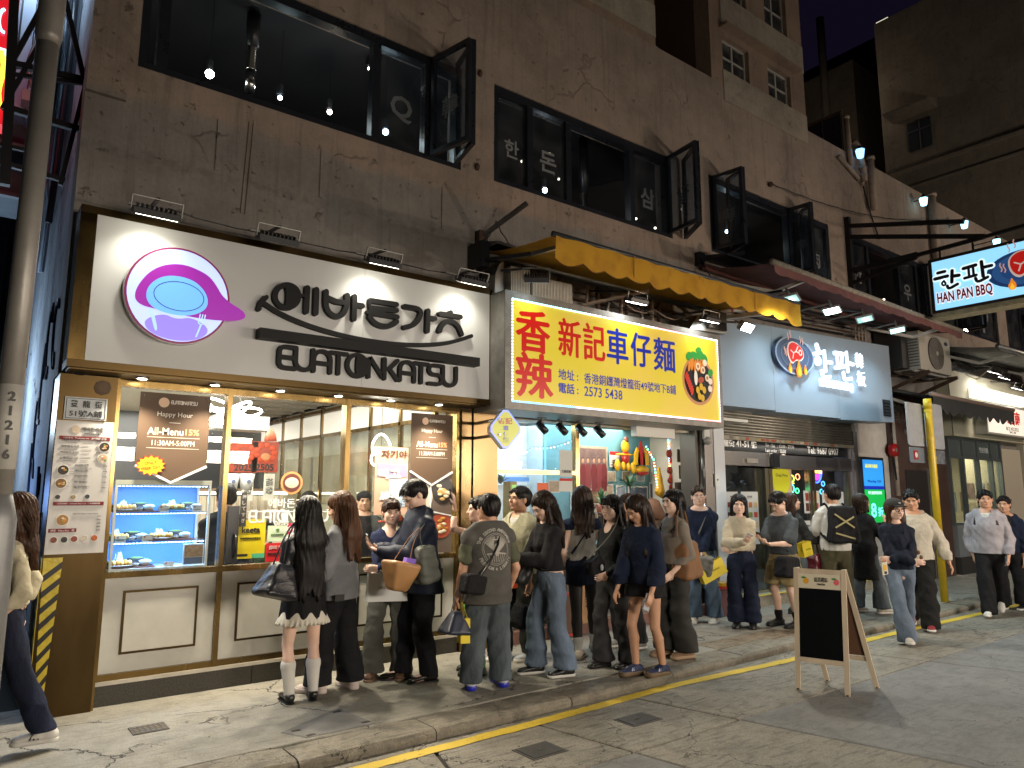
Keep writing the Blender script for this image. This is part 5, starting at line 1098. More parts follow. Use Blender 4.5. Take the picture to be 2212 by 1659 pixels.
for(u,v,r_,c_)in((258,330,.042,'#2a1a14'),(255,388,.040,'#c9b8a0'),(55,448,.042,'#2c1c12'),(50,512,.042,'#7a5a30'),(75,688,.046,'#b08040'),(40,782,.026,'#7a3a20'),(92,782,.026,'#20201e'),(142,780,.026,'#8a3a24'),(192,778,.026,'#c9c0b0'),(245,778,.026,'#b85a20'),(40,578,.02,'#303030'),(118,578,.02,'#a08a60'),(190,576,.02,'#303a44')):
 MB().tube([(mxx(u),y,mz(v)),(mxx(u),y-.003,mz(v))],r_,20).build("dish_photo",M((.75,.73,.7),.5),mn);MB().tube([(mxx(u),y-.003,mz(v)),(mxx(u),y-.0036,mz(v))],r_*.85,20).build("dish",M(c_,.5,var=.5,vs=60),mn)
 if r_>.03:
  for k_ in range(6):MB().ball((mxx(u)+rr.uniform(-.02,.02),y-.004,mz(v)+rr.uniform(-.015,.015)),(.009,.001,.006),6,4).build("dish_piece",M(('#d8b070','#c87830','#e8e0d0','#7a9a40')[k_%4],.6),mn)
for i,s in enumerate(("$213","$256","$268","$70","$73")):text(s,BK,mn,(mxx(262),y,mz(672+i*17)),w=.025,res=1)
text("모둠가츠 | Mixed Cutlet Platter",BK,mn,(mxx(190),y,mz(660)),w=.17,res=1)
npl=thing("street_number_plate","white enamel street number plate with black Chinese characters above menu","sign",(.76,6.49,2.2));B("plate",.615,.905,6.482,6.499,2.195,2.37,M((.50,.53,.55),.4,var=.2,vs=12),npl);mb=MB()
for q in((.625,.895,2.357,2.361),(.625,.895,2.203,2.207),(.625,.629,2.207,2.357),(.891,.895,2.207,2.357)):mb.box(q[0],q[1],6.480,6.482,q[2],q[3])
mb.build("border",BK,npl)
for i,ch in enumerate("登龍街"):text(ch,BK,npl,(.68+i*.082,6.4815,2.318),w=.052,h=.055,bold=.02)
text("51號A鋪",BK,npl,(.762,6.4815,2.243),w=.225,h=.052,bold=.02)
og=thing("wall_stain","round octagonal dark mark left on the brass pillar above number plate","mark",(.865,6.499,2.47));MB().tube([(.865,6.4995,2.46),(.865,6.490,2.46)],.062,8).build("octagon",M((.10,.06,.035),.6,.3),og);MB().tube([(.865,6.489,2.46),(.865,6.486,2.46)],.04,16).build("ring",M((.12,.075,.04),.6,.3),og)
hz=thing("hazard_tape","yellow and black striped hazard tape peeling off the pillar's corner","tape",(.62,6.5,.2));YM=M((.62,.47,.03),.35,var=.15,vs=14,bump=.5,bs=22)
for(a,b,yb)in((.572,.70,None),):
 vs=[(.575,6.493,1.15),(.70,6.493,1.15),(.655,6.493,.10),(.60,6.493,.12)];MB().prism(vs[::-1],(0,.005,0)).build("tape",YM,hz)
 def clipx(z):f=(1.15-z)/1.05;return .575+.02*f,.70-.045*f
 z=1.12
 while z>.15:
  l0,r0=clipx(z-.09);l1,r1=clipx(z);a1,b1=clipx(z);pts=[(l0,6.4915,z-.10),(r1,6.4915,z),(clipx(z-.05)[1],6.4915,z-.05),(clipx(z-.15)[0],6.4915,z-.15)];MB().prism(pts[::-1][::-1],(0,-.001,0)).build("black_stripe",M((.015,.014,.012),.35),hz);z-=.115
 MB().prism([(.564,6.5,1.15),(.564,6.62,1.15),(.564,6.62,.15),(.564,6.5,.15)],(.004,0,0)).build("tape",YM,hz)
 for i in range(8):zz=1.05-i*.115;MB().prism([(.562,6.5,zz),(.562,6.62,zz+.06),(.562,6.62,zz+.01),(.562,6.5,zz-.05)],(.002,0,0)).build("black_stripe",M((.015,.014,.012),.35),hz)
 # people inside
 # ================================================================ white sign with black Korean letters
SF=M((.57,.575,.575),.55,var=.04,vs=1.5);sg=thing("shop_sign","large white sign box with black wordmark and round blue lit emblem","sign",(2.5,6.25,2.57));SY=6.25;X0,X1=.635,4.49
MB().box(X0+.06,X1-.02,SY+.004,6.595,2.62,3.80).build("panel",SF,sg)
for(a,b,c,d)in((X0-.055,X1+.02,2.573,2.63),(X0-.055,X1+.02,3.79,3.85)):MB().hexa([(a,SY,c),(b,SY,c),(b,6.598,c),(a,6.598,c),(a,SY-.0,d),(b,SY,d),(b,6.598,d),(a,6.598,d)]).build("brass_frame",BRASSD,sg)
B("brass_frame",X0-.055,X0+.058,SY+.001,6.598,2.631,3.789,BRASS,sg);B("brass_frame",X1-.02,X1+.02,SY+.001,6.598,2.631,3.789,BRASS,sg)
B("panel_seam",2.978,2.98,SY+.002,SY+.004,2.64,3.78,M((.3,.28,.26),.8),sg)
BLC=M((.004,.004,.005),.55,spec=.25)
def S2(u,v):q=P(u,v,y=SY);return Vector((q.x,SY+.004,q.z))
C2=lambda x,y:((1000+x/2.011)/1.852,(750+y/2.011)/1.852)
def st(name,pts,wd,dp=.05,cap=True,close=False):mb=MB();stroke(mb,[S2(*C2(*p))for p in pts],wd,(0,-1,0),dp,cap,close);return mb
KW=.050
mb=st("l",[(285+95*math.cos(a),882+92*math.sin(a))for a in np.linspace(0,2*math.pi,30,endpoint=False)],.046,close=True);mb.prism([S2(*C2(285+90*math.cos(R(a)),882+90*math.sin(R(a))))for a in range(-105,106,14)]+[S2(*C2(262+18*math.cos(R(a)),882+80*math.sin(R(a))))for a in(60,20,-20,-60)],(0,-.05,0));mb2=st("",[(385,875),(438,878)],.03);mb.v+=[];mb.build("letter",BLC,sg);mb2.build("letter_stroke",BLC,sg)
for pts,n_ in(([(450,815),(440,1005)],"letter_stroke"),([(522,828),(516,1018)],"letter_stroke"),([(600,845),(594,950),(620,1015),(680,1050),(735,1030),(765,960),(770,875)],"letter"),([(612,895),(680,925),(765,935)],"letter_stroke"),([(828,885),(822,1065)],"letter"),([(828,950),(890,960)],"letter_stroke"),([(955,915),(1165,948)],"letter"),([(955,915),(952,975),(1165,995)],"letter_stroke"),([(940,1010),(1170,1048)],"letter_stroke"),([(1050,985),(1048,1030)],"letter_stroke"),([(950,1050),(985,1095),(1050,1125),(1120,1120),(1165,1085)],"letter_stroke"),([(1230,963),(1365,985),(1350,1060),(1300,1115),(1230,1132)],"letter"),([(1418,998),(1412,1160)],"letter"),([(1418,1055),(1472,1062)],"letter_stroke"),([(1515,1022),(1678,1048)],"letter"),([(1600,1012),(1600,1035)],"letter_stroke"),([(1510,1160),(1525,1115),(1570,1080),(1620,1085),(1665,1125),(1688,1185)],"letter_stroke"),([(120,890),(75,935),(60,985)],"swash"),([(95,935),(250,1035),(500,1135),(800,1215),(1100,1262),(1350,1275),(1550,1262),(1680,1230),(1765,1200)],"swash")):
 k_=pts
 if len(pts)>3:
  q=[Vector(p)for p in pts]
  for _ in range(2):q=[q[0]]+[x for a,b in zip(q[:-1],q[1:])for x in(a.lerp(b,.25),a.lerp(b,.75))]+[q[-1]]
  k_=[tuple(p)for p in q]
 st(n_,k_,KW if "swash" not in n_ else .04).build(n_,BLC,sg)
a,b=S2(550,718),S2(1025,800);c_,d_=S2(550,742),S2(1025,782)
B("shelf_bar",1.965,4.27,SY-.11,SY+.003,2.955,3.045,BLC,sg)
eva(2.825,3.06,1.80,.19,BLC,sg,SY+.004,.04,.040)
# round emblem: a plain plate, napkin, knife and fork stand-in
em=MB().tube([(1.31,SY+.003,3.225),(1.31,SY-.06,3.225)],.405,48).build("emblem_box",M((.62,.62,.64),.4),sg);yE=SY-.061
MB().tube([(1.31,yE,3.225),(1.31,yE-.004,3.225)],.40,48).build("emblem_rim",E('#8a2a58',.5),em);MB().tube([(1.31,yE-.004,3.225),(1.31,yE-.007,3.225)],.383,48).build("emblem_face",E('#b4c2ff',1.25),em)
def blob(pts,y,d,mat,name):
 q=[Vector((p[0],y,p[1]))for p in pts]
 for _ in range(3):q=[x for a,b in zip(q,q[1:]+q[:1])for x in(a.lerp(b,.25),a.lerp(b,.75))]
 return MB().prism(q,(0,-d,0)).build(name,mat,em)
blob([(1.0,3.10),(.98,3.22),(1.10,3.42),(1.30,3.50),(1.50,3.45),(1.58,3.38),(1.66,3.25),(1.86,3.16),(1.82,3.08),(1.5,3.05),(1.2,3.08)],yE-.007,.004,E('#a02ba8',.75),"napkin")
blob([(1.06,3.16),(1.08,3.28),(1.2,3.38),(1.4,3.38),(1.52,3.28),(1.54,3.16),(1.45,3.08),(1.3,3.05),(1.13,3.08)],yE-.011,.004,E('#6fb2ff',1.05),"plate")
blob([(1.05,2.98),(1.2,3.06),(1.3,3.02),(1.42,3.06),(1.57,2.98),(1.50,2.88),(1.31,2.84),(1.12,2.88)],yE-.007,.003,E('#9a86f0',.9),"placemat")
NV=M((.03,.03,.12),.4)
stroke(MB(),[Vector((1.31+.19*math.cos(a),yE-.015,3.215+.12*math.sin(a)))for a in np.linspace(0,2*math.pi,30,endpoint=False)],.006,(0,-1,0),.001,closed=True).build("plate_ring",NV,em)
kb=blob([(1.09,3.10),(1.13,3.06),(1.17,2.92),(1.15,2.90),(1.12,3.0)],yE-.010,.004,E('#a9cdff',1.1),"knife")
mb=MB()
for dx in(-.02,0,.02):stroke(mb,[(1.50+dx,yE-.010,3.09),(1.49+dx,yE-.010,3.02)],.008,(0,-1,0),.004)
stroke(mb,[(1.47,yE-.010,3.02),(1.49,yE-.010,3.0),(1.51,yE-.010,3.02)],.01,(0,-1,0),.004);stroke(mb,[(1.49,yE-.010,3.0),(1.46,yE-.010,2.90)],.012,(0,-1,0),.004);mb.build("fork",E('#a9cdff',1.1),em)
def flood(c,dirv,w_,h_,lab,emit,power,col,ang=110,arm=None,fins=True,grp=None,body=None,size=.06,d_=.05):
 """a floodlight: finned housing, lens, yoke, arm; lens looks along dirv"""
 c,dirv=Vector(c),Vector(dirv).normalized();sd=dirv.cross(Vector((0,0,1))).normalized();up=sd.cross(dirv)
 t=thing("floodlight",lab,"floodlight",c,grp);bm=body or M((.03,.03,.035),.4)
 MB().obox(c,sd*w_/2,up*h_/2,dirv*d_/2).build("housing",bm,t)
 if fins:
  for i in range(9):MB().obox(c-dirv*(d_/2+.014)+sd*(i-4)*w_/10,sd*.004,up*h_*.45,dirv*.0135).build("fin",bm,t)
 MB().obox(c+dirv*(d_/2+.002),sd*w_*.44,up*h_*.42,dirv*.0015).build("lens",emit,t)
 mb=MB();
 for s_ in(-1,1):mb.bar(c+sd*s_*(w_/2+.012),c+sd*s_*(w_/2+.012)-dirv*.11,.02,.006,up=sd)
 mb.bar(c+sd*(w_/2+.012)-dirv*.11,c-sd*(w_/2+.012)-dirv*.11,.03,.006,up=dirv);mb.build("yoke",GALV,t)
 if arm:MB().bar(c-dirv*.115,arm,.022).build("arm",bm,t)
 if power:lamp('SPOT',c+dirv*(d_/2+.02),power,col,size,c+dirv,ang,.8)
 return t
for i,x in enumerate((1.06,2.02,3.03,4.05)):
 on=(1,0,1,1)[i]
 flood((x,5.98,3.80),(0,.42,-.9),.34,.13,("finned black floodlight above the round emblem","unlit finned black floodlight above the first big letter","finned black floodlight above the middle of the white sign","finned black floodlight nearest the yellow awning")[i],E((1,.95,.75),12 if on else .01,False),(20,0,20,18)[i]if on else 0,(1,.94,.78),125,(x,6.25,3.94),grp="floodlights along the white sign",size=.04)
 MB().bar((x-.16,6.24,3.93),(x+.16,6.24,3.93),.03,.02).build("bracket",GALV,[o for o in bpy.data.objects if o.name.startswith('floodlight')][-1])
 # ================================================================ yellow noodle sign
yy0=5.98;ys=thing("shop_sign","bright yellow light box sign with red and blue Chinese characters","sign",(6.3,yy0,2.5));YX0,YX1,YZ0,YZ1=4.48,8.17,2.51,3.79
B("sign_box",YX0,YX1,yy0+.02,6.56,YZ0,YZ1,M((.30,.29,.27),.45,.6,var=.3,vs=6),ys)
for q in((YX0,YX1,YZ0,YZ0+.075),(YX0,YX1,YZ1-.075,YZ1),(YX0,YX0+.085,YZ0+.075,YZ1-.075),(YX1-.06,YX1,YZ0+.075,YZ1-.075)):B("steel_frame",q[0],q[1],yy0,yy0+.019,q[2],q[3],M((.22,.21,.19),.5,.7,var=.3,vs=9),ys)
m=bpy.data.materials.new("backlit yellow");m.use_nodes=True;n=m.node_tree.nodes;l=m.node_tree.links;b=n["Principled BSDF"];tc=n.new("ShaderNodeTexCoord");ns=n.new("ShaderNodeTexNoise");ns.inputs["Scale"].default_value=1.2;l.new(tc.outputs["Object"],ns.inputs["Vector"])
cr=n.new("ShaderNodeValToRGB");cr.color_ramp.elements[0].position=.42;cr.color_ramp.elements[0].color=(.86,.70,.02,1);cr.color_ramp.elements[1].position=.68;cr.color_ramp.elements[1].color=(1,.60,.16,1);l.new(ns.outputs[0],cr.inputs[0]);l.new(cr.outputs[0],b.inputs["Emission Color"]);b.inputs["Emission Strength"].default_value=.38;b.inputs["Base Color"].default_value=(.5,.38,.02,1);b.inputs["Roughness"].default_value=.35
B("yellow_face",YX0+.085,YX1-.06,yy0+.012,yy0+.0195,YZ0+.075,YZ1-.075,m,ys)
RED,BLU=E('#d01408',.5),E('#0e2cb0',.35);FY=yy0+.0115
def fat(ch,mt,c,w_,h_,e):
 """a character printed bold: the glyph several times, a hair apart"""
 v,f=glyphs(ch,0,3,0);lo,hi=v.min(0),v.max(0);V_,F_=[],[]
 for k_,(dx,dz)in enumerate(((0,0),(e,0),(-e,0),(0,e*.6),(0,-e*.6))):
  q=(v-(lo+hi)/2)/(hi-lo);b0=len(V_)*len(v);V_.append(np.stack([c[0]+q[:,0]*w_+dx,c[1]-.001-(q[:,2]+.5)*.001-k_*.0003,c[2]+q[:,1]*h_+dz],1));F_+=[tuple(i+b0 for i in g)for g in f]
 return link("character",np.concatenate(V_).astype(np.float32),F_,mt,ys)
for ch,xc,zc,w_,h_ in(("香",4.87,3.385,.46,.46),("辣",4.89,2.90,.50,.48)):fat(ch,RED,(xc,FY,zc),w_,h_,.016)
for ch,x0,x1,z0,z1,mt in(("新",5.24,5.57,3.17,3.60,RED),("記",5.62,5.96,3.17,3.60,RED),("車",6.00,6.35,3.17,3.60,BLU),("仔",6.41,6.76,3.18,3.60,BLU),("麵",6.82,7.22,3.17,3.59,BLU)):fat(ch,mt,((x0+x1)/2,FY,(z0+z1)/2),x1-x0,z1-z0,.009)
text("地址 :",BLU,ys,(5.38,FY,2.955),w=.30,h=.12,bold=.012,depth=.002);text("電話 :",BLU,ys,(5.38,FY,2.80),w=.30,h=.12,bold=.02,depth=.002)
text("香港銅鑼灣燈籠街49號地下B鋪",BLU,ys,(6.42,FY,2.945),w=1.60,h=.125,bold=.008,depth=.002);text("2573 5438",BLU,ys,(5.93,FY,2.795),w=.62,h=.115,bold=.01,depth=.002)
bw=MB().tube([(7.68,FY,3.11),(7.68,FY-.002,3.11)],.325,36).build("bowl_rim",E('#c98a5a',.5),ys);MB().tube([(7.68,FY-.002,3.11),(7.68,FY-.004,3.11)],.285,36).build("bowl_inside",E('#16161c',.3),bw)
rr=random.Random(8);mb=MB()
def food(nm,x,z,rx,rz,col,rot=0):
 pts=[(x+rx*math.cos(a)*math.cos(rot)-rz*math.sin(a)*math.sin(rot),z+rx*math.cos(a)*math.sin(rot)+rz*math.sin(a)*math.cos(rot))for a in np.linspace(0,2*math.pi,12,endpoint=False)]
 global _fy;_fy-=.0007;return MB().prism([Vector((p[0],_fy,p[1]))for p in pts],(0,-.001,0)).build(nm,E(col,.45),bw)
_fy=FY-.005
for(x,z,r_)in((7.50,3.42,.07),(7.60,3.44,.07),(7.72,3.46,.08),(7.82,3.42,.07),(7.70,3.52,.06),(7.93,3.24,.06)):food("lettuce_leaf",x,z,r_,r_*.8,'#2f9a3a',rr.uniform(0,3))
for i in range(6):food("squid_strip",7.50+i*.055,3.30+.02*(i%2),.028,.09,'#e88a2c',-.3+i*.1)
for i in range(7):food("red_sausage",7.42+i*.018,3.16-i*.035,.055,.02,'#d8341c',1.1)
for(x,z)in((7.66,3.30),(7.76,3.26),(7.84,3.16)):food("squid_ring",x,z,.045,.05,'#f0d8b8');food("squid_ring_hole",x,z,.022,.025,'#b8763c')
for(x,z)in((7.80,3.36),(7.90,3.12),(7.89,3.02)):food("fish_ball",x,z,.045,.045,'#f2dcc8')
food("radish",7.60,3.14,.035,.10,'#f4ead8');food("pork_slice",7.70,3.12,.07,.04,'#b04a2a',.3)
for(x,z)in((7.63,2.98),(7.70,3.03),(7.76,2.99),(7.66,2.90),(7.72,2.88)):food("curry_fish_ball",x,z,.038,.048,'#e0b020')
ledc=[(.35,.75,1),(.3,1,.9),(.9,1,.9),(1,.95,1),(1,.3,.5)]
mb=None;pts=[]
for i in range(118):f=i/117;pts.append((YX0+.10+f*(YX1-YX0-.175),YZ1-.085,(.35,.95,.95)if f<.3 else(.95,1,1)if f<.65 else(1,.35,.45)if f<.9 else(1,.95,1)))
for i in range(118):f=i/117;pts.append((YX0+.10+f*(YX1-YX0-.175),YZ0+.085,(.1,.4,1)if f<.25 else(.5,.55,1)if f<.6 else(1,.6,.9)if f<.85 else(1,.25,.35)))
for i in range(32):f=i/31;pts.append((YX0+.095,YZ0+.10+f*1.08,(.25,.7,1)));pts.append((YX1-.075,YZ0+.10+f*1.08,(1,.9,1)))
for x,z,c_ in pts:B("led",x-.008,x+.008,yy0-.004,yy0-.0005,z-.008,z+.008,E(c_,5,False),ys)
# gear on top of it
flood((4.72,5.75,3.90),(.25,.35,-.9),.26,.26,"big black finned floodlight at the left end of the yellow sign",E((.6,.85,1),3,False),10,(.75,.92,1),120,(4.55,6.4,4.1))
flood((6.30,5.78,3.92),(0,.3,-.95),.30,.12,"narrow floodlight over the middle of the yellow sign",E((.95,1,1),30,False),13,(.95,1,.98),130,(6.1,6.4,4.15));flood((7.7,5.78,3.90),(0,.3,-.95),.30,.12,"narrow floodlight over the bowl picture of the yellow sign",E((.95,1,1),30,False),12,(.95,1,.98),130,(7.7,6.4,4.1))
def vent(x0,x1,y0,y1,z0,z1,lab):
 t=thing("ventilation_box",lab,"vent",(x0,y0,z0));B("box",x0,x1,y0+.01,y1,z0,z1,M((.50,.46,.38),.6,var=.2),t);n_=int((x1-x0)/.022)
 for i in range(n_):B("slat",x0+i*(x1-x0)/n_,x0+(i+.5)*(x1-x0)/n_,y0-.01,y0+.009,z0,z1,M((.55,.52,.45),.6,var=.2),t)
vent(4.95,5.55,6.1,6.5,3.80,4.06,"cream slatted vent box standing on the yellow sign");vent(4.66,4.93,6.12,6.5,3.80,4.12,"narrow cream vent box behind the big black floodlight")
t=thing("curved_duct","grey curved metal duct hood behind the yellow sign's left end","duct",(4.5,6.3,3.8));MB().prism([(4.50,6.2,3.80),(4.62,6.2,3.80),(4.62,6.2,4.20),(4.56,6.2,4.14),(4.51,6.2,4.02)],(0,.3,0)).build("hood",GALV,t)
t=thing("exhaust_hood","grimy metal exhaust hood on the yellow sign's right end","exhaust hood",(7.8,6.1,3.8));MB().hexa([(7.55,6.0,3.80),(8.2,5.9,3.80),(8.2,6.5,3.80),(7.55,6.5,3.80),(7.75,6.0,4.02),(8.2,5.9,4.10),(8.2,6.5,4.10),(7.75,6.5,4.02)]).build("hood",GALV,t);B("opening",7.82,8.17,5.86,5.9,3.83,4.08,M((.025,.018,.012),.8,var=.5,vs=20),t)
pr=thing("pipe_rack","rusty bars and grimy pipes on the wall between sign and awning","pipes",(6.5,6.4,3.9));rr=random.Random(4)
for i in range(10):x=5.65+i*.2;MB().tube([(x,6.35+rr.uniform(0,.2),3.7),(x+rr.uniform(-.05,.05),6.4,4.22)],rr.choice((.02,.03)),6).build("pipe",(RUST,GALV,OLDP)[i%3],pr,True)
for z in(3.9,4.05,4.15):MB().bar((5.6,6.5,z),(8.1,6.5,z+rr.uniform(-.03,.03)),.03).build("rail",RUST,pr)
MB().bar((6.0,6.4,3.95),(6.6,5.85,4.12),.05,.03).build("strut",OLDP,pr)
for i in range(4):MB().tube([(6.2+i*.3,6.3,4.1),(6.3+i*.3,6.1,3.92),(6.6+i*.3,6.2,3.95),(6.9+i*.3,6.3,4.05)],.008,5).build("loose_wire",(BLK,OLDP)[i%2],pr,True)
# yellow awning -----------------------------------------------------------
aw=thing("awning","yellow scalloped fabric awning over the yellow noodle sign","awning",(6.6,5.8,4.2))
YF=bpy.data.materials.new("yellow canvas");YF.use_nodes=True;n=YF.node_tree.nodes;l=YF.node_tree.links;b=n["Principled BSDF"];b.inputs["Base Color"].default_value=(.72,.36,.03,1);b.inputs["Roughness"].default_value=.8
tr_=n.new("ShaderNodeBsdfTranslucent");tr_.inputs[0].default_value=(.8,.45,.04,1);mx=n.new("ShaderNodeMixShader");mx.inputs[0].default_value=.4;o_=[x for x in n if x.type=='OUTPUT_MATERIAL'][0];l.new(b.outputs[0],mx.inputs[1]);l.new(tr_.outputs[0],mx.inputs[2]);l.new(mx.outputs[0],o_.inputs[0])
tc=n.new("ShaderNodeTexCoord");ns=n.new("ShaderNodeTexNoise");ns.inputs["Scale"].default_value=5;ns.inputs["Detail"].default_value=6;l.new(tc.outputs["Object"],ns.inputs["Vector"]);cr=n.new("ShaderNodeValToRGB");cr.color_ramp.elements[0].position=.3;cr.color_ramp.elements[0].color=(.42,.2,.02,1);cr.color_ramp.elements[1].position=.55;cr.color_ramp.elements[1].color=(.66,.36,.03,1);l.new(ns.outputs[0],cr.inputs[0]);l.new(cr.outputs[0],b.inputs["Base Color"])
AX0,AX1,AYb,AYf,AZb,AZf=4.50,8.85,6.45,5.2,4.33,4.17
NX,NY=60,8;vs=[]
for j in range(NY+1):
 for i in range(NX+1):
  f,g=i/NX,j/NY;vs.append((lerp(AX0+.0,AX1,f),lerp(AYb,AYf,g),lerp(AZb,AZf,g)-.03*math.sin(math.pi*g)+.006*math.sin(f*40)*math.sin(math.pi*g)))
link("canopy",vs,[(j*(NX+1)+i,j*(NX+1)+i+1,(j+1)*(NX+1)+i+1,(j+1)*(NX+1)+i)for j in range(NY)for i in range(NX)],YF,aw,True)
vs=[];N=220
for i in range(N+1):
 f=i/N;x=lerp(AX0,AX1,f);sc_=abs(math.sin(f*math.pi*13));dr_=.235+.05*sc_+(.06*max(0,(f-.94)/.06));yv=AYf-.03+.012*math.sin(f*60)
 for k_ in range(5):g=k_/4;vs.append((x,yv+.015*math.sin(f*33+g*2)*g,AZf-.01-dr_*g))
link("valance",vs,[(i*5+k_,(i+1)*5+k_,(i+1)*5+k_+1,i*5+k_+1)for i in range(N)for k_ in range(4)],YF,aw,True)
MB().tube([vs[i*5+4]for i in range(N+1)],.004,4).build("piping",M((.12,.05,.01),.8),aw);MB().tube([(AX0-.02,AYf,AZf+.01),(AX1+.03,AYf,AZf+.01)],.03,10).build("front_bar",M((.05,.055,.06),.4),aw,True)
MB().tube([(AX0,AYb,AZb),(AX1,AYb,AZb)],.05,12).build("roller",GALV,aw,True);B("side_bracket",4.40,4.50,6.3,6.58,4.12,4.42,BLK,aw)
MB().bar((4.46,6.35,4.2),(4.55,5.62,4.10),.05,.04).build("folding_arm",BLK,aw);MB().bar((4.55,5.62,4.10),(4.75,5.22,4.14),.04).build("folding_arm",GALV,aw);MB().bar((8.5,6.35,4.15),(8.7,5.4,4.08),.06,.05).build("folding_arm",WHITEP,aw)
t=thing("steel_bracket","slanting steel bar bracket bolted to plaster left of the awning","bracket",(4.6,6.5,4.7));MB().bar((4.55,6.55,4.55),(4.80,6.0,4.85),.05,.04).build("bar",GALV,t);B("plate",4.50,4.62,6.5,6.59,4.42,4.62,RUST,t)
t=thing("folded_tarpaulin","black folded tarpaulin behind the yellow awning's left end","tarpaulin",(5,6.4,4.45));MB().hexa([(4.6,6.3,4.42),(6.0,6.3,4.40),(6.0,6.59,4.4),(4.6,6.59,4.42),(4.7,6.4,4.5),(5.9,6.4,4.44),(5.9,6.59,4.48),(4.7,6.59,4.55)]).build("sheet",BLK,t)
t=thing("steel_bracket","black bracket stub under the third upper window","bracket",(8.6,6.4,5.2));MB().bar((8.55,6.55,5.12),(8.95,6.05,5.15),.07,.05).build("bar",BLK,t);B("plate",8.48,8.6,6.5,6.59,5.0,5.2,BLK,t)
# ================================================================ noodle shop opening under the yellow sign
TEAL0=M((.25,.32,.34),.6)
ns_=thing("noodle_shop","open noodle shop front under yellow sign, teal wall covered in photos","shop",(6.6,6.6,0))
B("floor",4.82,8.7,6.62,9.2,.10,.14,M((.2,.19,.17),.5),ns_);B("step",4.82,8.7,6.5,6.619,0,.135,M((.20,.10,.08),.7,var=.3),ns_);B("ceiling",4.5,8.75,6.0,9.2,2.62,2.66,M((.50,.47,.42),.7),ns_)
B("partition",6.38,6.42,7.655,8.05,.14,2.62,TEAL0,ns_);B("side_wall",4.81,4.85,6.91,9.2,.14,2.62,M((.35,.40,.42),.6),ns_)
TEAL=M((.12,.30,.34),.6,var=.1);B("back_wall",6.4,8.6,7.6,7.65,.14,2.62,TEAL,ns_);B("back_wall",4.85,6.379,8.0,8.05,.14,2.62,M((.42,.44,.44),.6),ns_);B("side_wall",8.50,8.58,6.91,7.599,.14,2.62,M((.55,.52,.44),.6),ns_)
B("steel_pillar",8.50,8.70,6.57,6.90,.0,2.62,STEEL,ns_);B("white_pillar",8.71,8.95,6.56,6.90,.0,2.70,M((.55,.57,.6),.45),ns_);B("dark_jamb",8.36,8.42,6.62,6.9,.14,2.56,M((.10,.09,.08),.4,.5),ns_);MB().tube([(8.46,6.6,.14),(8.46,6.6,2.55)],.035,10).build("steel_pole",STEEL,ns_,True)
# left glass
B("brass_mullion",6.09,6.15,6.66,6.74,.9,2.5,BRASS,ns_);B("brass_transom",4.82,6.089,6.66,6.73,1.86,1.91,BRASS,ns_);B("glass_pane",4.85,6.085,6.69,6.695,.95,1.855,glass((.85,.92,.98),0,.12),ns_);B("glass_pane",4.85,6.085,6.69,6.695,1.915,2.5,glass((.8,.9,.98),0,.10),ns_)
B("kitchen_counter",4.85,6.3,6.75,7.3,.14,.93,STEEL,ns_);B("blue_frame",4.9,6.3,7.85,7.89,1.80,1.86,M((.06,.18,.4),.5),ns_);B("blue_post",5.95,6.0,7.85,7.89,.9,1.8,M((.06,.18,.4),.5),ns_);B("pale_shutter",4.86,6.38,7.93,7.98,1.0,1.75,M((.6,.58,.5),.6),ns_)
B("counter",6.2,8.36,6.95,7.35,.14,.95,M((.42,.38,.3),.6,var=.2),ns_);B("counter_top",6.16,8.36,6.9,7.4,.951,.99,M((.06,.12,.14),.4),ns_)
for i,(a,b)in enumerate(((4.95,5.5),(5.6,6.3),(6.9,7.4))):B("tile_panel",a,b,6.40,6.419,.02,.12,M((.2,.10,.08),.7),ns_)if 0 else None
B("roller_casing",4.82,8.4,6.72,6.88,2.5,2.6,M((.38,.35,.28),.5,.4),ns_);B("control_box",7.02,7.78,6.50,6.60,2.38,2.53,M((.62,.60,.55),.5),ns_)
lamp('AREA',(6.6,7.6,2.58),90,(1,.93,.82),2.6,(6.6,7.6,0),sy=.9);lamp('AREA',(5.6,7.4,2.55),34,(.88,.95,1),1.0,(5.6,7.4,0),sy=.8);lamp('AREA',(6.4,6.15,2.58),170,(1,.85,.62),3.4,(6.4,6.0,0),sy=.25)
for i in range(7):
 x=4.75+i*.58;t=thing("downlight","%s small downlight in the noodle shop canopy ceiling, counted from the diamond sign"%("first","second","third","fourth","fifth","sixth","seventh")[i],"downlight",(x,6.3,2.61),"downlights of the noodle shop");MB().tube([(x,6.3,2.618),(x,6.3,2.606)],.04,12).build("lens",E((1,.95,.85),14,False),t)
MB().bar((5.30,6.45,2.565),(6.45,6.45,2.56),.05,.03).build("track",M((.25,.22,.18),.5),ns_)
for i in range(4):
 x=5.37+i*.31;t=thing("track_spotlight","%s black track spotlight hanging at the noodle shop front from the left"%("first","second","third","fourth")[i],"spotlight",(x,6.45,2.4),"black track spotlights");B("adapter",x-.05,x+.05,6.42,6.48,2.50,2.54,BLK,t);MB().tube([(x,6.45,2.5),(x,6.45,2.44)],.015,8).build("stem",BLK,t);MB().tube([(x-.02,6.50,2.45),(x+.02,6.40,2.34)],.042,14).build("can",BLK,t,True)
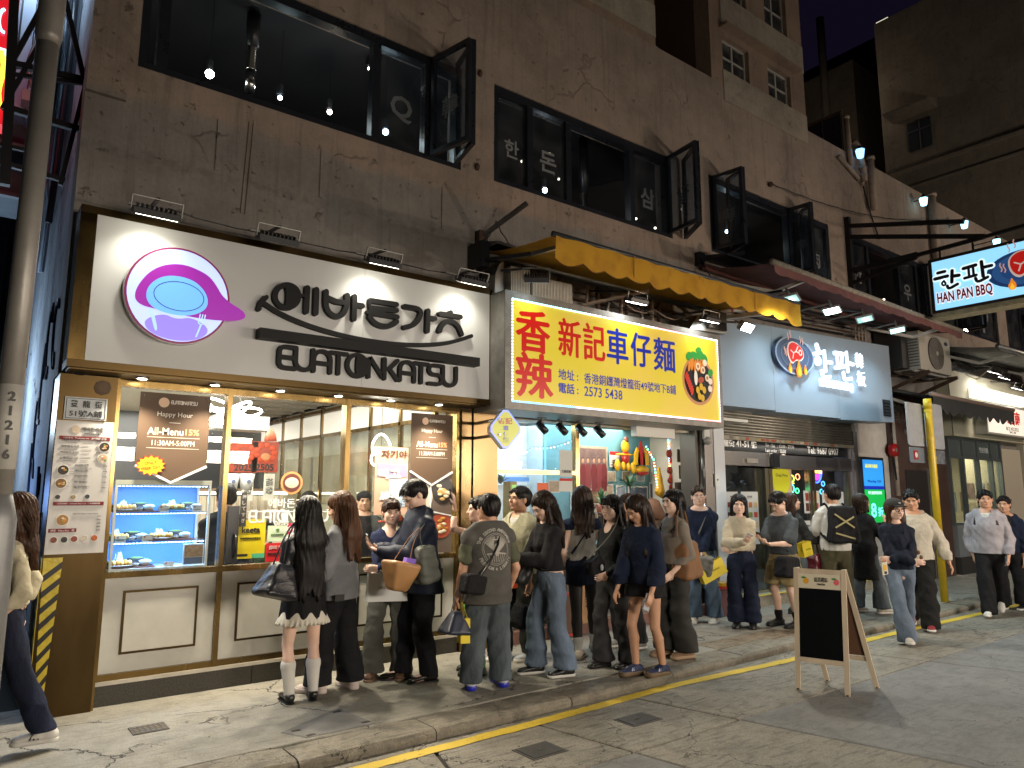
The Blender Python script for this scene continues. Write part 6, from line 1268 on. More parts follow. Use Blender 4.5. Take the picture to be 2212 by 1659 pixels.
 # posters and ornaments on the teal wall
PH=[M((.16,.10,.09),.5,var=.5,vs=7),M((.07,.09,.14),.5,var=.7,vs=8),M((.38,.31,.22),.5,var=.5,vs=9),M((.22,.15,.08),.5,var=.8,vs=12),M((.25,.30,.36),.5,var=.6,vs=7)]
PW=M((.62,.62,.58),.6)
def poster(u0,u1,v0,v1,y,lab,ph,txt=None,frame=PW,band=None,cat="poster"):
 a,b=P(u0,v0,y=y),P(u1,v1,y=y);t=thing("wall_poster",lab,cat,(a.x,y,b.z));w_,h_=b.x-a.x,a.z-b.z
 B("sheet",a.x,b.x,y-.006,y,b.z,a.z,frame,t)
 if ph is not None:B("photo",a.x+w_*.06,b.x-w_*.06,y-.009,y-.0065,b.z+h_*(.06 if not txt else .36),a.z-h_*.06,PH[ph],t)
 if band:B("colour_band",a.x,b.x,y-.009,y-.0065,a.z-h_*.2,a.z,M(band,.6),t)
 if txt:text(txt,BK,t,((a.x+b.x)/2,y-.007,b.z+h_*.2),w=w_*.7,res=1,depth=.003)
 return t
sp_=poster(1248,1313,962,1053,7.58,"large photo poster of five aproned staff on teal wall",0,frame=PH[2])
for i,u in enumerate((1259,1270,1283,1294,1305)):
 c=P(u,998,y=7.57);MB().prism([c+Vector((a,0,b))for a,b in((-.045,-.42),(.045,-.42),(.055,-.12),(.04,-.03),(-.04,-.03),(-.055,-.12))],(0,-.002,0)).build("printed_apron",M(('#6a1420','#7a2a30')[i%2],.5),sp_);MB().ball(c+Vector((0,-.001,.02)),(.026,.002,.035),8,5).build("printed_face",M('#b88a70',.5),sp_);MB().ball(c+Vector((0,.0,.035)),(.032,.0015,.035),8,5).build("printed_hair",BK,sp_)
poster(1316,1338,975,1010,7.58,"red and white calendar sheet right of the staff photo",None,"香",band='#b81c20')
poster(1232,1260,1060,1105,7.58,"narrow pale menu strip with upright characters at the teal wall's left end",None,"雲吞");poster(1265,1295,1055,1105,7.58,"newspaper style food cutting below the staff photo",3,"一碗");poster(1298,1325,1045,1095,7.58,"sheet with round noodle bowl photo on teal wall",2,"麵")
poster(1330,1352,1048,1100,7.58,"blue tinted photo of people left of the hanging plant",4);poster(1356,1400,1050,1100,7.58,"dark blue group photo behind the leafy plant",1);poster(1402,1432,1042,1095,7.58,"portrait photo of two men near the string lights",1)
poster(1265,1290,1108,1120,7.58,"small strip of dish photos above white price board",3);poster(1258,1290,1125,1162,7.5,"white price board with red heading and black prices",None,"十食 魯餸價目",band='#c8b8b0')
for i,(u,v,w_,h_)in enumerate(((1478,985,34,30),(1482,1020,34,30),(1470,1055,30,28),(1492,1060,22,40),(1478,1095,34,30),(1444,1005,20,24),(1446,1050,18,30))):
 poster(u-w_/2,u+w_/2,v-h_/2,v+h_/2,7.58 if u<1450 else 7.0,"small photo print, %s of those stuck beside the coloured light string"%("topmost","second from top","middle left","middle right","lowest","left upper","left lower")[i],(3,2,0,2,3,4,1)[i])
poster(1208,1236,972,1030,6.66,"pale poster with brush title and noodle bowl on left window",None,"雲腩龍麵");poster(1208,1236,1033,1062,6.66,"red sunray poster at the foot of the left window",None,band='#c02018');poster(1185,1208,1038,1064,6.66,"white card with a noodle bowl photo on left window",2);poster(1160,1184,1043,1072,6.66,"small orange notice on the left window",None,frame=M('#e0611c',.5));poster(1155,1200,1085,1140,6.9,"colourful dish photo standing behind shop counter",3)
for i in range(12):
 u,v=1246+(i%6)*31,1012+(i//6)*0+150*(i//6);
 if i>=6:poster(u,u+24,1128,1156,7.585,"food print stuck low on the teal wall, %s from its left end"%("first","second","third","fourth","fifth","sixth")[i-6],i%5)
 else:poster(u+66,u+84,1018,1040,7.585,"small card on the teal wall under the ornaments, %s from the calendar"%("first","second","third","fourth","fifth","sixth")[i],(i+2)%5)if i<4 else None
def ornament(u,v,y,lab,parts):
 c=P(u,v,y=y);t=thing("new_year_ornament",lab,"ornament",c)
 for(nm,dx,dz,rx,rz,col)in parts:MB().ball(c+Vector((dx,0,dz)),(rx,.03,rz),10,6).build(nm,M(col,.35,coat=.3),t,True)
 return t
YEL,RDO,GRN='#d9a914','#a8180f','#2c6a38'
ornament(1351,985,7.52,"yellow and red padded new year ornament with hanging gold baskets",[("head",0,.14,.09,.10,YEL),("body",0,-.02,.10,.10,RDO),("tuft",.02,.24,.05,.05,'#6a3010'),("basket",-.17,-.14,.06,.09,YEL),("basket",.16,-.17,.06,.09,YEL),("pole",-.02,.02,.20,.02,YEL),("foot",-.05,-.15,.04,.07,YEL),("foot",.05,-.16,.04,.07,YEL)])
sh_=ornament(1386,990,7.52,"red and gold sailing ship new year ornament on teal wall",[("hull",0,-.17,.17,.06,YEL),("keel",.02,-.22,.14,.04,RDO)])
c=P(1386,990,y=7.47)
for dx,w_,h_ in((-.09,.07,.26),(.0,.09,.36),(.10,.07,.28)):MB().prism([c+Vector((dx-w_,0,-.10)),c+Vector((dx+w_*.9,0,-.10)),c+Vector((dx+w_*.8,0,.08)),c+Vector((dx,0,-.10+h_)),c+Vector((dx-w_*.8,0,.06))],(0,.02,0)).build("sail",M(RDO if dx==0 else YEL,.4),sh_)
for i,(v0,lab)in enumerate(((972,"red fabric fish charm among the light strings"),(1008,"red knotted ball charm under the fish charm"),(1030,"small red charm low in the light strings"))):ornament(1448,v0+8,7.2,lab,[("charm",0,0,.10-i*.02,.07-i*.01,'#8a2a10'),("tassel",0,-.10,.015,.05,RDO)])
CL=[(.1,.3,1),(.1,1,.35),(1,.12,.1),(1,.6,.1)]
string([P(1443,945,y=7.22),P(1452,1100,y=7.22)],26,"dense coloured light string hanging straight down, left strand",CL,.011,14,sag=0);string([P(1455,948,y=7.15),P(1462,1100,y=7.15)],26,"dense coloured light string hanging straight down, right strand",CL,.011,14,sag=0)
string([P(1396,962,y=7.22),P(1412,990,y=7.15),P(1420,1050,y=7.15)],18,"coloured light string curving from the ship ornament",CL,.011,14,sag=.02);string([P(1120,980,y=6.85),P(1150,965,y=6.85),P(1235,950,y=6.85)],14,"coloured light string inside the upper left window",CL,.009,12,sag=.05)
t=thing("carrier_bag","bunch of yellow plastic carrier bags hung on the wall","bag",P(1425,1050,y=7.22));F=Field(V3(P(1425,1040,y=7.22))-.35,V3(P(1425,1040,y=7.22))+.35,.014);c=V3(P(1425,1045,y=7.22));F.cap(c+[0,0,.22],c-[0,0,.1],.03,.10,q=.5,k=0).folds(.02,22,3,.4);p,q=F.mesh();link("bag",p,q,M('#c99a10',.4),t,True)
def leafy(c,n,ln,lab,seed,col=(.03,.10,.035),up=.6,pot=True,wd=.018):
 t=thing("potted_plant",lab,"plant",c);rr=random.Random(seed);c=Vector(c);g=M(col,.45)
 if pot:MB().tube([c-Vector((0,0,.14)),c],[.06,.085],14).build("pot",M('#7a3a1e',.6),t,True)
 for i in range(n):
  a=rr.uniform(0,6.28);el=rr.uniform(up*.3,1.35);L_=ln*rr.uniform(.6,1);d=Vector((math.cos(a)*math.cos(el),math.sin(a)*math.cos(el)*.6,math.sin(el)));s_=d.cross(Vector((0,0,1))).normalized();p0=c;mb=MB();pts=[p0+d*L_*f-Vector((0,0,.35*L_*f*f))for f in(0,.35,.7,1)]
  ws=(.15,1,.8,.02);vs=[]
  for p_,w_ in zip(pts,ws):vs+=[p_+s_*wd*w_,p_+Vector((0,0,-.004)),p_-s_*wd*w_]
  mb.add(vs,[(k_*3,k_*3+3,k_*3+4,k_*3+1)for k_ in range(3)]+[(k_*3+1,k_*3+4,k_*3+5,k_*3+2)for k_ in range(3)]);mb.build("leaf",g,t,True)
leafy(P(1300,1090,y=7.2),16,.42,"tall bladed potted plant on noodle shop counter",1);leafy(P(1360,1050,y=7.3),40,.34,"bushy palm like plant hanging before the teal wall",2,wd=.014,pot=False,up=.1);leafy(P(1082,1045,y=6.9),18,.22,"small green plant at the left window's edge",3,pot=False)
# baskets, counter goods
t=thing("wicker_basket","big brown wicker basket with conical lid on the counter","basket",P(1408,1130,y=7.1));c=P(1408,1125,y=7.1);W_=M((.12,.065,.035),.75,var=.3,vs=40,bump=.8,bs=90)
MB().tube([c-Vector((0,0,.20)),c+Vector((0,0,.02))],[.20,.26],22).build("basket",W_,t,True);MB().tube([c+Vector((-.05,0,.02)),c+Vector((.0,0,.16)),c+Vector((.06,-.02,.30))],[.24,.20,.06],20).build("lid",M((.17,.085,.05),.7,var=.2,vs=30,bump=.6,bs=70),t,True)
t=thing("yellow_melon","yellow ribbed fruit parcel on the counter under the basket","fruit",P(1400,1175,y=7.0));c=P(1405,1172,y=7.0);MB().ball(c,(.2,.1,.09),14,8).build("fruit",M('#b8981a',.5),t,True)
for i,(u,v,r_,h_)in enumerate(((1125,1150,.06,.12),(1150,1155,.065,.14),(1168,1150,.05,.10))):
 c=P(u,v,y=6.85);t=thing("takeaway_bag","knotted translucent plastic bag of takeaway, %s on the counter"%("leftmost","middle","rightmost")[i],"bag",c);F=Field(V3(c)-.2,V3(c)+.25,.009);F.cap(V3(c)-[0,0,.03],V3(c)+[0,0,.02],r_*1.1,r_,k=0).cap(V3(c)+[0,0,.05],V3(c)+[0,0,h_],.03,.012,k=.03).folds(.012,40,i);p,q=F.mesh();link("bag",p,q,M((.6,.6,.6),.25,trans=.25),t,True)
t=thing("yellow_machine","yellow dispenser box standing inside the left window","machine",P(1105,1120,y=6.8));a,b=P(1098,1040,y=6.8),P(1112,1135,y=6.8);B("case",a.x,b.x,6.76,6.9,b.z,a.z,M('#d8a010',.4),t);B("green_screen",a.x+.02,b.x-.01,6.755,6.76,a.z-.12,a.z-.04,E('#a8d84a',1.2,False),t)
t=thing("carton","tall brown carton with black characters standing by the counter","box",P(1270,1260,y=6.35));a,b=P(1253,1240,y=6.42),P(1300,1330,y=6.42);B("carton",a.x,b.x-.1,6.42,6.58,.14,a.z+.25,M((.42,.24,.11),.8),t);text("招牌",BK,t,((a.x+b.x)/2-.05,6.418,.42),w=.22,h=.09,xd=(0,0,-1),ud=(1,0,0))
t=thing("red_crate","red edged dark tray leaning low by the noodle shop step","tray",P(1235,1290,y=6.4));a=P(1195,1230,y=6.45);B("tray",a.x,a.x+.42,6.45,6.49,.02,.5,M((.10,.05,.03),.7),t);
for q in((a.x,a.x+.42,.02,.045),(a.x,a.x+.42,.475,.5),(a.x,a.x+.02,.045,.475),(a.x+.4,a.x+.42,.045,.475)):B("red_edge",q[0],q[1],6.435,6.449,q[2],q[3],M('#b01a14',.5),t)
t=thing("blue_sign","small blue framed notice with gold characters on counter front","notice",P(1380,1210,y=6.9));a,b=P(1345,1160,y=6.93),P(1378,1220,y=6.93);B("board",a.x,b.x,6.93,6.945,b.z,a.z,M((.25,.35,.5),.5),t);B("face",a.x+.03,b.x-.03,6.925,6.9295,b.z+.03,a.z-.03,M((.04,.05,.07),.5),t);text("天鮮",M((.5,.45,.15),.5),t,((a.x+b.x)/2,6.9245,(a.z+b.z)/2),w=(b.x-a.x)*.6)
t=thing("security_camera","white dome security camera above the steel pillar","camera",(8.42,6.5,2.45));c=P(1528,952,y=6.52);B("mount",c.x-.06,c.x+.06,c.y,6.56,c.z+.02,c.z+.16,M((.5,.5,.48),.5),t);MB().ball(c,.06,14,10).build("dome",M((.25,.24,.22),.2),t,True)
t=thing("wall_switch","white plastic bell push plate on the white pillar","switch",(8.85,6.55,1.3));c=P(1548,1036,y=6.556);B("plate",c.x-.05,c.x+.05,6.54,6.559,c.z-.1,c.z+.08,M((.6,.6,.58),.5),t);MB().tube([(c.x,6.54,c.z),(c.x,6.525,c.z)],.015,10).build("button",GALV,t)
# diamond blade sign
bs=thing("diamond_sign","yellow diamond shaped double sided sign on two arms left of noodle shop","sign",(4.62,6.0,2.2));
cD=P(1092,927,y=6.0);ax=Vector((.93,-.36,0));hh,hw=.235,.19;nD=Vector((-.36,-.93,0));
def dia(s,off,hh=hh,hw=hw):
 pts=[(0,hh),(hw,0),(0,-hh),(-hw,0)];q=[Vector((a*s,b*s))for a,b in pts];o=[]
 for i in range(4):
  a,b,c_=q[i-1],q[i],q[(i+1)%4]
  for f in(.0,.5,1.):o.append(b+(a-b)*.14*(1-f)+(c_-b)*.14*f)
 return[cD+ax*p.x+Vector((0,0,p.y))+nD*off for p in o]
MB().prism(dia(1.0,-.13),nD*.13).build("sign_box",M((.55,.55,.5),.4,.3),bs);MB().prism(dia(.99,.001),nD*.006).build("blue_rim",E('#8c9cff',1.0),bs);MB().prism(dia(.88,.007),nD*.004).build("yellow_face",E('#d6d800',.42),bs)
text("新記",E('#c81a10',.3,False),bs,cD+nD*.0115+Vector((0,0,.085))-ax*.005,w=.15,h=.07,xd=ax,bold=.03)
for i,ch in enumerate("車仔麵"):text(ch,E('#1634b4',.3,False),bs,cD+nD*.0115+Vector((0,0,.01-i*.062)),w=.06,h=.055,xd=ax,bold=.03,name="character")
for z in(.10,-.06):MB().tube([(4.50,6.54,cD.z+z),tuple(cD-ax*.05-nD*.07*-1+Vector((0,.05,z)))],.018,8).build("arm",STEEL,bs)
# ================================================================ barbecue restaurant
bq=thing("bbq_storefront","barbecue restaurant front with steel framed glass doors and raised shutter","storefront",(10.9,6.7,0))
B("step",8.96,12.9,6.45,6.9,0,.16,M((.33,.29,.22),.7,var=.4,vs=12,bump=.5),bq);B("yellow_edge",8.96,12.9,6.44,6.5,.161,.166,M((.65,.5,.03),.6),bq);B("floor",8.96,12.9,6.9,12,.12,.159,M((.12,.12,.12),.4),bq)
B("jamb",12.72,12.85,6.56,6.9,0,2.75,STEEL,bq);B("white_wall",12.86,14.0,6.58,6.9,0,3.0,M((.52,.50,.47),.6,var=.15),bq);B("blue_jamb",12.6,12.715,6.62,6.9,.16,2.6,M((.2,.2,.24),.4,.8),bq)
for i in range(9):z=2.52+i*.045;MB().tube([(8.97,6.60,z),(12.72,6.60,z)],.026,6).build("shutter_slat",M((.26,.24,.20),.45,.6,var=.3,vs=4),bq,True)
B("bottom_rail",8.97,12.72,6.57,6.63,2.44,2.495,M((.30,.27,.22),.5,.5),bq);rr=random.Random(9)
for i in range(26):x=9.1+i*.135;B("old_sticker",x,x+rr.uniform(.06,.12),6.565,6.5695,2.45,2.485,M(rr.choice(['#8a867a','#a8a090','#6a665c','#a34a2c','#9a8a4a']),.7),bq)
B("sign_band",8.98,12.6,6.66,6.67,2.28,2.44,M((.012,.013,.014),.3),bq)
text("龍街 41-51 號",WH,bq,(9.48,6.659,2.40),w=.85,h=.13,depth=.002,bold=.02);text("Fri - Sat   : 12:00 - 23:30",WH,bq,(10.55,6.659,2.40),w=.80,h=.05,depth=.002);text("Last order  : 22:50",WH,bq,(10.42,6.659,2.32),w=.56,h=.055,depth=.002);text("Tel: 9687 0907",WH,bq,(11.85,6.659,2.37),w=1.0,h=.12,depth=.002,bold=.01)
B("transom",8.98,10.15,6.60,6.72,2.06,2.27,STEEL,bq);B("transom",10.28,12.6,6.57,6.72,2.03,2.25,STEEL,bq);B("door_closer",9.5,9.78,6.56,6.60,2.10,2.17,M((.4,.38,.34),.4,.8),bq);B("sensor",10.16,10.30,6.52,6.60,2.05,2.26,BLK,bq)
for x0,x1 in((8.96,9.0),(10.02,10.10),(10.14,10.22),(11.28,11.35),(11.40,11.46),(12.52,12.60)):B("steel_stile",x0,x1,6.61,6.70,.16,2.03,M((.50,.47,.36),.3,1),bq)
for x0,x1 in((9.0,10.02),(10.22,11.28),(11.46,12.52)):B("glass_door",x0,x1,6.65,6.656,.20,2.03,glass((.72,.78,.8),0,.04),bq);B("kick_rail",x0,x1,6.63,6.68,.161,.20,STEEL,bq)
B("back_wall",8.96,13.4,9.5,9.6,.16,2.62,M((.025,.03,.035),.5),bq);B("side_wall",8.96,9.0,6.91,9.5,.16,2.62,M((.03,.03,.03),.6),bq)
lamp('AREA',(11.4,8.2,2.5),14,(.8,.85,1),1.5,(11.4,8.2,0),sy=.8);lamp('AREA',(10.8,6.50,2.40),7,(1,.92,.8),2.6,(10.8,6.5,0),sy=.06)
leafy(P(1592,1050,y=7.3),46,.40,"dark leafy schefflera plant behind the left glass door",7,(.03,.08,.07),.1,False,.03)
def gposter(u0,u1,v0,v1,lab,base,items,y=6.645):
 a,b=P(u0,v0,y=y),P(u1,v1,y=y);t=thing("door_poster",lab,"poster",(a.x,y,b.z));B("sheet",a.x,b.x,y-.003,y,b.z,a.z,base,t);w_,h_=b.x-a.x,a.z-b.z;t['k']=0
 for it in items:
  if it[0]=='t':text(it[1],M(it[6],.6)if len(it)>6 else BK,t,(a.x+w_*it[2],y-.0035,a.z-h_*it[3]),w=w_*it[4],h=h_*it[5],depth=.002,bold=.02,res=1)
  elif it[0]=='b':B("print_block",a.x+w_*it[1],a.x+w_*it[2],y-.0045,y-.0032,a.z-h_*it[4],a.z-h_*it[3],it[5],t)
  elif it[0]=='d':c=(a.x+w_*it[1],a.z-h_*it[2]);MB().tube([(c[0],y-.0032,c[1]),(c[0],y-.005,c[1])],it[3],16).build("dish_photo",it[4],t)
 return t
LG=M((.45,.44,.42),.6);rr=random.Random(12)
FC=['#7a2a14','#a86030','#c8a070','#4a2010','#6a7a30','#b83a20']
for k_,(u0,u1,nm)in enumerate(((1567,1598,"left"),(1600,1642,"right"))):
 it=[('t','한판',.5,.1,.3,.05)]
 for i in range(12):it.append(('b',.12+(i%3)*.3,.32+(i%3)*.3,.2+(i//3)*.19,.30+(i//3)*.19,M(FC[i%6],.6)))
 gposter(u0,u1,1062,1175,"grey printed menu sheet, %s one on left glass door"%nm,LG,it)
gposter(1658,1703,981,1008,"row of red and white starburst 38 dollar price sheets",M('#b01c1c',.6),[('d',.17+i*.3,.5,.11,M((.6,.58,.5),.6))for i in range(3)]+[('t','38',.17+i*.3,.52,.2,.5)for i in range(3)])
gposter(1656,1712,1012,1068,"beige poster reading Crazy Price with yellow starburst",M((.5,.36,.24),.6),[('d',.55,.38,.26,M('#c8c81e',.6)),('t','Crazy Price',.58,.26,.5,.16),('b',.02,.24,.1,.5,M('#3a6a9a',.6)),('t','Same Price',.5,.92,.4,.08)])
gposter(1660,1712,1070,1180,"dark tall poster of grilled dishes on middle glass door",M((.05,.03,.02),.6),[('d',.2+.3*(i%3),.08+.16*(i//3),.10,M(FC[i%6],.5,var=.5,vs=40))for i in range(15)])
gposter(1735,1772,1060,1108,"grey photo sheet on right glass door",LG,[('b',.1+.3*(i%3),.3+.3*(i%3),.1+.45*(i//3),.45+.45*(i//3),M(FC[i%6],.6))for i in range(6)]);gposter(1775,1825,1062,1120,"pale text notice on right glass door",LG,[('t','If long wait',.5,.12,.7,.08),('t','Also, Hourly, and',.5,.5,.8,.08),('d',.3,.3,.06,M('#3a2a20'))]);gposter(1735,1790,1125,1160,"beige lower notice with small black lines on right glass door",LG,[('t','Also, Hourly, and',.5,.3,.8,.16),('t','Automatically Forwarded',.5,.6,.9,.14)])
# neon
nn=thing("neon_open_sign","oval blue and pink neon open sign in the right glass door","neon sign",P(1763,1017,y=6.7));c=P(1763,1017,y=6.72)
MB().tube([c,c+Vector((0,-.02,0))],1,4);pts=[c+Vector((.16*math.cos(a),0,.20*math.sin(a)))for a in np.linspace(0,2*math.pi,26)]
MB().prism([c+Vector((.155*math.cos(a),.01,.195*math.sin(a)))for a in np.linspace(0,2*math.pi,24,endpoint=False)],(0,.01,0)).build("backing",M((.01,.01,.05),.2),nn)
MB().tube(pts,.014,6,False).build("blue_tube",E((.05,.12,1),9,False),nn);MB().prism([c+Vector((.13*math.cos(a),0,.165*math.sin(a)))for a in np.linspace(R(200),R(340),12)],(0,.008,0)).build("pink_glow",E((.95,.08,.75),3,False),nn);MB().prism([c+Vector((.14*math.cos(a),.004,.175*math.sin(a)))for a in np.linspace(R(20),R(160),12)],(0,.005,0)).build("blue_glow",E((.04,.05,.7),2,False),nn)
text("OPEN",E((1,.45,.1),9,False),nn,c+Vector((0,-.018,0)),w=.27,h=.09,bold=.03,depth=.01)
nb_=thing("neon_barbecue_sign","multicoloured neon barbecue lettering and food shapes behind glass","neon sign",P(1700,1040,y=6.75));a=P(1700,1035,y=6.74);text("BBQ",E((.75,.9,.1),6,False),nb_,a,w=.42,h=.15,bold=0,depth=.01)
for(u,v,r_,c_)in((1708,1055,.10,(.1,.9,.7)),(1722,1060,.05,(.1,.95,.3)),(1702,1062,.045,(.8,.9,.05)),(1723,1030,.06,(1,.35,.15)),(1716,1076,.05,(1,.06,.12)),(1690,1048,.07,(.8,.1,.9)),(1790,1070,.06,(.75,.85,.05)),(1778,1045,.05,(.1,.4,1)),(1775,1062,.05,(.1,.6,1))):q=P(u,v,y=6.75);MB().tube([q+Vector((r_*math.cos(a_),0,r_*math.sin(a_)*.8))for a_ in np.linspace(0,6.28,14)],.009,5,False).build("neon_tube",E(c_,6,False),nb_)
for u in(1683,1780):q=P(u+16,1002,y=6.76);text("烤肉火鍋",E((.25,.6,1),5,False),nb_,q,w=.42,h=.12,depth=.01)
ls=thing("advertising_screen","upright advertising screen, blue top and green bottom, beside barbecue doors","screen",(13.2,6.5,1.1));B("bezel",12.80,13.64,6.50,6.575,1.08,2.30,BLK,ls);B("blue_picture",12.86,13.58,6.494,6.4995,1.78,2.25,E('#2f8fe0',1.1),ls);B("dark_band",12.86,13.58,6.493,6.4985,1.72,1.779,E('#1a2aa8',1),ls);B("green_picture",12.86,13.58,6.494,6.4995,1.13,1.719,E('#18b04a',1.0),ls)
text("8",E('#7fe0ff',1.3),ls,(13.13,6.4925,1.35),w=.20,h=.26,bold=.02);text("折",E('#7fe0ff',1.3),ls,(13.38,6.4925,1.32),w=.20,h=.17,bold=.02);text("學生優惠特價套餐",E('#d8f0ff',1),ls,(13.22,6.4925,1.66),w=.5,res=1);text("滿桌晚市優惠",E('#f0e83a',1),ls,(13.15,6.4925,2.14),w=.45,res=1);text("WhatsApp 1234",E('#0a2a6a',1),ls,(13.22,6.4925,1.86),w=.5,h=.06,res=1)
# its sign: blue grey panels and halo lit letters
bsg=thing("shop_sign","blue grey barbecue sign board with glowing white brush characters","sign",(10.9,6.2,2.9));BG=M((.24,.30,.38),.42,.0,var=.05,vs=1);BY=6.18
def bz(x,top):return(4.12+(x-8.5)*.045)if top else 2.86
for(x0,x1)in((8.30,9.72),(9.725,11.6),(11.605,13.50)):MB().hexa([(x0,BY,2.86),(x1,BY,2.93 if x1>13 else 2.88),(x1,6.59,2.93 if x1>13 else 2.88),(x0,6.59,2.86),(x0,BY,bz(x0,1)),(x1,BY,bz(x1,1)),(x1,6.59,bz(x1,1)),(x0,6.59,bz(x0,1))]).build("panel",BG,bsg)
def b3(u,v):q=P(u,v,y=BY);return Vector((q.x,BY-.03,q.z))
SC=lambda x,y:((2700+x/1.951)/1.852,(850+y/1.951)/1.852)
HAL=E((.82,.94,1),1.25)
def lett(pts,wd,nm="brush_stroke",mat=HAL,dp=.03):
 q=[b3(*SC(*p))for p in pts]
 for _ in range(2):q=[q[0]]+[x for a,b in zip(q[:-1],q[1:])for x in(a.lerp(b,.25),a.lerp(b,.75))]+[q[-1]]if len(q)>2 else q
 return stroke(MB(),q,wd*.56,(0,-1,0),dp).build(nm,mat,bsg)
for pts,w_ in(([(1085,1040),(1100,1085)],.15),([(1050,1110),(1130,1095)],.11),([(1090,1130),(1075,1165),(1095,1195),(1120,1165),(1090,1130)],.09),([(1145,1085),(1155,1240)],.10),([(1150,1170),(1200,1175)],.10),([(1125,1240),(1135,1295),(1190,1285)],.10),([(1225,1100),(1290,1110)],.13),([(1245,1120),(1250,1190)],.09),([(1285,1115),(1280,1190)],.08),([(1235,1215),(1300,1205)],.12),([(1318,1095),(1330,1245)],.10),([(1325,1175),(1370,1190)],.11),([(1295,1255),(1300,1310),(1355,1300)],.11)):lett(pts,w_)
q=b3(*SC(1418,1158));text("韓",HAL,bsg,q,w=.25,h=.26,bold=.0,name="character",depth=.03);q=b3(*SC(1434,1300));text("板",HAL,bsg,q,w=.27,h=.26,bold=.0,name="character",depth=.03);a,b_=b3(*SC(1112,1350)),b3(*SC(1370,1385));text("HAN PAN BBQ",HAL,bsg,(a+b_)/2+Vector((0,0,.03)),w=(b_-a).x,h=.16,bold=.02,depth=.03)
lc=b3(*SC(900,1125));pn_=[]
for a in np.linspace(0,2*math.pi,30,endpoint=False):pn_.append(lc+Vector((.54*math.cos(a),0,.30*math.sin(a))))
pnn=MB().prism(pn_,(0,-.05,0)).build("pan_emblem",M('#3a4660',.5),bsg);stroke(MB(),[p_*1+(lc-p_)*.03+Vector((0,-.051,0))for p_ in pn_],.025,(0,-1,0),.004,closed=True).build("pan_rim",M('#8a94a8',.5),pnn);stroke(MB(),[p_+(lc-p_)*.3+Vector((0,-.051,0))for p_ in pn_],.02,(0,-1,0),.003,closed=True).build("pan_groove",M('#566480',.5),pnn)
def meat(c,s,nrm,xd,parent,em):
 c,nrm,xd=Vector(c),Vector(nrm),Vector(xd);ud=Vector((0,0,1))
 def sh(pts,off,mat,nm,d=.006):
  q=[c+xd*p[0]*s+ud*p[1]*s+nrm*off for p in pts]
  for _ in range(2):q=[x for a,b in zip(q,q[1:]+q[:1])for x in(a.lerp(b,.25),a.lerp(b,.75))]
  return MB().prism(q,nrm*d).build(nm,mat,parent)
 def m_(h,e=.45):return E(h,e)if em else M(h,.5)
 M1=[(-1,.0),(-.9,.5),(-.4,.8),(.3,.7),(1.0,.35),(1.1,-.2),(.6,-.55),(0,-.5),(-.4,-.85),(-.8,-.6)]
 sh([(a*1.12,b*1.15-.03)for a,b in M1],.004,m_('#f2d8cc'),"fat_edge");sh(M1,.011,m_('#d8241e',.5),"meat");
 for pp in(((-.5,-.5),(-.35,-.1),(.0,.1),(.3,.5)),((-.35,-.1),(-.7,.1)),((0,.1),(.35,.0))):stroke(MB(),[c+xd*a*s+ud*b*s+nrm*.018 for a,b in pp],.09*s,nrm,.004).build("marbling",m_('#f2d8cc'),parent)
 stroke(MB(),[c+xd*(.62+.2*math.cos(a))*s+ud*(.05+.2*math.sin(a))*s+nrm*.018 for a in np.linspace(0,6.28,14,endpoint=False)],.08*s,nrm,.004,closed=True).build("bone_ring",m_('#f2d8cc'),parent)
 for(fx,fz,fs)in((.25,-1.35,1.0),(-.95,-1.35,.6),(1.15,-1.3,.6)):
  fl=[(0,1.1),(.25,.5),(.55,.0),(.45,-.55),(0,-.8),(-.45,-.55),(-.55,.0),(-.2,.4)]
  sh([(fx+a*fs*.75,fz+b*fs*.8)for a,b in fl],.022,m_('#f08a28',.8),"flame");sh([(fx+a*fs*.4,fz-.15+b*fs*.45)for a,b in fl],.03,m_('#f8c038',.9),"flame_core")
 for k_,(sx,sz)in enumerate(((-.95,.9),(-.6,1.1),(.75,.85),(1.05,.75),(-1.5,-.3),(-1.3,-.4))):stroke(MB(),[c+xd*(sx+.06*math.sin(f*6))*s+ud*(sz+f*.55)*s+nrm*.012 for f in(0,.25,.5,.75,1)],.07*s,nrm,.004).build("steam_line",m_('#f2b8a8'),parent)
meat(lc+Vector((0,-.052,.05)),.20,(0,-1,0),(1,0,0),pnn,True)
for i in range(3):lamp('POINT',(10.0+i*1.05,BY-.12,3.45),2.2,(.55,.8,1),.12)
B("louvre",13.10,13.38,BY-.006,BY-.001,3.02,3.32,BLK,bsg)
for i in range(5):B("louvre_blade",13.12,13.36,BY-.03,BY-.007,3.05+i*.055,3.065+i*.055,M((.05,.06,.07),.5),bsg)
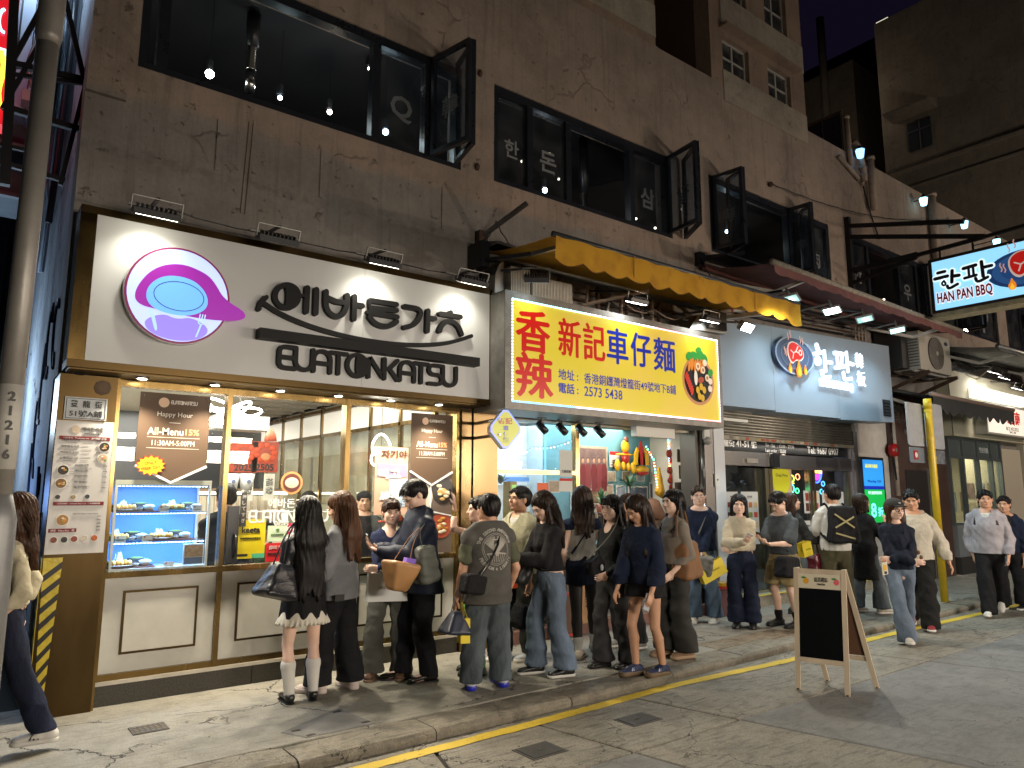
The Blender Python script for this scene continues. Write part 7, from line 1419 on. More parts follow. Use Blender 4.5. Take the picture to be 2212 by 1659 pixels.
# floodlights of the barbecue shop
for i,(u,v,lab)in enumerate(((1706,645,"teal lit flat floodlight nearest the yellow awning"),(1797,670,"brightest flat white floodlight second under the maroon awning"),(1868,688,"flat floodlight third under the maroon awning"),(1938,712,"flat floodlight right beside outdoor air conditioner"))):
 c=P(u,v,y=5.6);flood(c,(.05,-.12,-.98),.42,.26,lab,E((.45,.85,.80),(.9,14,.9,3)[i],False),(150,260,150,120)[i],(.72,.95,1),140,(c.x-.1,6.5,c.z+.05),False,"floodlights under the maroon awning",M((.30,.29,.27),.5),.10,.03);fl_=[o for o in bpy.data.objects if o.name.startswith('floodlight')][-1];MB().obox(c+Vector((.05,-.12,-.98)).normalized()*.02,(.075,0,0),(0,.045,0),(0,0,.004)).build('led_chip',E((.75,1,.97),14,False),fl_)
c=P(1612,706,y=5.55);flood(c,(.1,-.75,-.62),.30,.13,"white glowing floodlight on arm at the yellow awning's end",E((1,.97,.88),30,False),420,(1,.93,.78),150,(c.x-.5,6.2,c.z+.15),True,None,M((.08,.08,.08),.4),.08)
t=thing("support_frame","black steel arms carrying the flat floodlights under awning","frame",(9,6,4.4));
for(a,b)in((P(1575,648,y=6.3),P(1690,628,y=5.6)),(P(1690,660,y=6.3),P(1860,672,y=5.6)),(P(1780,690,y=6.4),P(1960,705,y=5.6)),(P(1600,640,y=6.3),P(1940,716,y=6.1))):MB().bar(a,b,.035).build("arm",BLK,t)
t=thing("drain_pipe","white horizontal pipe with red band above the blue grey sign","pipe",(8.5,6.1,4.05));MB().tube([P(1555,672,y=6.1),P(1660,664,y=6.1)],.03,10).build("pipe",M((.5,.48,.44),.5),t,True);c=P(1578,670,y=6.1);MB().tube([c-Vector((.03,0,0)),c+Vector((.03,0,0))],.034,10).build("red_band",M('#8a2018'),t)
wc=thing("old_pipework","brown peeling wall strip and conduits above the blue grey sign","pipes",(11,6.5,4.5));rr=random.Random(21)
for i in range(7):z=4.40+i*.07;MB().tube([(9.2+rr.uniform(0,1),6.55,z),(11,6.54,z+.04),(13.4,6.55,z+.14)],rr.choice((.012,.02)),6).build("conduit",rr.choice((OLDP,RUST,BLK)),wc,True)
for i in range(4):x=13.0+i*.12;MB().tube([(x,6.53,4.9),(x,6.53,4.45),(x+.3,6.53,4.3)],.015,6).build("conduit",OLDP,wc,True)
# maroon awning
def awning(name,lab,x0,x1,yb,yf,zb,zf,mat,vd,scal,bar,barm=GALV,topcol=None,dz=0.):
 a=thing(name,lab,"awning",((x0+x1)/2,yf,zf));N,K=50,6;vs=[]
 for j in range(K+1):
  for i in range(N+1):f,g=i/N,j/K;vs.append((lerp(x0,x1,f),lerp(yb,yf,g),lerp(zb,zf,g)+dz*f-.04*math.sin(math.pi*g)+.012*math.sin(f*37)*math.sin(math.pi*g)))
 link("canopy",vs,[(j*(N+1)+i,j*(N+1)+i+1,(j+1)*(N+1)+i+1,(j+1)*(N+1)+i)for j in range(K)for i in range(N)],mat,a,True)
 vs=[];N=160
 for i in range(N+1):
  f=i/N
  for k_ in range(4):g=k_/3;vs.append((lerp(x0,x1,f),yf-.02+.02*math.sin(f*40)*g,zf+dz*f-.01-(vd+scal*abs(math.sin(f*math.pi*(x1-x0)*3)))*g))
 link("valance",vs,[(i*4+k_,(i+1)*4+k_,(i+1)*4+k_+1,i*4+k_+1)for i in range(N)for k_ in range(3)],mat,a,True)
 MB().tube([(x0-.03,yf,zf+.01),(x1+.03,yf,zf+.01+dz)],bar,12).build("front_bar",barm,a,True);MB().tube([(x0,yb,zb),(x1,yb,zb+dz)],bar*1.2,10).build("roller",mat,a,True)
 for f in(.12,.85):x=lerp(x0,x1,f);m_=(x+.1,lerp(yb,yf,.55),min(zb,zf)-.14+dz*f);MB().bar((x-.3,yb,zb-.15+dz*f),m_,.06,.05).build("folding_arm",WHITEP,a);MB().bar(m_,(x+.2,yf+.02,zf-.03+dz*f),.05).build("folding_arm",WHITEP,a)
 return a
MAR=M((.16,.065,.06),.85,var=.35,vs=7,bump=.3,bs=40)
awning("awning","faded maroon fabric awning with mouldy front bar over barbecue sign",8.55,14.6,6.5,5.35,4.98,4.74,MAR,.12,.02,.045,M((.30,.27,.22),.7,var=.5,vs=20),dz=-.12)
t=thing("roof_sheet","dark flat sheet canopy lying above the maroon awning's start","sheet",(9.3,6.3,5.1));MB().hexa([(8.6,6.1,5.06),(10.6,6.1,5.06),(10.6,6.59,5.12),(8.6,6.59,5.12),(8.6,6.1,5.09),(10.6,6.1,5.09),(10.6,6.59,5.15),(8.6,6.59,5.15)]).build("sheet",BLK,t)
# ================================================================ hanging sign across the street
hs=thing("projecting_sign","light blue hanging box sign with red capital lettering and flaming meat","sign",(13,4.5,4.7));HX=13.0;DB=M((.04,.03,.025),.5,.5)
ya,yb=5.17,2.4;za,zb=4.69,5.60
B("sign_box",HX+.004,HX+.30,yb,ya,za-.02,zb+.02,DB,hs);B("backlit_face",HX-.006,HX+.003,yb+.03,ya-.05,za+.03,zb-.03,E('#8fd0f4',1.15),hs)
for q in((yb,ya,zb-.03,zb+.02),(yb,ya,za-.02,za+.03)):B("frame_rail",HX-.02,HX-.007,q[0],q[1],q[2],q[3],DB,hs)
B("frame_rail",HX-.02,HX-.007,ya-.05,ya,za+.03,zb-.03,DB,hs)
B("under_plate",HX-.02,HX+.32,yb,ya,za-.10,za-.021,M((.35,.30,.18),.6,var=.4,vs=8),hs)
HC=lambda x,y:((3400+x/1.951)/1.852,(850+y/1.951)/1.852)
def h3(x,y):q=P(*HC(x,y),x=HX);return Vector((HX-.008,q.y,q.z))
def hst(pts,wd,mat,nm="brush_stroke",off=0.):
 q=[h3(*p)-Vector((off,0,0))for p in pts]
 if len(q)>2:
  for _ in range(2):q=[q[0]]+[x for a,b in zip(q[:-1],q[1:])for x in(a.lerp(b,.25),a.lerp(b,.75))]+[q[-1]]
 stroke(MB(),q,wd,(-1,0,0),.002).build(nm,mat,hs)
HAN=[([(690,475),(745,462)],.055),([(668,522),(765,498)],.06),([(738,535),(720,555),(735,575),(755,560),(738,535)],.035),([(802,455),(800,545)],.055),([(800,500),(855,492)],.06),([(765,575),(775,600),(845,560)],.05),([(890,440),(985,412)],.06),([(930,440),(935,495)],.04),([(965,430),(970,485)],.04),([(900,515),(990,490)],.05),([(1030,385),(1045,500)],.055),([(1045,430),(1110,415)],.055),([(985,515),(1000,548),(1080,505)],.05)]
for pts,w_ in HAN:hst(pts,w_+.05,E('#e2f6ff',1.1),"white_outline",.009)
INKB=M((.015,.012,.012),.5);
for pts,w_ in HAN:hst(pts,w_,INKB,off=.012)
text("HAN PAN BBQ",E('#f4e8f0',1),hs,(h3(683,682)+h3(1116,592))/2,w=abs(h3(683,682).y-h3(1116,592).y)*1.03,h=.25,xd=(0,-1,0),ud=(0,.06,1),bold=.09,depth=.002,shear=.1);text("HAN PAN BBQ",M('#b01028',.5),hs,(h3(683,682)+h3(1116,592))/2-Vector((.003,0,0)),w=abs(h3(683,682).y-h3(1116,592).y),h=.21,xd=(0,-1,0),ud=(0,.06,1),bold=.03,depth=.002,shear=.1)
pc=h3(1365,430);prx=abs(h3(1365,430).y-h3(1062,430).y)/.98;
for k_,(s_,c_)in enumerate(((1.,'#1c3a66'),(.85,'#2c5488'),(.62,'#24477a'))):MB().prism([pc+Vector((-.003*k_,.98*prx*s_*math.cos(a),.30*s_*math.sin(a)))for a in np.linspace(0,2*math.pi,30,endpoint=False)],(-.002,0,0)).build("blue_pan",E(c_,.7),hs)
meat(pc+Vector((-.012,-.05,.08)),.24,(-1,0,0),(0,-1,0),hs,True)
fr=thing("beam_gantry","black steel beams and chains holding the hanging blue sign","frame",(13,6.5,6));
for a,b,w_ in(((13,6.55,6.65),(13,2.2,6.66),.07),((13,6.55,6.46),(13,2.2,6.40),.07)):pass
for(p0,p1,w_)in((HC(-60,107),HC(890,70),.07),(HC(-60,190),HC(1060,186),.07),(HC(0,460),HC(530,330),.09),(HC(500,340),HC(1050,190),.06),(HC(0,560),HC(520,350),.06)):MB().bar(P(*p0,x=13.05),P(*p1,x=13.05),w_).build("beam",IR,fr)
MB().bar((13.05,6.55,5.4),(13.05,6.55,6.85),.09).build("wall_post",IR,fr);MB().bar(P(*HC(1050,190),x=13.05),P(*HC(1400,90),x=13.05),.05).build("beam",IR,fr)
for x_ in(700,957):
 a,b=P(*HC(x_,235 if x_>800 else 270),x=13.05),P(*HC(x_+5,300 if x_>800 else 360),x=13.05)
 for i in range(6):c=a.lerp(b,(i+.5)/6);MB().tube([c+Vector((0 if i%2 else .015*math.cos(q),.015*math.cos(q)if i%2 else 0,.03*math.sin(q)))for q in np.linspace(0,6.28,9)],.006,4,False).build("chain_link",IR,fr)
 # ================================================================ beyond: entrance wall, rice noodle shop
t=thing("building_entrance","brown stone entrance wall with steel door, red alarm bell and characters","entrance",(15,6.5,0));BRW=M((.085,.05,.04),.4,var=.3,vs=3)
B("stone_wall",14.01,16.4,6.52,6.9,.0,3.55,BRW,t);B("steel_door",14.5,15.4,6.50,6.519,0,2.1,M((.06,.05,.045),.4,.5),t);B("door_frame",15.41,15.45,6.49,6.519,0,2.15,GALV,t);c=P(1938,972,y=6.4);MB().tube([(c.x,6.52,c.z),(c.x,6.42,c.z)],.12,22).build("alarm_bell",M('#a01418',.35),t,True);MB().tube([(c.x,6.419,c.z),(c.x,6.41,c.z)],.04,14).build("bell_hub",GALV,t)
q=P(1942,893,y=6.5);text("龍",M((.45,.42,.38),.3,.8),t,(q.x,6.518,q.z),w=.42,h=.36,bold=.03,name="character",depth=.02);q=P(1990,890,y=6.5);text("大",M((.45,.38,.2),.3,.8),t,(q.x+.2,6.518,q.z),w=.38,h=.34,bold=.03,name="character",depth=.02);q=P(1962,933,y=6.5);text("41-51",M((.45,.42,.38),.3,.8),t,(q.x,6.518,q.z),w=.35,h=.10,bold=.02,depth=.01)
MB().tube([(14.1,6.5,3.0),(14.1,6.5,1.6)],.05,8).build("conduit",OLDP,t,True);MB().tube([(14.02,6.48,3.1),(14.0,6.48,2.4),(14.05,6.48,1.9)],.015,6).build("conduit",BLK,t,True)
rs=thing("noodle_storefront","rice noodle shop front with green grey steel windows and cream fascia","storefront",(18,6.5,0));CRM=M((.55,.53,.40),.6)
B("fascia",16.41,21.2,6.35,6.9,2.85,4.25,CRM,rs);B("side_panel",16.4,16.42,6.34,6.349,2.85,4.2,M((.16,.16,.155),.6),rs);STL=M((.16,.19,.20),.4,.6)
B("lower_wall",16.6,19.3,6.50,6.6,.35,1.0,M((.22,.25,.27),.5,.3),rs);B("plinth",16.6,21,6.48,6.6,0,.35,M((.03,.03,.03),.5),rs)
for x in(16.5,17.2,18.0,18.75,19.3):B("steel_post",x,x+.07,6.50,6.6,1.0,2.85,STL,rs)
for z in(2.40,1.0,2.80):B("steel_rail",16.57,19.3,6.51,6.59,z,z+.05,STL,rs)
for x0,x1 in((16.57,17.2),(17.27,18.0),(18.07,18.75),(18.82,19.3)):B("window_pane",x0,x1,6.55,6.556,1.05,2.40,glass((.8,.85,.8),0,.05),rs);B("sign_pane",x0,x1,6.54,6.556,2.45,2.80,M((.09,.11,.11),.3),rs)
text("歡迎光臨",M((.5,.55,.55),.5),rs,(18.45,6.539,2.62),w=.5,bold=.02,depth=.003);B("cream_door",19.45,20.6,6.52,6.58,.3,2.7,M((.55,.5,.4),.5),rs);B("door_post",20.65,20.8,6.45,6.6,0,2.85,M((.45,.42,.34),.5),rs);B("back_wall",16.5,21,8.6,8.7,0,2.85,M((.40,.36,.26),.6),rs);B("floor",16.5,21,6.6,8.6,.02,.05,M((.2,.18,.15),.6),rs);B("side_wall",20.9,20.99,6.91,8.59,0,2.84,M((.5,.45,.33),.6),rs);B("partition",19.32,19.36,6.61,7.4,.05,2.6,M((.45,.40,.3),.6),rs)
for i in range(6):B("notice",19.30,19.318,6.68+(i%3)*.22,6.84+(i%3)*.22,1.1+(i//3)*.45,1.45+(i//3)*.45,PH[i%5],rs)
for i in range(5):B("wall_picture",20.87,20.899,6.95+i*.3,7.15+i*.3,1.2,1.7,PH[i%5],rs)
lamp('AREA',(18.3,7.6,2.7),150,(1,.88,.66),2.4,(18.3,7.6,0),sy=1.2)
sgn=thing("shop_sign","white light box with red characters for rice noodle shop","sign",(18.9,6.2,3));B("box",17.55,20.35,6.10,6.34,2.93,3.62,M((.4,.4,.36),.5),sgn);B("backlit_face",17.60,20.30,6.09,6.099,2.97,3.58,E('#fff0dc',.85),sgn)
text("金巴南",E('#d01818',.5,False),sgn,(18.95,6.088,3.36),w=1.05,h=.32,bold=.03,name="characters",depth=.004);text("RICE NOODLE",M((.1,.1,.1),.5),sgn,(18.95,6.088,3.10),w=.75,h=.09);text("SINCE 2018",M((.1,.1,.1),.5),sgn,(18.95,6.088,3.02),w=.4,h=.05)
t=thing("awning_light_box","long glowing strip sign above the rice noodle light box","light",(18.9,6.3,3.75));B("strip",17.4,20.4,6.20,6.34,3.72,3.95,E((1,.97,.85),1.2),t)
# far end shops
fe=thing("red_shop","red and lit shop front at the far right end of the row","shop",(23,6.5,0));B("red_panel",21.25,21.45,6.2,6.9,0,4.3,M('#b8301a',.5),fe);B("dark_front",21.46,30,6.5,6.9,0,2.6,M((.04,.05,.06),.4),fe);B("lit_menu",21.9,23.6,6.46,6.499,1.5,2.2,E('#4aa0e0',1.2),fe);B("lit_menu",24,26,6.46,6.499,1.4,2.3,E('#ffd8a0',1.2),fe);B("fascia",21.46,30,6.3,6.9,2.61,3.6,E('#f0d8b0',.5),fe)
for i in range(6):B("menu_photo",22.0+i*.26,22.2+i*.26,6.455,6.4595,1.65,2.0,M(FC[i%6],.5),fe)
DAW=M((.035,.037,.04),.8,var=.3,vs=6)
awning("awning","black scalloped awning drooping in front of the rice noodle sign",13.6,17.4,6.5,5.55,3.62,3.38,DAW,.22,.10,.04,M((.22,.15,.12),.6),dz=-.02)
awning("awning","grey ribbed awning above the rice noodle shop's strip light",15.6,21.5,6.5,5.1,4.72,4.42,M((.16,.16,.15),.8,var=.3,vs=6),.05,.01,.05,dz=.06)
t=thing("red_awning","folded dark red awning at the far right","awning",(21,5.9,4.3));MB().tube([(19.8,5.7,4.28),(24,5.6,4.35)],.10,10).build("rolled_canvas",M('#7a1a1c',.8),t,True)
for i,(u,v)in enumerate(((2150,803),(2172,815),(2200,838))):
 c=P(u-2,v,y=5.9);flood(c,(0,.4,-.9),.40,.14,"small white floodlight on long arm, %s of the far three"%("first","second","third")[i],E((1,.95,.9),26,False),40,(1,.93,.8),140,(c.x-.3,6.5,c.z+.2),False,"floodlights over the rice noodle shop",BLK,.08,.05)
MB().tube([P(2085,808,y=6.2),P(2110,820,y=6.1),P(2140,795,y=5.9)],.012,6).build("hose",M((.5,.45,.35),.6),fr)
t=thing("wall_brackets","black diagonal steel stays on the wall right of the air conditioner","brackets",(16,6.4,4.3))
for(a,b)in(((2015,735),(2060,780)),((2055,765),(2110,800)),((1985,815),(2075,795)),((1990,820),(2140,790))):MB().bar(P(*a,y=6.5),P(*b,y=6.3),.05).build("stay",IR,t)
# outdoor AC unit
ac=thing("air_conditioner","cream outdoor air conditioner with round fan grille on bracket","air conditioner",(14.6,6.1,3.95));ax0,ax1,ay0,ay1,az0,az1=14.0,15.35,5.85,6.35,3.93,4.66
B("case",ax0+.01,ax1,ay0+.01,ay1,az0,az1,M((.50,.47,.40),.5,var=.1),ac);fcx=(ax0+ax1)/2+.0;fcz=(az0+az1)/2
MB().tube([(fcx,ay0+.009,fcz),(fcx,ay0-.012,fcz)],.31,36).build("fan_recess",M((.12,.11,.10),.5),ac)
for r_ in(.07,.11,.15,.19,.23,.27,.31):MB().tube([(fcx+r_*math.cos(a),ay0-.018,fcz+r_*math.sin(a))for a in np.linspace(0,6.283,25)],.006,4,False).build("grille_ring",M((.30,.28,.24),.5),ac)
MB().tube([(fcx,ay0-.012,fcz),(fcx,ay0-.03,fcz)],.045,16).build("fan_hub",M((.4,.38,.33),.5),ac);MB().ball((ax1-.18,ay0,az1-.12),(.07,.01,.04),12,6).build("badge",M((.04,.05,.10),.4),ac)
for i in range(11):B("side_slat",ax0-.004,ax0+.009,ay0+.03,ay1-.03,az0+.06+i*.055,az0+.085+i*.055,M((.14,.14,.14),.5),ac)
for y_ in(ay0+.1,ay1-.1):MB().bar((ax0-.1,y_,az0-.03),(ax1+.15,y_,az0-.03),.04).build("bracket_rail",GALV,ac)
for x_ in(ax0+.1,ax1-.05):MB().bar((x_,6.58,az0-.35),(x_,ay0-.1,az0-.05),.06).build("bracket_strut",RUST,ac);MB().bar((x_,6.58,az0-.045),(x_,ay0-.1,az0-.045),.04).build("bracket_arm",RUST,ac)
B("dark_housing",13.72,13.98,6.05,6.55,3.95,4.72,M((.03,.03,.03),.5),ac)
# traffic sign pole
tp=thing("traffic_sign_post","yellow traffic sign post seen from behind with two grey plates","sign post",(12.24,5.07,0));YP=M((.60,.42,.02),.4,var=.15,vs=10);tx,ty=12.24,5.07
MB().tube([(tx,ty,.0),(tx,ty,3.1),(tx,ty,3.14)],[.055,.055,.03],18).build("post",YP,tp,True);MB().tube([(tx,ty,2.98),(tx,ty,3.14)],.062,18).build("cap",YP,tp,True)
def rplate(x0,x1,y,z0,z1,r_,mat,nm):
 pts=[]
 for(cx,cz,a0)in((x1-r_,z0+r_,270),(x1-r_,z1-r_,0),(x0+r_,z1-r_,90),(x0+r_,z0+r_,180)):
  for i in range(5):a=R(a0+i*22.5);pts.append((cx+r_*math.cos(a),y,cz+r_*math.sin(a)))
 return MB().prism(pts,(0,.012,0)).build(nm,mat,tp)
GP1=M((.34,.36,.39),.5,.2,var=.15,vs=9);rplate(11.66,12.22,ty+.08,2.38,3.06,.05,GP1,"sign_plate");rplate(12.30,12.95,ty+.08,2.36,3.10,.05,GP1,"sign_plate");rplate(11.70,12.22,ty+.09,2.12,2.36,.02,M((.15,.18,.22),.5,.2),"lower_plate");rplate(12.34,12.94,ty+.09,2.12,2.34,.02,M((.15,.17,.2),.5,.2,var=.6,vs=16),"lower_plate")
B("red_label",11.82,11.96,ty+.083,ty+.0895,2.17,2.31,M('#9a1c24',.5),tp);MB().tube([(11.89,ty+.0825,2.24),(11.89,ty+.080,2.24)],.045,14).build("label_ring",M((.6,.6,.6),.5),tp)
for z in(2.2,2.5,2.95):MB().tube([(tx,ty,z-.02),(tx,ty,z+.02)],.062,16).build("clamp",YP,tp)
# red shrine box and dark bollard by the step
t=thing("roadside_shrine","small red altar box with gold tray on a maroon block by the step","shrine",(8.9,6.3,0));a,b=P(1545,1288,y=6.35),P(1570,1315,y=6.35)
B("block",a.x,b.x,6.25,6.5,0,.36,M((.09,.03,.03),.6),t);B("altar_back",a.x,a.x+.12,6.38,6.5,.361,.75,M('#a01414',.4),t);B("gold_tray",a.x+.02,b.x+.02,6.24,6.4,.40,.44,M('#c8a020',.3,.6),t);B("red_tray",a.x+.02,b.x-.02,6.26,6.4,.361,.399,M('#a01414',.4),t)
# ================================================================ sandwich board on the road
sb=thing("sandwich_board","whitewashed wooden A-shaped sandwich board with black chalk panel","sandwich board",(6.5,3.7,-.08));WD=M((.56,.46,.34),.6,var=.18,vs=8,stretch=(1,1,.15),bump=.2,bs=60)
g0=-.08;A_,B_=P(1719,1488,z=g0),P(1837,1505,z=g0);C_,D_=P(1900,1487,z=g0),P(1782,1470,z=g0)
H_=1.035;fx=(B_-A_);fx.z=0;fx.normalize();nf=Vector((-fx.y,fx.x,0));
if nf.dot(C_-B_)<0:nf=-nf
At,Bt=A_+nf*.17+Vector((0,0,H_)),B_+nf*.17+Vector((0,0,H_));Ct,Dt=Bt+nf*.03,At+nf*.03
lw,ld=.042,.02
def leg(a,b,nm="leg"):MB().bar(a,b,lw,ld,up=nf).build(nm,WD,sb)
leg(A_+fx*lw/2,At+fx*lw/2);leg(B_-fx*lw/2,Bt-fx*lw/2);Dd=D_;leg(C_-fx*lw/2,Ct-fx*lw/2);leg(D_+fx*lw/2,Dt+fx*lw/2)
upf=(At-A_).normalized();L_=(At-A_).length;n_out=fx.cross(upf);n_out=n_out if n_out.dot(nf)<0 else-n_out
def fp_(s,h):return A_+fx*s+upf*h
Wd_=(B_-A_).length
for h0 in(.235,L_-.045):MB().bar(fp_(lw,h0+.02),fp_(Wd_-lw,h0+.02),.042,.018,up=n_out).build("rail",WD,sb)
MB().hexa([fp_(lw,.275)-n_out*.004,fp_(Wd_-lw,.275)-n_out*.004,fp_(Wd_-lw,.275)+n_out*.003,fp_(lw,.275)+n_out*.003,fp_(lw,.87)-n_out*.004,fp_(Wd_-lw,.87)-n_out*.004,fp_(Wd_-lw,.87)+n_out*.003,fp_(lw,.87)+n_out*.003]).build("chalk_panel",M((.006,.007,.008),.16),sb)
hd_=MB().hexa([fp_(lw,.872)-n_out*.004,fp_(Wd_-lw,.872)-n_out*.004,fp_(Wd_-lw,.872)+n_out*.005,fp_(lw,.872)+n_out*.005,fp_(lw,L_-.047)-n_out*.004,fp_(Wd_-lw,L_-.047)-n_out*.004,fp_(Wd_-lw,L_-.047)+n_out*.005,fp_(lw,L_-.047)+n_out*.005]).build("header_card",M((.66,.6,.46),.5),sb)
hc_=(.872+L_-.047)/2;text("紅茶花伝",BK,hd_,fp_(Wd_*.53,hc_+.015)+n_out*.006,w=.115,h=.042,xd=fx,ud=upf,bold=.02);text("CRAFTEA",BK,hd_,fp_(Wd_*.53,hc_-.025)+n_out*.006,w=.07,h=.016,xd=fx,ud=upf,bold=.02)
for s_,col,lc_ in((.24,'#d8a020','#2f7a34'),(.82,'#d8646a','#3a8a48')):
 c=fp_(Wd_*s_,hc_)+n_out*.0055;MB().prism([c+fx*.024*math.cos(a)+upf*.027*math.sin(a)for a in np.linspace(0,6.28,16,endpoint=False)],n_out*.001).build("fruit_picture",M(col,.5),hd_);MB().prism([c+fx*(-.02+.022*math.cos(a))+upf*(.028+.009*math.sin(a))for a in np.linspace(0,6.28,10,endpoint=False)],n_out*.0018).build("leaf_picture",M(lc_,.5),hd_)
upb=(Ct-C_).normalized();nb2=fx.cross(upb);nb2=nb2 if nb2.dot(nf)>0 else-nb2
def bp_(s,h):return D_+fx*s+(Dt-D_).normalized()*h
wb=(C_-D_).length
MB().bar(bp_(lw,.26),bp_(wb-lw,.26),.042,.018,up=nb2).build("rail",WD,sb);MB().hexa([bp_(lw,.285),bp_(wb-lw,.285),bp_(wb-lw,.285)+nb2*.006,bp_(lw,.285)+nb2*.006,bp_(lw,L_-.05),bp_(wb-lw,L_-.05),bp_(wb-lw,L_-.05)+nb2*.006,bp_(lw,L_-.05)+nb2*.006]).build("back_panel",M((.11,.05,.025),.7),sb)
for p_ in(A_+fx*lw/2,B_-fx*lw/2,C_-fx*lw/2,D_+fx*lw/2):MB().tube([p_+Vector((0,0,0)),p_+Vector((0,0,.012))],.014,8).build("foot_pad",BLK,sb)
# ================================================================ lamps of the street, with unseen fill lamps added
# shop lamps across the road: they light the facade and throw the sashes' shadows up to the left
lamp('SPOT',(12.9,-1.4,2.3),720,(1,.77,.59),.10,(7.5,6.6,5.2),100,.5)
lamp('AREA',(3.5,-2.6,2.55),560,(1,.88,.72),3.0,(3.5,2.6,0),sy=.6)  # unseen fill lamp, added to brighten ground and people
lamp('AREA',(11.0,-2.6,2.55),540,(1,.90,.78),3.0,(10.5,2.8,0),sy=.6)  # the same added fill, further along the street
lamp('POINT',(25,13.2,16),70,(1,.8,.6),.5)  # unseen, added to lift the far building out of black
lamp('AREA',(20,-2.5,5),420,(1,.84,.68),3.0,(26,9,9),sy=1)  # unseen, added to brighten the end building
lamp('POINT',(-.2,9.5,2.6),110,(.62,.80,1),.3);lamp('POINT',(.1,8.0,1.6),12,(.22,.42,1),.2);lamp('POINT',(.15,7.2,6.6),40,(.55,.75,1),.2)
ca=thing("cutoff_canopy","dark flat unseen shop canopy across the road, extended to block lamp light","canopy",(13,-1.2,2.7));B("cutoff_sheet",11.2,18,-1.85,-.95,2.578,2.62,BLK,ca);B("cutoff_sheet",-2,18,-3.6,-1.88,2.62,2.66,BLK,ca);B("cutoff_fascia",-2,18,-1.88,-1.86,2.50,2.66,BLK,ca)  # unseen, added over the lamps to cut their light off signs and upper wall
# ================================================================ the people
BKC,NAVY,GREYC=cloth((.012,.012,.014)),cloth((.010,.016,.038)),cloth((.13,.13,.135))
WSH,BSH,BRSH=M((.6,.58,.54),.6),M((.012,.012,.012),.35),M((.10,.05,.03),.6);RUB=M((.62,.6,.56),.6);LEA=M((.012,.013,.018),.3,bump=.3,bs=90)
JEAN,DJEAN,GJEAN=denim((.15,.20,.28)),denim((.014,.020,.045)),denim((.09,.11,.125));YB=M('#d9c22a',.6,var=.08,vs=5)
def bag(lab,c,hf,mat,rd=.03,ang=0,tilt=0,taper=0.,straps=(),smat=None,cat="bag",fold=.008,sw=.007,ff=16):
 c=Vector(c);t=thing("bag",lab,cat,c);L_=max(hf)+rd+.1;F=Field(V3(c)-L_,V3(c)+L_,.0085)
 rt=rotz(R(ang))@roty(R(tilt));F.rbox(V3(c),hf,rd,rt,taper=taper).folds(fold,ff,int(c.x*100)%50,.8);p,q=F.mesh();link("pouch",p,q,mat,t,True)
 for s_ in straps:
  mb=MB();q=[Vector(x)for x in s_]
  for _ in range(2):q=[q[0]]+[x for a,b in zip(q[:-1],q[1:])for x in(a.lerp(b,.25),a.lerp(b,.75))]+[q[-1]]if len(q)>2 else q
  mb.tube(q,sw,6,flat=.5).build("strap",smat or mat,t,True)
 return t
def paperbag(lab,c,w_,h_,d_,mat,ang=0,tilt=0,handle=None,txt=None,tmat=BK,cat="bag",open_=.0):
 c=Vector(c);t=thing("bag",lab,cat,c);rt=Matrix.Rotation(R(ang),3,'Z')@Matrix.Rotation(R(tilt),3,'Y');q=lambda x,y,z:c+rt@Vector((x,y,z));a,b,g=w_/2,d_/2,h_/2;e=open_
 vs=[q(-a,-b,-g),q(a,-b,-g),q(a,b,-g),q(-a,b,-g),q(-a-e,-b*.6,g),q(a+e,-b*.6,g),q(a+e,b*.6,g),q(-a-e,b*.6,g),q(-a,0,g*.2),q(a,0,g*.2)]
 vs[8]=q(-a+.02,0,0);vs[9]=q(a-.02,0,0)
 link("paper_bag",vs,[(0,3,2,1),(0,1,5,4),(2,3,7,6),(1,9,5),(1,2,9),(2,6,9),(5,9,6),(0,4,8),(0,8,3),(3,8,7),(4,7,8)],mat,t)
 if txt:
  xd,ud=rt@Vector((1,0,0)),rt@Vector((0,0,1));text(txt,tmat,t,q(0,-b*.86-.004,0),w=w_*.5,xd=xd,ud=ud+rt@Vector((0,.2*d_/h_,0)),bold=.02)
 for s_ in(-1,1):MB().tube([q(-a*.4,s_*b*.6,g),Vector(handle)if handle else q(0,s_*b*.6,g+.12),q(a*.4,s_*b*.6,g)],.003,5).build("handle",tmat if handle else mat,t)
 return t
SH2=lambda m_,s_=RUB,st_=.028,fat=1.,hi=.02,stripe=None:(m_,s_,st_,fat,hi,stripe)
# 1 walker at the left edge
person("person in cream top and wide dark jeans walking off beside the lamp post",(.33,5.85),182,1.62,feet=((.10,.24,0),(-.12,-.30,10)),hair=('long',.34,.11,0,False),hairmat_=BROWNH,top=dict(m=cloth((.45,.40,.28)),hem=.56,loose=.03),bottom=dict(kind='trousers',m=denim((.012,.016,.035)),w=.06,knee=.06,hem=.075),shoes=SH2(WSH,RUB,.03,1,.02,BSH),hands=((.2,-.1,-.45),(-.2,.1,-.45)),seed=31)
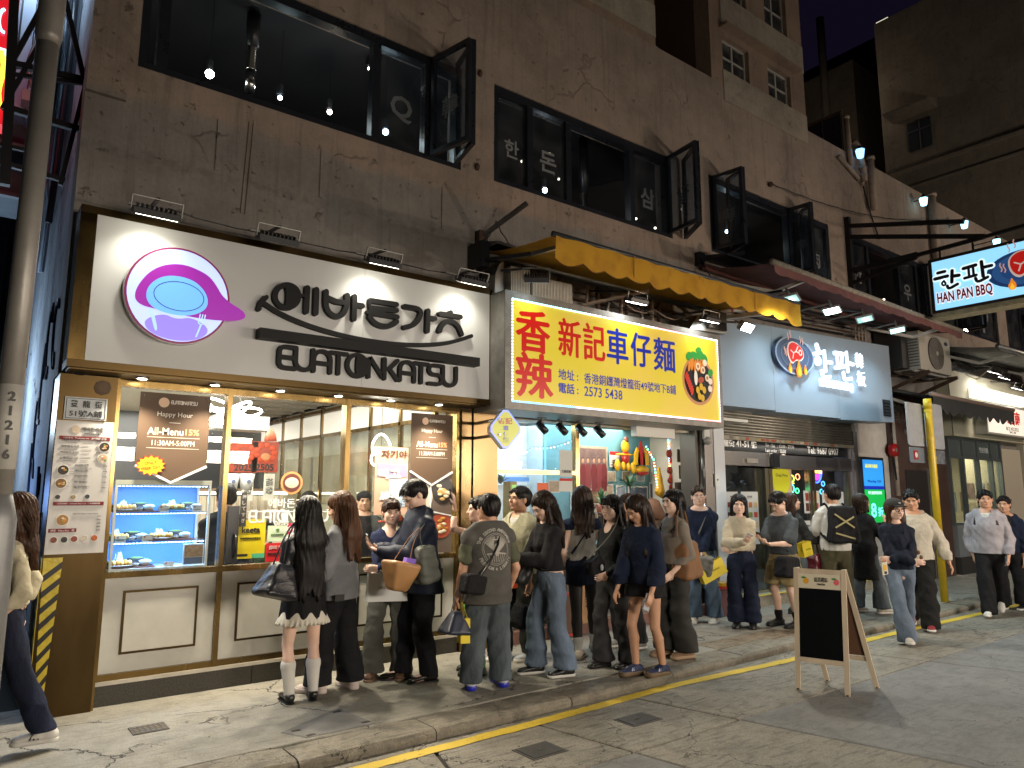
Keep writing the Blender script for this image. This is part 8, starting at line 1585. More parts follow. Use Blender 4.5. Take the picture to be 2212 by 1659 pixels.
# 2
p=person("person with very long black hair, leather jacket, white frilled skirt and white socks",(2.33,5.82),92,1.60,feet=((.10,-.02,18),(-.09,.0,5)),hair=('long',.66,.125,0,False),skin=2,top=[dict(m=LEA,hem=.455,loose=.025,t=.024,name='jacket',sl_loose=.012,fold=.011)],bottom=dict(kind='skirt',m=BKC,hem=.405,w=.20,np=9),socks=(M((.62,.6,.56),.85,bump=.3,bs=90),.55),shoes=SH2(BSH,BSH,.012,.9,-.005),hands=((.10,.22,-.33),(-.10,.24,-.30)),seed=2)
F=Field((-.4,-.4,.3),(.4,.4,.75),.0085);F.cap((0,0,.47*1.6),(0,0,.378*1.6),.16,.212,.80,.85,k=0,flat=False).below(.378*1.6);X,Y,Z=F.full();F.D=F.D-.011*np.sin(np.arctan2(X,Y)*30)*np.clip((.66-Z)/.06,0,1);F.above(.44*1.6);q0,q1=F.mesh();link("frilled_hem",p.W(q0),q1,M((.62,.58,.50),.9),p.t,True)
bag("big black leather shoulder bag of the woman with white socks",P(602,1255,y=5.66),(.085,.05,.09),LEA,.04,20,15,-.25,[[P(612,1215,y=5.62),P(622,1160,y=5.62),P(640,1125,y=5.70)],[P(590,1220,y=5.66),P(618,1150,y=5.64),P(640,1125,y=5.70)]],cat="handbag",sw=.010)
# 3
p=person("person with long brown hair, oversized grey cardigan and wide black trousers, seen from behind",(2.68,5.92),128,1.64,feet=((.12,-.08,30),(-.09,.12,0)),hair=('long',.42,.125,0,False),hairmat_=hairmat((.075,.035,.018)),skin=0,head=(12,18,0),top=dict(m=cloth((.19,.195,.21),.15,.9,.8,12),hem=.46,loose=.055,t=.03,name='cardigan',sl_loose=.035,fold=.013,ff=13),bottom=dict(kind='trousers',m=BKC,w=.105,knee=.095,hem=.042),shoes=SH2(M((.55,.46,.42),.7),M((.55,.46,.42),.7),.04,1.15),hands=((.12,.30,-.30),(-.16,.26,-.34)),seed=3)
B("woven_label",*sorted((P(722,1290,y=5.72).x,P(742,1290,y=5.72).x)),5.70,5.715,P(732,1298,y=5.72).z,P(732,1284,y=5.72).z,BSH,p.t)
# 4
p=person("smiling person with fringe, navy cable cardigan over cream top, arms folded, facing the road",(3.26,6.12),-118,1.58,feet=((.13,.03,12),(-.13,.03,10)),skin=2,hair=('short',.1,.1,'bangs'),hairmat_=hairmat((.035,.018,.012)),head=(8,4,3),top=[dict(m=M((.60,.55,.43),.8),hem=.6,t=.010,name='blouse',scoop=True),dict(m=cloth((.015,.02,.055),.2,.9,1.,22),hem=.555,t=.020,name='cardigan',open=False,scoop=True,neck=.085,loose=.012,fold=.010)],bottom=dict(kind='trousers',m=cloth((.085,.085,.075)),w=.095,knee=.078,hem=.03),shoes=SH2(BRSH,M((.2,.12,.07),.6),.02),hands=((-.13,.17,-.30),(.10,.20,-.27)),poles=((.9,.1,-.6),(-.9,.1,-.6)),hdir=(((-1,.1,.1),(0,-1,0)),((1,.1,0),(0,-1,0))),seed=4)
paperbag("big white glossy paper shopping bag hanging from folded arms",P(838,1268,y=5.93),.38,.24,.08,M((.62,.63,.62),.4),-10,2,P(835,1190,y=5.98),"BROTHERS",M((.4,.38,.36),.5))
# 5
p=person("tall person in navy anorak, glasses and polished black shoes, reading a phone",(3.42,5.80),172,1.76,True,2,feet=((.14,.10,12),(-.08,-.06,0)),lean=6,head=(4,34,0),hair=('short',.1,.1,0),top=[dict(m=M((.6,.6,.58),.8),hem=.6,t=.012,collar=.03,name='shirt'),dict(m=cloth((.012,.017,.035),.15,.6,.2),hem=.43,t=.028,loose=.05,name='anorak',hood=True,sl_loose=.02,fold=.013,ff=12)],bottom=dict(kind='trousers',m=cloth((.008,.008,.011)),w=.062,knee=.068,hem=.035),shoes=SH2(M((.010,.008,.007),.12),BSH,.015,.9),hands=((.03,.36,-.20),(-.05,.36,-.22)),poles=((.5,-.3,-1),(-.5,-.3,-1)),hdir=(((0,.8,.45),(-.2,-.4,.9)),((.2,.8,.3),(0,0,1))),glasses='thin',seed=5)
phone(p,'r',"dark phone held by the person in navy anorak",tilt=.5)
bag("tan leather bucket tote with purple parcel on bowed man's arm",P(862,1245,y=5.52),(.085,.055,.085),M((.40,.21,.085),.4,var=.1),.035,10,12,.25,[[P(850,1212,y=5.5),P(880,1165,y=5.5),P(905,1140,y=5.55)],[P(885,1215,y=5.5),P(893,1170,y=5.5),P(910,1140,y=5.55)]],M((.3,.14,.06),.5),"tote bag",.004,.006)
t=thing("parcel","purple wrapped parcel poking out of the tan tote","parcel",P(880,1215,y=5.5));MB().obox(P(884,1214,y=5.5),(.05,.01,-.01),(0,.03,0),(.01,0,.03)).build("wrapping",M('#7a5ac0',.5),t)
bag("slouchy grey green nylon shoulder bag behind the tan tote",P(918,1218,y=5.56),(.06,.05,.12),M((.10,.105,.09),.6,var=.2,vs=12),.04,0,-8,-.1,[[P(912,1180,y=5.52),P(905,1150,y=5.52),P(918,1130,y=5.58)]],cat="handbag",fold=.012,ff=24)
# 6
p=person("stocky person from behind in washed grey printed waistcoat, jeans and blue soled sneakers",(3.76,5.26),84,1.62,True,1,feet=((.13,-.02,10),(-.15,.02,25)),build=1.14,hair=('short',.1,.1,0),head=(16,4,0),top=[dict(m=cloth((.10,.105,.07)),hem=.6,sleeve=.30,t=.014,loose=.01,name='t_shirt',sl_loose=.02),dict(m=M((.085,.08,.072),.9,var=.35,vs=6,bump=.4,bs=200),hem=.43,sleeve=.05,t=.030,loose=.03,collar=.035,neck=.066,name='waistcoat',fold=.010)],bottom=dict(kind='trousers',m=GJEAN,w=.092,knee=.085,hem=.035,fold=.014),shoes=SH2(M((.4,.42,.5),.6),M((.02,.03,.45),.3),.045,1.1),hands=((.26,.08,-.50),(-.30,.06,-.56)),seed=6)
wv=p.top;bvh=BVHTree.FromPolygons([wv.matrix_world@v.co+wloc(wv)*0+Vector(wloc(wv.parent))for v in wv.data.vertices],[tuple(f.vertices)for f in wv.data.polygons])
bd=Vector(p.Rw@np.array([0,1,0]));rdx=Vector(p.Rw@np.array([1,0,0]));bc=Vector(p.W(p.T(0,-.2,.715)))
def onback(v):
 o_=np.array(v);
 for i in range(len(o_)):
  h=bvh.ray_cast(Vector(o_[i])-bd*.5,bd,1.2)
  if h[0]is not None:o_[i]=h[0]-bd*(.003+(.0015 if(Vector(o_[i])-bc).dot(-bd)>.001 else 0))
 return o_
PRN=M((.36,.34,.30),.8)
def arctext(s,r_,a0,a1):
 for i,ch in enumerate(s):
  if ch==' ':continue
  a=R(a0+(a1-a0)*(i+.5)/len(s));sg=1 if a0>a1 else-1
  text(ch,PRN,wv,bc+rdx*r_*math.cos(a)*.95+Vector((0,0,r_*math.sin(a))),h=.028 if ch.isupper()else .022,xd=(rdx*math.sin(a)-Vector((0,0,1))*math.cos(a))*sg,ud=(rdx*math.cos(a)+Vector((0,0,1))*math.sin(a))*sg,depth=.003,bold=.04,name="letter",warp=onback)
arctext("THE SECOND AMENDMENT",.165,165,15);arctext("FREEDOM & LIBERTY",.165,205,335)
def backstroke(pts,wd,nm="print_line"):
 mb=MB();stroke(mb,[bc+rdx*a+Vector((0,0,b))for a,b in pts],wd,-bd,.002);v=onback(np.array([tuple(x)for x in mb.v]));link(nm,v,mb.f,PRN,wv)
for r_ in(.135,.122):backstroke([(r_*.95*math.cos(a),r_*math.sin(a))for a in np.linspace(0,2*math.pi,31)],.004)
for sg in(-1,1):
 for i in range(9):a=R(30+i*8);backstroke([(sg*.015,-.02),(sg*(.03+.075*math.cos(a)*.6),.0+.05*math.sin(a)),(sg*(.02+.09*math.cos(a)),.01+.095*math.sin(a))],.007,"wing_feather")
for i in range(8):backstroke([(-.08+i*.023,-.045),(-.06+i*.017,-.105)],.006,"print_ray")
backstroke([(0,.03),(.01,0),(0,-.04)],.035,"eagle_body");backstroke([(-.03,.08),(.03,.08)],.012);backstroke([(-.09,-.04),(0,-.03),(.09,-.04)],.012)
strapline(p,[p.T(.10,.05,.85),p.T(.07,-.08,.845),p.T(.02,-.175,.74),p.T(-.10,-.19,.63),p.T(-.19,-.12,.55)],BSH,p.t,.028)
bag("black nylon waist bag slung on the printed waistcoat man's left hip",P(1022,1262,y=5.10),(.075,.035,.05),BKC,.03,0,10,0,(),cat="waist bag")
bag("navy leather tote carried low in the printed waistcoat man's hand",P(984,1345,y=5.12),(.055,.045,.06),M((.012,.018,.04),.4),.03,0,6,-.35,[[P(975,1320,y=5.1),P(990,1262,y=5.15),P(998,1300,y=5.1)]],cat="tote bag",fold=.004)
paperbag("small upright yellow paper bag with dark round stamp beside navy tote",P(1002,1362,y=5.08),.085,.19,.07,YB,-6,2,P(996,1290,y=5.12),"GC",M((.35,.28,.02),.6))
# 7
p=person("mostly hidden person in bright green trousers raising a phone high, maroon sleeve",(3.98,5.72),150,1.60,False,2,feet=((.1,0,0),(-.1,0,0)),hair=('short',.1),top=dict(m=cloth((.06,.018,.03)),hem=.52,name='jacket',t=.02),bottom=dict(kind='trousers',m=cloth((.13,.36,.08)),w=.07,knee=.07),shoes=SH2(M((.06,.07,.05),.6),BSH),hands=((.15,.05,-.5),(-.10,.26,.30)),poles=((.5,-1,-.5),(-.6,.3,-1)),hdir=(None,((0,.1,1),(.3,1,0))),coarse=True,seed=7);phone(p,'l',"black phone raised above heads by the person in maroon")
# 8
p=person("bespectacled person in cream and olive fleece looking left over the queue",(4.64,5.94),-172,1.70,True,1,feet=((.12,.1,10),(-.12,-.06,10)),hair=('short',.1),head=(-12,-6,0),top=[dict(m=M((.5,.5,.48),.8),hem=.6,t=.010,name='t_shirt',neck=.062),dict(m=M((.40,.38,.26),.95,var=.25,vs=30,bump=1.,bs=120),hem=.50,t=.030,loose=.03,name='fleece',collar=.03,scoop=True,neck=.09,fold=.010)],bottom=dict(kind='trousers',m=cloth((.02,.022,.018)),w=.085),shoes=SH2(M((.3,.31,.32),.5),RUB,.035,1.1),hands=((.05,.30,-.28),(-.22,.1,-.55)),glasses='thin',seed=8)
B("orange_tab",P(1103,1265,y=5.72).x,P(1116,1265,y=5.72).x,5.70,5.72,P(1110,1270,y=5.72).z,P(1110,1258,y=5.72).z,M('#d8501e',.5),p.t)
# 9
p=person("person in cropped black jacket and wide light blue jeans bent over a phone",(4.47,5.26),172,1.65,False,2,feet=((.11,.08,12),(-.12,-.10,8)),lean=5,head=(0,30,0),hair=('long',.36,.11,0,False),hairmat_=DKBR,top=dict(m=BKC,hem=.565,t=.022,loose=.02,name='jacket',sl_loose=.012,fold=.012),bottom=dict(kind='trousers',m=JEAN,w=.092,knee=.08,hem=.045,fold=.013),shoes=SH2(BSH,RUB,.026),hands=((.03,.36,-.24),(-.06,.36,-.22)),poles=((.5,-.3,-1),(-.5,-.3,-1)),hdir=(((0,.8,.5),(-.2,-.4,.9)),((.1,.9,.3),(0,0,1))),glasses='thin',seed=9);phone(p,'l',"phone held by the person in cropped black jacket",tilt=.4)
bag("soft black bag hanging at knee height behind light blue jeans",P(1133,1335,y=5.6),(.09,.05,.07),BKC,.04,0,25,0,[[P(1120,1310,y=5.6),P(1140,1275,y=5.6),P(1150,1300,y=5.6)]],cat="handbag")
bag("black quilted sleeve bag under the phone reader's elbow",P(1128,1235,y=5.42),(.045,.04,.08),M((.016,.017,.018),.5),.035,0,15,.1,(),cat="handbag",fold=.012,ff=26)
# 10
p=person("person with straight brown hair, cream raglan shirt with navy sleeves, tights and striped sneakers",(5.27,5.68),62,1.70,False,2,feet=((.15,.16,12),(-.10,-.16,30)),hair=('long',.36,.10,0,False),hairmat_=hairmat((.035,.019,.013)),top=[dict(m=NAVY,hem=.74,sleeve=.75,t=.017,name='raglan_sleeve'),dict(m=M((.36,.34,.30),.85),hem=.555,sleeve=.0,t=.016,name='shirt',loose=.01)],bottom=dict(kind='skirt',m=cloth((.01,.014,.03)),hem=.415,w=.175,pleat=.003),socks=(M((.6,.58,.54),.85),.22),shoes=SH2(M((.58,.52,.42),.6),M((.3,.26,.2),.6),.02,1.05,.02,NAVY),hands=((.2,.12,-.45),(-.15,.2,-.40)),seed=10)
F=Field((-.35,-.4,.1),(.35,.45,.9),.009)
for(hj,k_,an,fd,pit)in p.legs:F.cap(hj,k_,.087,.056,k=.01);cf=lerp(k_,an,.3)-fd*.014;F.cap(k_,cf,.054,.057,k=.01);F.cap(cf,lerp(k_,an,.85),.057,.042,k=.01)
q0,q1=F.mesh();link("tights",p.W(q0),q1,M((.014,.011,.010),.6),p.t,True)
strapline(p,[p.T(.12,.05,.83),p.T(.10,-.09,.81),p.T(-.02,-.13,.70),p.T(-.15,-.08,.60)],NAVY,p.t,.04)
# 11
p=person("person in fitted black top and flared black jeans, wavy black hair, facing left",(5.14,5.12),178,1.61,False,2,feet=((.08,.05,5),(-.10,-.12,5)),hair=('long',.34,.10,'bangs',False),head=(6,0,0),top=dict(m=cloth((.022,.024,.024)),hem=.53,t=.012,name='top',scoop=True,fold=.007),bottom=dict(kind='trousers',m=M((.016,.016,.018),.8,var=.3,vs=6),w=.095,knee=.060,hem=.035),shoes=SH2(BSH,BSH,.03),hands=((.02,.20,-.34),(-.1,.16,-.38)),poles=((.7,-.6,-.6),(-.7,-.6,-.6)),glasses='thin',seed=11)
bag("small black zipped shoulder bag with grey charm in front of black top",P(1283,1222,y=4.98),(.06,.035,.045),BKC,.025,0,-22,0,[[P(1270,1208,y=4.98),P(1325,1150,y=4.90),P(1338,1110,y=4.95)]],M((.10,.09,.05),.5),"handbag",.012,.005,30);t=thing("charm","small grey plush charm hanging from black zipped bag","charm",P(1298,1225,y=4.9));MB().ball(P(1300,1226,y=4.9),(.018,.015,.03),10,7).build("plush",M((.35,.38,.4),.8),t,True)
# 12
p=person("person photographing with raised phone in grey leather jacket, washed black jeans, behind queue",(5.92,5.66),176,1.62,False,1,feet=((.1,.0,5),(-.12,-.05,5)),hair=('bob',.16,.085),hairmat_=BROWNH,top=dict(m=M((.05,.045,.045),.45,var=.3,vs=8),hem=.56,t=.026,loose=.02,name='jacket',fold=.012),bottom=dict(kind='trousers',m=denim((.035,.035,.037)),w=.085,knee=.085),shoes=SH2(M((.2,.18,.16),.6),RUB),hands=((.04,.34,.02),(-.1,.16,-.35)),poles=((.4,-.2,-1),(-.5,-.5,-1)),hdir=(((-.1,.1,1),(0,1,0)),None),seed=12);phone(p,'r',"phone held upright in front of the photographing person's face",screen=M((.12,.11,.11),.15))
t=thing("charm","pink plush toy hanging between the flared jeans and washed jeans","charm",P(1362,1205,y=5.4));MB().ball(P(1362,1210,y=5.4),(.035,.03,.03),10,7).ball(P(1368,1200,y=5.4),(.02,.02,.03),8,6).ball(P(1357,1220,y=5.4),(.02,.02,.025),8,6).build("plush",M('#c06a8a',.9),t,True)
# 13
p=person("person with waist length dark hair, loose navy jacket, bare legs and blue striped sneakers",(5.17,4.72),186,1.62,False,1,feet=((.09,.06,10),(-.09,-.10,12)),lean=7,head=(-14,30,0),hair=('long',.42,.11,0),hairmat_=DKBR,top=dict(m=NAVY,hem=.50,t=.026,loose=.045,name='jacket',sl_loose=.022,fold=.012,ff=13),bottom=dict(kind='shorts',m=BKC,hem=.43,t=.02),shoes=SH2(M((.012,.02,.07),.6),M((.14,.09,.05),.6),.045,1.1,.02,M((.5,.55,.65),.6)),hands=((.16,.20,-.50),(-.17,.10,-.52)),seed=13);phone(p,'l',"clear cased phone held down against a bare thigh",M((.4,.4,.42),.2))
# 14
p=person("person in taupe shirt and very wide black trousers with straight black hair, facing left",(5.98,5.06),172,1.67,False,2,feet=((.1,.05,5),(-.1,-.05,5)),hair=('long',.30,.095,0),top=dict(m=M((.17,.14,.11),.75,var=.1),hem=.55,t=.02,loose=.02,name='shirt',collar=.02,fold=.011),bottom=dict(kind='trousers',m=M((.014,.013,.012),.8),w=.115,knee=.09,hem=.042),shoes=SH2(M((.2,.12,.07),.8),M((.3,.2,.12),.7),.035,1.15),hands=((.03,.24,-.36),(-.12,.14,-.45)),seed=14)
bag("large brown canvas tote with small black blossoms on taupe shirt's shoulder",P(1482,1210,y=4.95),(.10,.05,.14),M((.20,.095,.04),.75,var=.2,vs=7),.05,10,-4,-.12,[[P(1462,1160,y=4.9),P(1462,1110,y=4.95),P(1472,1085,y=5.02),P(1482,1120,y=4.92),P(1490,1165,y=4.88)]],cat="tote bag",fold=.008,sw=.016)
# 15
p=person("smiling person with tousled brown hair, navy sweatshirt and baggy blue jeans, hands clasped",(7.86,6.2),-132,1.73,True,2,feet=((.12,.02,15),(-.14,.04,20)),head=(-6,-2,4),hair=('short',.1),hairmat_=hairmat((.045,.03,.02)),top=dict(m=NAVY,hem=.52,t=.02,loose=.03,name='sweatshirt',sl_loose=.018,fold=.013),bottom=dict(kind='trousers',m=denim((.10,.15,.22)),w=.09,knee=.08,hem=.042,fold=.014),shoes=SH2(M((.5,.47,.4),.6),RUB,.035,1.15),hands=((-.01,.24,-.46),(.03,.25,-.44)),hdir=(((-.2,.5,-.7),(-.8,-.2,0)),((.2,.5,-.7),(.8,-.2,0))),glasses='thin',seed=15)
strapline(p,[p.T(-.10,-.05,.84),p.T(-.10,.06,.84),p.T(-.02,.17,.74),p.T(.10,.17,.60),p.T(.14,.12,.52)],GREYC,p.t,.05)
bag("grey gathered cloth sling bag on the navy sweatshirt wearer's hip",P(1512,1225,y=5.95),(.11,.06,.09),M((.12,.12,.11),.8),.04,-40,0,.1,(),cat="sling bag",fold=.012,ff=26)
paperbag("tilted yellow paper bag held by the clasped hands of smiling man",P(1537,1232,y=5.85),.36,.20,.10,YB,-20,-24,P(1522,1192,y=5.9),"FRUIT GARDEN",M((.40,.33,.02),.6))
# 16
p=person("person in cream hoodie and dark flared jeans staring at the camera, phone in hand",(7.97,5.66),-140,1.62,False,2,feet=((.09,.03,10),(-.10,.04,10)),head=(-2,4,-3),hair=('bob',.21,.085),top=dict(m=cloth((.48,.42,.31),.1),hem=.575,t=.022,loose=.03,name='hoodie',hood=True,sl_loose=.025,fold=.013,neck=.07),bottom=dict(kind='trousers',m=DJEAN,w=.10,knee=.082,hem=.042),shoes=SH2(BSH,BSH,.03,1.1),hands=((-.02,.28,-.22),(.12,.20,-.32)),poles=((.9,-.1,-.7),(-.9,.0,-.7)),hdir=(((-.3,.6,.4),(-.4,-.4,.8)),((1,.1,.1),(0,-1,0))),seed=16);phone(p,'r',"white phone in the cream hoodie wearer's hand",M((.6,.6,.58),.3),tilt=.3)
# 17
p=person("person in slate tee and khaki shorts reading a phone, yellow bag on forearm",(8.42,5.34),178,1.66,True,2,feet=((.12,.0,10),(-.12,-.02,10)),lean=4,head=(-8,32,0),hair=('short',.1),top=dict(m=cloth((.075,.088,.10)),hem=.53,sleeve=.40,t=.018,loose=.04,name='t_shirt',sl_loose=.035,fold=.013),bottom=dict(kind='shorts',m=cloth((.36,.28,.14)),hem=.31,t=.03),socks=(BKC,.2),shoes=SH2(BSH,BSH,.028),hands=((.03,.36,-.24),(-.04,.33,-.27)),poles=((.5,-.3,-1),(-.5,-.3,-1)),hdir=(((0,.85,.4),(-.2,-.4,.9)),((.2,.9,.3),(0,0,1))),glasses='thin',seed=17);phone(p,'r',"phone with camera bumps held by the slate tee wearer",tilt=.5)
strapline(p,[p.T(.10,-.06,.84),p.T(.09,.06,.83),p.T(-.02,.15,.70),p.T(-.14,.10,.56)],BSH,p.t,.03);bag("wide black crossbody bag over khaki shorts",P(1702,1225,y=5.15),(.13,.05,.085),BKC,.04,0,6,-.1,(),cat="crossbody bag",fold=.01,ff=20)
paperbag("yellow paper bag hung level on slate tee wearer's forearm",P(1737,1186,y=5.15),.30,.17,.11,YB,10,-4,P(1735,1168,y=5.2),"FRUIT GARDEN",M((.40,.33,.02),.6))
# 18
p=person("laughing person with brown hair in dark grey jacket, arm linked with the backpack wearer",(9.32,5.75),-20,1.64,False,0,feet=((.1,0,5),(-.1,0,5)),head=(-20,-12,0),hair=('long',.26,.10,0),hairmat_=hairmat((.05,.025,.018)),top=dict(m=cloth((.035,.035,.035)),hem=.53,t=.025,loose=.03,name='jacket'),bottom=dict(kind='shorts',m=GJEAN,hem=.36),shoes=SH2(BSH,BSH),hands=((.16,.34,-.26),(-.1,.2,-.40)),coarse=True,seed=18)
bag("maroon beaded handbag between the laughing woman and white tee",P(1765,1215,y=5.5),(.12,.05,.09),M((.08,.008,.015),.25),.03,0,0,0,[[P(1748,1195,y=5.5),P(1757,1150,y=5.45),P(1768,1195,y=5.5)]],cat="handbag",sw=.01)
# 19
p=person("person in white tee and olive trousers seen from behind with black backpack",(9.55,5.28),50,1.76,True,1,feet=((.12,0,5),(-.12,0,5)),head=(14,0,0),hair=('short',.1),top=dict(m=cloth((.56,.55,.52),.08),hem=.50,sleeve=.38,t=.02,loose=.035,name='t_shirt',sl_loose=.03,fold=.012),bottom=dict(kind='trousers',m=cloth((.075,.068,.040)),w=.10,knee=.09),shoes=SH2(BSH,BSH),hands=((.18,.18,-.45),(-.16,.30,-.26)),seed=19)
c=p.W(p.T(.02,-.24,.70));bp=bag("black hiking backpack with khaki lashing straps on the white tee",c,(.13,.07,.20),BKC,.04,50-90+180,0,-.12,[[p.W(p.T(.11,-.16,.80)),p.W(p.T(.12,-.02,.87)),p.W(p.T(.14,.12,.78))],[p.W(p.T(-.11,-.16,.80)),p.W(p.T(-.12,-.02,.87)),p.W(p.T(-.14,.12,.78))],[p.W(p.T(-.14,-.14,.58)),p.W(p.T(-.20,.0,.64)),p.W(p.T(-.18,.12,.74))]],cat="backpack",fold=.01,sw=.022)
for z0,z1 in((.78,.68),(.68,.76),(.64,.60)):MB().bar(p.W(p.T(-.12,-.36,z0)),p.W(p.T(.12,-.37,z1)),.02,.006,up=(1,1,0)).build("lashing_strap",M((.35,.31,.14),.7),bp)
# 20
person("person in long black coat in profile raising a hand to the mouth",(10.28,5.25),-22,1.63,False,1,feet=((.12,.1,5),(-.12,-.12,5)),hair=('bob',.13,.08),hairmat_=DKBR,top=dict(m=BKC,hem=.28,t=.028,loose=.03,name='coat',scoop=True),bottom=dict(kind='trousers',m=GJEAN,w=.11),shoes=SH2(M((.4,.36,.3),.6),RUB),hands=((.1,.30,-.04),(-.15,.1,-.5)),poles=((.4,.0,-1),(-.5,-.5,-1)),hdir=(((-.2,.3,.9),(-1,0,0)),None),coarse=True,seed=20)
# 21
p=person("person in black cap, thick glasses, navy sweater and jeans walking towards the camera",(9.08,4.24),-138,1.65,False,2,zg=-.08,feet=((.05,.26,5),(-.08,-.22,5,.03,25)),head=(14,2,0),hair=('bob',.17,.08),hairmat_=BROWNH,top=dict(m=cloth((.012,.016,.03),.1),hem=.50,t=.02,loose=.025,name='sweater',sl_loose=.02,fold=.012),bottom=dict(kind='trousers',m=denim((.13,.17,.23)),w=.095,knee=.07,hem=.02,fold=.012),shoes=SH2(M((.45,.4,.34),.6),RUB,.035,1.05),hands=((-.10,.20,-.36),(.12,.18,-.33)),poles=((.9,-.1,-.7),(-.9,.0,-.7)),hdir=(((-1,.1,0),(0,-1,0)),((1,.1,0),(0,-1,0))),glasses='thick',seed=21)
F=Field(p.hc-.2,p.hc+.26,.006);F.ell(p.Hm(0,-.012,.05),V3(.096,.114,.078)*p.hs,p.Rh,k=0);X,Y,Z=F.full();zc=p.Hm(0,0,.035)[2];F.below(zc);F.rbox(p.Hm(0,.115,.04),(.055,.035,.002),.006,p.Rh,k=.006);q0,q1=F.mesh();cp=link("cap",p.W(q0),q1,cloth((.03,.03,.03)),p.t,True)
MB().ball(p.W(p.Hm(0,.098,.075)),(.014,.014,.007),8,5).build("bow_badge",M((.6,.58,.5),.6),cp)
t=thing("phone","decorated cream phone case dangling at the navy sweater's waist","phone",P(1912,1228,y=4.05));c=P(1911,1228,y=4.05);MB().obox(c,(.032,-.015,.006),(.002,.004,0),(-.006,0,.068)).build("case",M((.6,.55,.42),.5),t);MB().obox(c+Vector((-.002,-.006,.01)),(.018,-.009,0),(.001,.002,0),(0,0,.03)).build("yellow_print",M('#d8a82a',.5),t);MB().obox(c+Vector((.004,-.006,-.045)),(.014,-.007,0),(.001,.002,0),(0,0,.014)).build("camera_block",BSH,t)
MB().tube([c+Vector((0,0,.07)),c+Vector((.02,0,.09)),c+Vector((.045,0,.02)),c+Vector((.04,0,-.04))],.007,5).build("bead_strap",M('#a8401e',.6),t)
bag("small black shoulder bag at the navy sweater's elbow with brown toy",P(1962,1190,y=4.15),(.05,.04,.06),LEA,.03,0,0,0,[[P(1955,1170,y=4.15),P(1948,1120,y=4.1),P(1945,1095,y=4.2)]],cat="handbag");t=thing("plush_toy","brown plush toy dangling beside the cream sweatshirt","toy",P(1985,1195,y=4.2));MB().ball(P(1982,1193,y=4.2),(.035,.03,.03),10,7).ball(P(1990,1205,y=4.2),(.025,.02,.035),9,6).ball(P(1978,1185,y=4.2),(.02,.02,.02),8,6).build("plush",M((.12,.06,.03),.9),t,True)
# 22
person("person in cream sweatshirt and baggy black trousers striding with swinging arm, red sneakers",(10.12,4.50),-150,1.77,True,1,zg=-.08,feet=((.08,-.24,5,.02,20),(-.08,.24,5)),head=(-6,12,0),hair=('short',.1),top=dict(m=cloth((.50,.46,.38),.1),hem=.49,t=.022,loose=.04,name='sweatshirt',sl_loose=.03,fold=.014),bottom=dict(kind='trousers',m=cloth((.012,.012,.012)),w=.10,knee=.09,hem=.02,fold=.015),shoes=SH2(M((.25,.02,.03),.6),RUB,.03,1.1),hands=((.20,.10,-.5),(-.36,.02,-.50)),seed=22)
# 23
p=person("person in pale washed denim overshirt, black trousers and white sneakers with phone in hand",(12.0,4.30),-165,1.77,True,1,zg=-.08,feet=((.05,.26,5),(-.08,-.28,5,.04,35)),head=(12,0,0),hair=('short',.1),top=[dict(m=M((.55,.54,.5),.8),hem=.49,t=.014,name='t_shirt'),dict(m=M((.33,.31,.34),.85,var=.3,vs=9),hem=.49,t=.028,loose=.035,name='overshirt',scoop=True,neck=.085,collar=.025,sl_loose=.02,fold=.012)],bottom=dict(kind='trousers',m=cloth((.010,.010,.011)),w=.085,knee=.082,hem=.025,fold=.012),shoes=SH2(WSH,RUB,.03,1.05),hands=((.20,.02,-.5),(-.22,.10,-.5)),seed=23);phone(p,'l',"black phone held low by the denim overshirt wearer")
strapline(p,[p.T(.12,-.05,.84),p.T(.12,.07,.82),p.T(.14,.13,.72)],BSH,p.t,.04);strapline(p,[p.T(-.12,-.05,.84),p.T(-.12,.07,.82),p.T(-.14,.13,.72)],BSH,p.t,.04)
# 24
p=person("person with dark blue jacket and black rucksack cut by the right edge",(12.85,4.35),-172,1.68,True,1,zg=-.08,feet=((.1,.1,5),(-.1,-.1,5)),hair=('short',.1),top=dict(m=NAVY,hem=.5,t=.02,loose=.03,name='jacket'),bottom=dict(kind='trousers',m=BKC,w=.09),shoes=SH2(BSH,RUB),coarse=True,seed=24);bag("black rucksack worn on the chest at the right edge",p.W(p.T(.08,.18,.70)),(.13,.08,.18),BKC,.04,-82,0,0,(),cat="backpack")
# indoors
def inside(lab,u,y,face,H,top,hair,g="diners and staff behind the glass",**k):
 x=P(u,1100,y=y).x;return person(lab,(x,y),face,H,k.pop('male',True),k.pop('skin',1),hair=hair,top=dict(m=top,hem=.5,t=.02,name='shirt'),bottom=dict(kind='trousers',m=BKC),coarse=True,group=g,zg=k.pop('zg',.0),seed=int(u)%40,**k)
p=inside("cook in black cap and black shirt standing behind the third pane",786,8.6,-110,1.66,BKC,('cap',.1));F=Field(p.hc-.2,p.hc+.24,.008);F.ell(p.Hm(0,-.01,.055),V3(.098,.11,.07),p.Rh,k=0).below(p.Hm(0,0,.035)[2]);q0,q1=F.mesh();link("cap",p.W(q0),q1,BKC,p.t,True)
p=inside("seated diner in orange cap behind the folded arms of cardigan wearer",850,7.5,170,1.60,GREYC,('cap',.1),zg=-.2);F=Field(p.hc-.2,p.hc+.24,.008);F.ell(p.Hm(0,-.01,.055),V3(.098,.11,.07),p.Rh,k=0).below(p.Hm(0,0,.03)[2]);F.rbox(p.Hm(0,.12,.035),(.05,.035,.003),.006,p.Rh,k=.006);q0,q1=F.mesh();link("cap",p.W(q0),q1,M('#b8401e',.7),p.t,True)
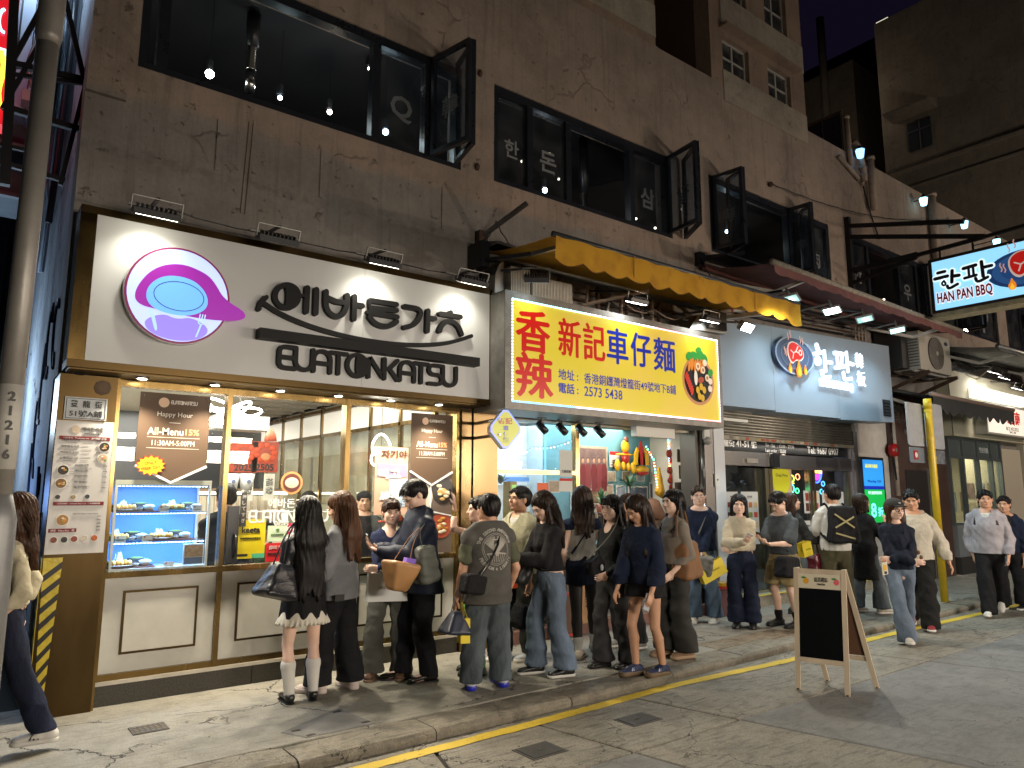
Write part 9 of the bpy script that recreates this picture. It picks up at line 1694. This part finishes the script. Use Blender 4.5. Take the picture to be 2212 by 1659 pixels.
inside("cook with black cap in green shirt at the restaurant counter",668,9.8,20,1.66,cloth((.10,.2,.09)),('short',.1));inside("seated diner in dark clothes behind the keeta sticker, facing right",528,7.5,-20,1.45,BKC,('short',.1),zg=-.1);inside("seated diner in green jacket facing left behind yellow sticker",572,7.8,190,1.45,cloth((.03,.07,.03)),('short',.1),zg=-.1);inside("person in black standing behind door handle inside restaurant",486,7.6,90,1.72,BKC,('short',.1))
inside("cook with hair bun bending over the noodle shop counter",1314,7.75,-120,1.62,cloth((.10,.08,.08)),('bun',.1),male=False,head=(0,35,0));inside("person with long hair seated inside the rice noodle shop window",2040,7.6,0,1.5,BKC,('bob',.2,.08),male=False)
# ================================================================ small dirt and cables
rr=random.Random(77);mb=MB()
for i in range(150):
 x=rr.uniform(1.2,13);y=ky(x)-.01-abs(rr.gauss(0,.05))if i%3 else rr.uniform(4.9,6.4);z=-.078 if i%3 else .003;a=rr.uniform(0,3.1);s_=rr.uniform(.004,.014)
 mb.obox((x,y,z),(s_*math.cos(a),s_*math.sin(a),0),(-.003*math.sin(a),.003*math.cos(a),0),(0,0,.002))
mb.build("litter",M((.34,.31,.25),.9),None,kind="stuff")
sm=M((.40,.20,.02),.85)
for x in(5.6,6.7,7.8):
 MB().hexa([(x,5.165,3.93),(x+.012,5.165,3.93),(x+.012,5.172,3.93),(x,5.172,3.93),(x,5.155,4.17),(x+.012,5.155,4.17),(x+.012,5.162,4.17),(x,5.162,4.17)]).build("seam",sm,aw)
def cab(pts,r,lab,sag=.1):
 t=thing("wall_cable",lab,"cable",pts[0]);Q=[]
 for a,b in zip(pts[:-1],pts[1:]):
  a,b=Vector(a),Vector(b)
  for i in range(9):f=i/8;q=a.lerp(b,f);q.z-=sag*4*f*(1-f);q.y-=.01*math.sin(i*2.2);Q.append(q)
 MB().tube(Q,r,5).build("cable",BLK,t,True)
cab([(1.2,6.3,3.98),(2.1,6.3,3.96),(3.1,6.3,3.97),(4.1,6.3,3.96),(4.5,6.5,4.2)],.006,"thin black cable looping between the white sign's floodlights",.03)
cab([(8.5,6.5,5.1),(8.75,6.3,4.6),(9.6,6.2,4.55),(11.2,6.3,4.52)],.008,"black cable drooping under the maroon awning",.08)
cab([(4.55,6.5,4.5),(4.7,6.45,4.75),(4.95,6.4,4.45)],.007,"looped black cable behind the yellow awning bracket",.05)
cab([(13.6,6.45,5.0),(14.1,6.4,4.5),(16.2,6.4,4.7),(18,6.4,4.6)],.009,"black cable hung along the wall above the outdoor air conditioner",.12)
cab([(.58,6.48,2.62),(.66,6.46,2.56),(.80,6.45,2.60)],.004,"frayed pale wire dangling from the white sign's lower corner",.03)
